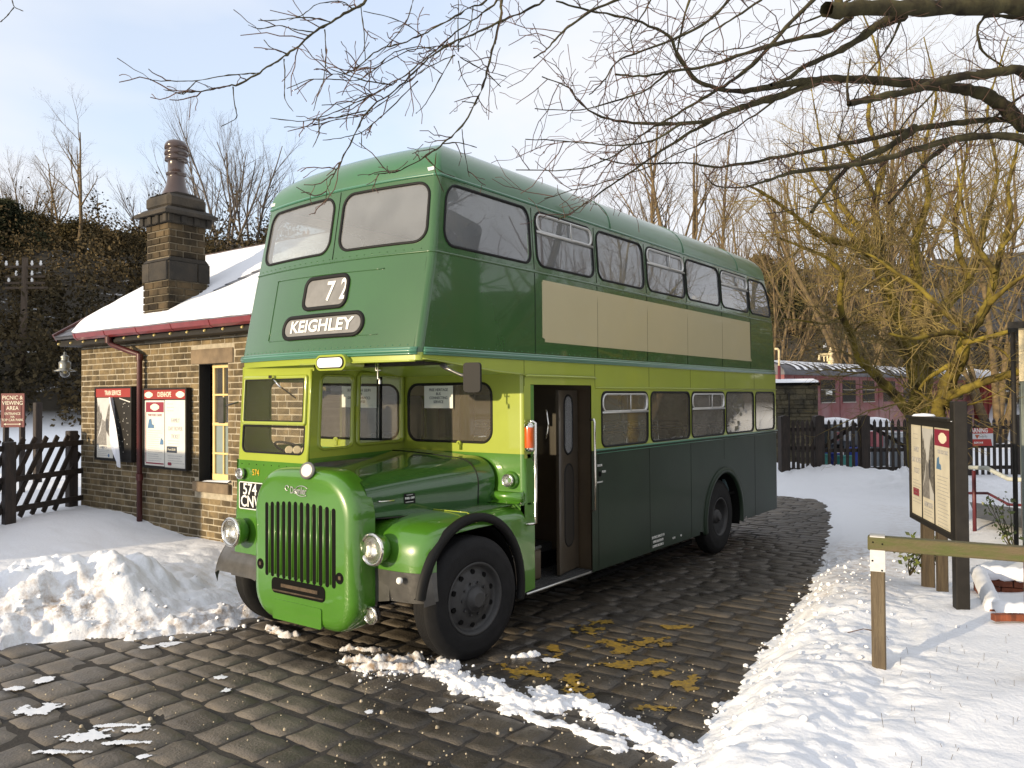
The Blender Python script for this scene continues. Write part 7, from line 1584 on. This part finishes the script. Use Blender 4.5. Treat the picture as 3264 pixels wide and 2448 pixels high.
# stone hut
M_hut=mat('dark_hut_stone',(.13,.11,.065),rough=.9,col2=(.05,.045,.032),vs=3,island=.45,bump=.8,bs=20)
ha=at(2400,1260,22.8); hb_=at(2607,1260,22.2); hd_=nrm((hb_-ha)*[1,1,0]); hn=np.array([hd_[1],-hd_[0],0]); hn=hn if hn@((CAM-ha)*[1,1,0])>0 else -hn; HWd=np.linalg.norm((hb_-ha)[:2]); h0=ha*[1,1,0]
def hpt(u,v,t): return h0+hd_*u+hn*t+np.array([0,0,v])
hut=thing('stone_hut',hpt(HWd/2,0,-1),'low dark stone hut with snow on top beside the rear of the bus','hut')
mb=MB(); mb.prism([(0,0),(HWd,0),(HWd,2.60),(0,2.60)],hpt,-1.6,-.02); build(mb,'wall_core',M_hut,hut)
mb=MB(); z=0; rr=np.random.default_rng(2)
while z<2.55:
    h=rr.uniform(.09,.16); x=0
    while x<HWd: l_=rr.uniform(.2,.5); x2=min(x+l_,HWd); t=rr.uniform(.0,.035); mb.prism([(x+.008,z+.008),(x2-.008,z+.008),(x2-.008,z+h-.006),(x+.008,z+h-.006)],hpt,-.03,t); x=x2
    z+=h
build(mb,'wall',M_hut,hut)
mb=MB(); mb.prism([(-.05,2.60),(HWd+.06,2.60),(HWd+.06,2.68),(-.05,2.68)],hpt,-1.7,.08); build(mb,'roof',M_void,hut)
mb=MB(); G=[[hpt(u,2.68+.12*math.sin(math.pi*min(1,max(0,(k)/6)))**.4*(1-.5*(u>HWd-.1)),.06-k*.28) for k in range(7)] for u in np.linspace(-.04,HWd+.02,14)]; mb.grid(G); build(mb,'roof_snow',M_snowp,hut)
mb=MB(); mb.tube([hpt(HWd-.75,1.0,.08),hpt(HWd-.75,2.4,.08)],.02,6); build(mb,'pipe',M_frameb,hut)
M_pcream=mat('cream_post_paint',(.66,.55,.33),rough=.5)
p=at(2484,1208,23.); mb=MB(); zt_2=at(2484,1112,23.)[2]; zm_=at(2484,1166,23.)[2]; yp=thing('crook_pole',(p[0],p[1],.2),'slim crook-topped pole, maroon below and cream above, behind the bus corner','pole')
mb.tube([(p[0],p[1],.2),(p[0],p[1],zm_)],.045,8); build(mb,'lower_pole',M_marp,yp); q=at(2470,1112,23.); mb=MB(); mb.tube([(p[0],p[1],zm_),(p[0],p[1],zt_2-.05),p*[1,1,0]+(q-p)*[.3,.3,0]+np.array([0,0,zt_2]),(q[0],q[1],zt_2)],.032,8); build(mb,'crook',M_pcream,yp)
p=at(2648,1146,31.); z2=at(2648,1116,31.)[2]; z1_=at(2648,1131,31.)[2]; q=at(2613,1131,31.); fs=thing('signal_post',(p[0],p[1],-.2),'cream railway signal post with a short arm rising behind the carriage roof','signal')
mb=MB(); mb.lathe((p[0],p[1],-.2),(0,0,1),[(.12,0),(.11,z2-.15),(.05,z2-.05),(.10,z2+.05),(.07,z2+.15),(.01,z2+.32)],12); build(mb,'post',M_pcream,fs)
mb=MB(); mb.bar((p[0],p[1],z1_),(q[0],q[1],z1_),.05,.12); mb.tube([(q[0],q[1],z1_),(q[0]-.1,q[1],z1_-.2)],.05,6); 
for k in (.3,.6): mb.bar(p*[1,1,0]+(q-p)*[k,k,0]+np.array([0,0,z1_-.05]),p*[1,1,0]+(q-p)*[k,k,0]+np.array([0,0,z1_-.25]),.05,.05)
build(mb,'arm',M_pcream,fs)
# ---- picket fence with gate
fa=at(2482,1337,20.); fb=at(3246,1337,20.4); fd=nrm((fb-fa)*[1,1,0]); fn_=np.array([fd[1],-fd[0],0]); fn_=fn_ if fn_@((CAM-fa)*[1,1,0])>0 else -fn_; f0=fa*[1,1,0]
def fpt2(u,v,t): return f0+fd*u+fn_*t+np.array([0,0,v])
FWd=np.linalg.norm((fb-fa)[:2]); U=lambda px: (px-2482)/(3246-2482)*FWd
def fence_panel(name,label,cat,px0,px1,diag=False,dense=False,zb=.30,grp='picket fence panels'):
    t=thing(name,fpt2(U(px0),.25,0),label,cat,grp); mb=MB(); u=U(px0)+.10; zt=1.70
    while u<U(px1)-.06:
        w=.075; mb.prism([(u-w/2,zb),(u+w/2,zb),(u+w/2,zt-.05),(u,zt+.02),(u-w/2,zt-.05)],fpt2,.022,.045); u+=.155 if not dense else .12
    build(mb,'pickets',M_wood,t)
    for z in ((zt-.22),(.95 if diag else 1.02),(.48)): mb=MB(); mb.prism([(U(px0)+.03,z-.045),(U(px1)-.03,z-.045),(U(px1)-.03,z+.045),(U(px0)+.03,z+.045)],fpt2,-.03,.018); build(mb,'rail',M_wood,t)
    if diag: mb=MB(); a,b_=(U(px0)+.1,1.0),(U(px1)-.1,1.6); a,b_=((a,b_) if diag==1 else ((U(px0)+.1,1.6),(U(px1)-.1,1.0))); mb.bar(fpt2(a[0],a[1],-.045),fpt2(b_[0],b_[1],-.045),.03,.09); build(mb,'brace',M_wood,t)
    for u in (U(px0),): mb=MB(); mb.prism([(u-.11,.0),(u+.11,.0),(u+.11,zt+.10),(u,zt+.13),(u-.11,zt+.10)],fpt2,-.12,.10); build(mb,'post',M_wood,t)
    return t
fence_panel('picket_fence','dense dark picket panel against the stone hut','fence',2498,2602,dense=True); fence_panel('picket_gate','picket gate leaf with a brace rising right, left of the broad centre post','gate',2606,2742,diag=1); fence_panel('picket_gate','picket gate leaf with a brace falling right, left of the notice board','gate',2750,2900,diag=2); fence_panel('picket_fence','picket panel hidden partly by the notice board','fence',2905,3070); fence_panel('picket_fence','picket panel carrying the warning sign','fence',3075,3240)
mb=MB(); mb.prism([(FWd-.1,0),(FWd+.14,0),(FWd+.14,1.8),(FWd-.1,1.8)],fpt2,-.12,.10); build(mb,'fence_post',M_wood,None,'broad dark end post of the picket fence at the right','post',origin=tuple(fpt2(FWd,0,0)))
def zpx(y,d=20.2): return at(3100,y,d)[2]
wsn=thing('warning_sign',fpt2(U(3128),1.3,.06),'red and white WARNING security sign on the picket fence','sign')
a,b_=U(3062),U(3158); za,zb_=zpx(1365),zpx(1422); hW=zb_-za
mb=MB(); mb.prism([(a,zb_),(b_,zb_),(b_,za),(a,za)],fpt2,.05,.062); sb=build(mb,'sign_board',mat('sign_white',(.62,.63,.64),rough=.4),wsn)
mb=MB(); mb.prism([(a,za-.135),(b_,za-.135),(b_,za),(a,za)],fpt2,.0625,.066); mb.prism([(a,zb_),(b_-.03,zb_),(b_-.06,zb_+.17),(a,zb_+.17)],fpt2,.0625,.066); build(mb,'red_band',mat('sign_red',(.40,.035,.03),rough=.4),wsn)
text('WARNING',.145,fpt2((a+b_)/2-.03,za-.065,.068),fd,(0,0,1),M_cer,wsn,sx=.80,bold=.003); text('Security',.085,fpt2((a+b_)/2+.13,za-.21,.064),fd,(0,0,1),M_grey,wsn,sx=.8); text('664144',.08,fpt2((a+b_)/2-.0,zb_+.08,.068),fd,(0,0,1),M_cer,wsn,bold=.001)
mb=MB(); mb.prism([(.38,0),(.32,.10),(.44,.10)],lambda u,v,t:fpt2(a+u-.02,za-.27+v,t),.0625,.067); build(mb,'shield_mark',mat('sign_red2',(.40,.09,.03),rough=.4),wsn)
# crates behind the gate
crm={n:mat('crate_'+n,c,rough=.5,var=.2) for n,c in (('teal',(.04,.22,.20)),('blue',(.03,.06,.35)),('pink',(.50,.16,.18)),('white',(.55,.58,.60)),('grey',(.16,.18,.20)))}
for i,(px,d,z,w,h,c) in enumerate(((2622,22.6,.30,.38,.35,'teal'),(2650,23.0,.30,.42,.35,'blue'),(2690,22.4,.30,.40,.32,'teal'),(2727,23.,.30,.40,.50,'blue'),(2640,23.5,.9,.55,.55,'grey'),(2655,23.4,1.0,.28,.22,'pink'),(2715,23.6,.85,.62,.5,'grey'),(2790,23.,.85,.34,.40,'pink'),(2812,23.2,.75,.30,.50,'white'),(2856,22.9,1.12,.50,.12,'white'),(2862,23.1,.9,.34,.18,'white'),(2700,23.3,1.0,.2,.3,'white'))):
    p=at(px,1400,d); t=thing('plastic_crate' ,(p[0],p[1],z),['squat teal crate leftmost behind the gate','blue crate second from left behind the gate','low teal crate in the middle behind the gate','tall blue crate by the broad gate post','grey bin at left behind the gate leaf','small pink box above the blue crate','wide grey bin in front of the carriage','pink box right of the broad gate post','white box beside the pink one','long white tray near the notice board','white box under the tray','narrow white box between the grey bins'][i],'crate','coloured crates behind the picket gate')
    mb=MB(); mb.obox(p[0],p[1],z+h/2,w,w*.8,h,c=.02,rot=rot_z(.3+i)); build(mb,'box',crm[c],t); mb=MB(); mb.obox(p[0],p[1],z+h+.015,w+.04,w*.8+.04,.03,c=.01,rot=rot_z(.3+i)); build(mb,'lid',crm[c],t)
    mb=MB(); mb.box(p[0]-w*.3,p[0]+w*.3,p[1]-w*.3,p[1]+w*.3,.1,z-.01) if z>.5 else mb.obox(p[0],p[1],z+.02,w*.6,w*.5,.03); build(mb,'foot',crm['grey'],t)
# low snowy wall in front of the track
mb=MB(); G=[[at(px,1345,25.5)*[1,1,0]+CF*[1,1,0]*k*.5+np.array([0,0,zz+.04*math.sin(px*.05)]) for k,zz in ((0,1.0),(0,1.50),(.4,1.58),(1.6,1.55),(1.8,1.0))] for px in range(2605,2840,9)]; mb.grid(G,True); build(mb,'snowy_platform_edge',M_snowp,None,'long low snow-covered platform edge in front of the carriage','platform',origin=tuple(at(2720,1345,26)*[1,1,0]))
# telegraph pole and wires
M_pole=mat('telegraph_pole_wood',(.085,.06,.04),rough=.85,var=.4,vs=4,stretch=(3,3,.4)); M_ins=mat('white_insulator',(.75,.75,.74),rough=.3)
p=hp(70,35.); tp=thing('telegraph_pole',p,'tall wooden telegraph pole with white insulators at the far left','telegraph pole'); zt3=at(80,822,35.)[2]; q=at(80,822,35.)
mb=MB(); mb.tube([(p[0],p[1],p[2]-.3),(q[0],q[1],zt3)],[.15,.11],10); build(mb,'pole',M_pole,tp)
rt=np.array([CR[0],CR[1],0]); rt=nrm(rt)
for y,xs_ in ((850,(-60,-25,22,50)),(882,(-28,22)),(902,(-52,22)),(918,())):
    c=at(80,y,35.); mb=MB(); mb.bar(c-rt*.85,c+rt*.85,.08,.09); ar=build(mb,'crossarm',M_pole,tp)
    for x in xs_: mb=MB(); o=c+rt*x*35/FPX; mb.lathe(o,(0,0,1),[(.025,0),(.05,.08),(.06,.14),(.035,.19),(.045,.24),(.0,.27)],10); build(mb,'insulator',M_ins,ar)
mb=MB(); c=at(70,917,35.); mb.bar(c-rt*.7,c+rt*1.1,.08,.08); build(mb,'lower_arm',M_pole,tp)
for i,(ya,yb) in enumerate(((850,866),(884,888),(1100,1106),(1146,1132))):
    mb=MB(); a=at(-60,ya,35.); b_=at(700,yb,40.); mb.tube([a+(b_-a)*k/10-np.array([0,0,.25*math.sin(math.pi*k/10)]) for k in range(11)],.007,4); build(mb,'overhead_wire',M_void,None,('topmost','second','third','lowest')[i]+' thin overhead wire crossing in front of the dark hillside at left','wire','overhead wires at the telegraph pole',origin=tuple(a))
p=hp(2583,52.); mb=MB(); q=at(2583,1025,52.); mb.tube([(p[0],p[1],-.2),(q[0],q[1],q[2])],.13,8); build(mb,'wooden_pole',M_pole,None,'plain wooden pole standing behind the carriage roof','pole',origin=(p[0],p[1],0))
# ---- houses
M_hwall=mat('pale_render',(.50,.45,.37),rough=.8,var=.2,vs=1.5); M_hdark=mat('house_dark_slate',(.06,.055,.055),rough=.7,var=.3,vs=2); M_hst=mat('yellow_house_stone',(.42,.31,.13),rough=.85,var=.3,vs=3,island=.2); M_hwin=mat('house_window',(.05,.055,.065),rough=.15,coat=.6); M_cpot=mat('terracotta_pot',(.42,.15,.06),rough=.7)
def house(px,y0,y1,w,dep,depth,label,wall,roofm,rh=1.6,turn=.2,snow=True,chim=1,nw=3,floors=1):
    c=at(px,y1,depth); zt=at(px,y0,depth)[2]; zb=c[2]-1.2; rt_=rot_z(YAW-math.pi/2+turn); t=thing('house',(c[0],c[1],zb),label,'house','houses on the hillside')
    def P(u,v,z): q=rt_@np.array([u,v,0]); return (c[0]+q[0],c[1]+q[1],z)
    mb=MB(); mb.prism([(-w/2,zb),(w/2,zb),(w/2,zt),(-w/2,zt)],lambda u,v,tt:P(u,tt,v),0,dep); 
    for u in (-w/2,w/2): mb.add([P(u,0,zt),P(u,dep,zt),P(u,dep/2,zt+rh)],[(0,1,2)])
    build(mb,'wall',wall,t)
    mb=MB(); e=.3
    for sgn in (0,1):
        va,vb=((-e,dep/2) if sgn==0 else (dep+e,dep/2)); mb.add([P(-w/2-e,va,zt-.12),P(w/2+e,va,zt-.12),P(w/2+e,vb,zt+rh+.1),P(-w/2-e,vb,zt+rh+.1),P(-w/2-e,va,zt-.24),P(w/2+e,va,zt-.24),P(w/2+e,vb,zt+rh-.02),P(-w/2-e,vb,zt+rh-.02)],[(0,1,2,3),(7,6,5,4),(0,4,5,1),(1,5,6,2),(3,7,4,0)])
    rf=build(mb,'roof',roofm,t)
    if snow: mb=MB(); mb.add([P(-w/2-.2,-.2,zt+.0),P(w/2+.2,-.2,zt+.0),P(w/2+.2,dep/2,zt+rh+.2),P(-w/2-.2,dep/2,zt+rh+.2),P(-w/2-.2,-.2,zt-.1),P(w/2+.2,-.2,zt-.1)],[(0,1,2,3),(4,5,1,0)]); build(mb,'roof_snow',M_snowp,rf)
    for k in range(chim):
        u=-w/2+.5+k*(w-1.) if chim>1 else w/2-.6; mb=MB(); mb.prism([(u-.4,zt+rh-.8),(u+.4,zt+rh-.8),(u+.4,zt+rh+.75),(u-.4,zt+rh+.75)],lambda a,b2,tt:P(a,tt,b2),dep/2-.3,dep/2+.3); cm=build(mb,'chimney',M_lintel,rf); mb=MB(); [mb.lathe(P(u+o_,dep/2,zt+rh+.75),(0,0,1),[(.12,0),(.10,.35)],8) for o_ in (-.2,.2)]; build(mb,'chimney_pots',M_cpot,cm)
    for f in range(floors):
        for k in range(nw):
            u=-w/2+w*(k+.5)/nw; zc=zt-.9-f*2.3; mb=MB(); mb.prism([(u-.4,zc-.5),(u+.4,zc-.5),(u+.4,zc+.5),(u-.4,zc+.5)],lambda a,b2,tt:P(a,tt,b2),-.03,.0); wd=build(mb,'window',M_hwin,t); mb=MB(); mb.prism([(u-.5,zc-.62),(u+.5,zc-.62),(u+.5,zc-.5),(u-.5,zc-.5)],lambda a,b2,tt:P(a,tt,b2),-.08,.0); mb.prism([(u-.03,zc-.5),(u+.03,zc-.5),(u+.03,zc+.5),(u-.03,zc+.5)],lambda a,b2,tt:P(a,tt,b2),-.05,-.031); build(mb,'frame',M_wht,wd)
    return t
house(2535,905,960,9,6,95,'white gabled house half hidden by twigs right of the bus roof',M_hwall,M_hdark,rh=2.6,turn=.9,nw=2,floors=2)
house(2745,955,1005,13,7,88,'pale two-storey house among the trees above the carriage',M_hwall,M_hdark,rh=1.8,turn=.1,nw=4,floors=2)
house(2650,975,1010,9,6,92,'small pale house left of the larger one above the carriage',M_hwall,M_hdark,rh=1.6,turn=-.2,nw=3)
house(3175,1045,1170,5.2,6,46,'yellow sandstone railway house above the red van at right',M_hst,M_hdark,rh=2.6,turn=-.1,snow=False,chim=0,nw=1)
house(3060,950,985,8,6,98,'grey house high among the trees at right',M_lintel,M_hdark,rh=2.0,turn=.2,nw=4)
house(745,792,835,14,7,80,'long dark-roofed house on the skyline between chimney and bus',M_lintel,M_hdark,rh=1.4,turn=.05,snow=False,chim=1,nw=5)
house(450,795,815,4.5,4,82,'small white building on the skyline left of the chimney',M_wht,M_hdark,rh=.5,turn=.1,snow=False,chim=0,nw=2)
house(2320,900,960,9,6,100,'house hidden behind the bus rear among trees',M_hwall,M_hdark,rh=1.8)
# timber shelter at the right edge
M_shel=mat('grey_green_timber',(.16,.19,.17),rough=.7,var=.35,vs=3,bump=.4,bs=20,stretch=(4,4,.4))
sa=at(3226,1262,10.9)*[1,1,0]; sfn=nrm(CAM*[1,1,0]-sa); sdv=np.array([sfn[1],-sfn[0],0]); sdv=sdv if sdv@CR>0 else -sdv; sfn=sfn; zs1=at(3226,1048,10.9)[2]
def spt(u,v,t): return sa+sdv*u+sfn*t+np.array([0,0,v])
sh=thing('timber_shelter',spt(1.5,0,-1),'grey-green timber building with a dark corner pipe at the right edge','building')
mb=MB(); mb.prism([(.10,.1),(3,.1),(3,zs1),(.10,zs1)],spt,-3,0)
for k in range(12): mb.prism([(.12+.13*k,1.9),(.235+.13*k,1.9),(.235+.13*k,zs1-.02),(.12+.13*k,zs1-.02)],spt,.001,.018)
build(mb,'wall',M_shel,sh)
mb=MB(); mb.prism([(.085,2.5),(.15,2.5),(.15,zs1),(.085,zs1)],spt,.019,.05); build(mb,'corner_board',M_pcream,sh)
mb=MB(); mb.tube([spt(.02,.1,.05),spt(.02,zs1-.05,.05)],.030,8); build(mb,'drainpipe',M_frameb,sh)
mb=MB(); mb.prism([(-.04,zs1),(3.2,zs1),(3.2,zs1+.14),(-.04,zs1+.08)],spt,-3.2,.18); build(mb,'roof',M_frameb,sh)
# leafy sprigs
def sprig(px,y,depth,h,label,seed,n=26,m=None):
    rg=np.random.default_rng(seed); p=at(px,y,depth); t=thing('leafy_shrub',(p[0],p[1],.25),label,'shrub','leafy shrubs by the notice board'); mb=MB(); C=[]
    for k in range(n//4):
        a=rg.uniform(0,6.28); d=nrm(np.array([math.cos(a)*.45,math.sin(a)*.45,1.])); P=[np.array([p[0],p[1],.25])]; 
        for j in range(6): d=nrm(d+rg.normal(0,.15,3)); P.append(P[-1]+d*h/6)
        mb.tube(P,np.linspace(.008,.003,7),5)
        for j in range(2,7):
            for q in range(4): C.append(P[j]+rg.normal(0,.045,3))
    build(mb,'stems',M_ov,t); V,F=leaves(np.array(C),.035,rg); fastmesh('leaves',V,F,M_leafy,parent=t,smooth=False)
M_leafy=mat('yellow_green_leaves',(.13,.15,.03),rough=.5,island=.5,col2=(.06,.09,.02),vs=10)
sprig(3240,1700,10.2,.80,'leafy green shrub at the right edge above the rail',3,32); sprig(2898,1700,9.3,.42,'small leafy plant at the foot of the notice board',5,26); sprig(2965,1705,9.6,.35,'low leafy sprig behind the notice board post',6,18)
# a few dead stalks poking through the snow
mb=MB(); rg=np.random.default_rng(8)
for i in range(46):
    px,py=(rg.uniform(2780,3260),rg.uniform(1950,2430)); g=gnd(px,py,.3); x,y=g[0],g[1]; z=float(snow_h(np.array([x]),np.array([y]))[0]); mb.tube([(x,y,z-.02),(x+rg.normal(0,.01),y+rg.normal(0,.01),z+rg.uniform(.02,.06))],.0016,3)
build(mb,'dead_grass',M_rail2,None,'thin dead stalks poking through the smooth snow','grass',kind='stuff')
g=gnd(2702,2020,.28); mb=MB(); mb.tube([g+(0,0,.01),g+(.12,-.10,.03),g+(.2,-.18,.01)],.004,5); mb.tube([g+(.12,-.10,.03),g+(.10,-.17,.03)],.003,4); build(mb,'fallen_twig',M_red_,None,'small forked twig lying on the lumpy snow bank','twig',origin=tuple(g))

# mound added on the sun's side, far outside the view: its shadow covers the foot of the left bank
gx,gy=np.meshgrid(np.linspace(-75,-22,50),np.linspace(24,110,80),indexing='ij'); gz=20*np.exp(-((gx+48)/15)**2)*sstep(24,38,gy)*(.85+.3*fbm(gx*.12,gy*.12,3,4))-.4; I=np.arange(4000).reshape(50,80)
fastmesh('shade_spur',np.stack([gx,gy,gz],-1).reshape(-1,3),np.stack([I[:-1,:-1],I[1:,:-1],I[1:,1:],I[:-1,1:]],-1).reshape(-1,4),bpy.data.materials['wooded_hillside'],kind='structure')
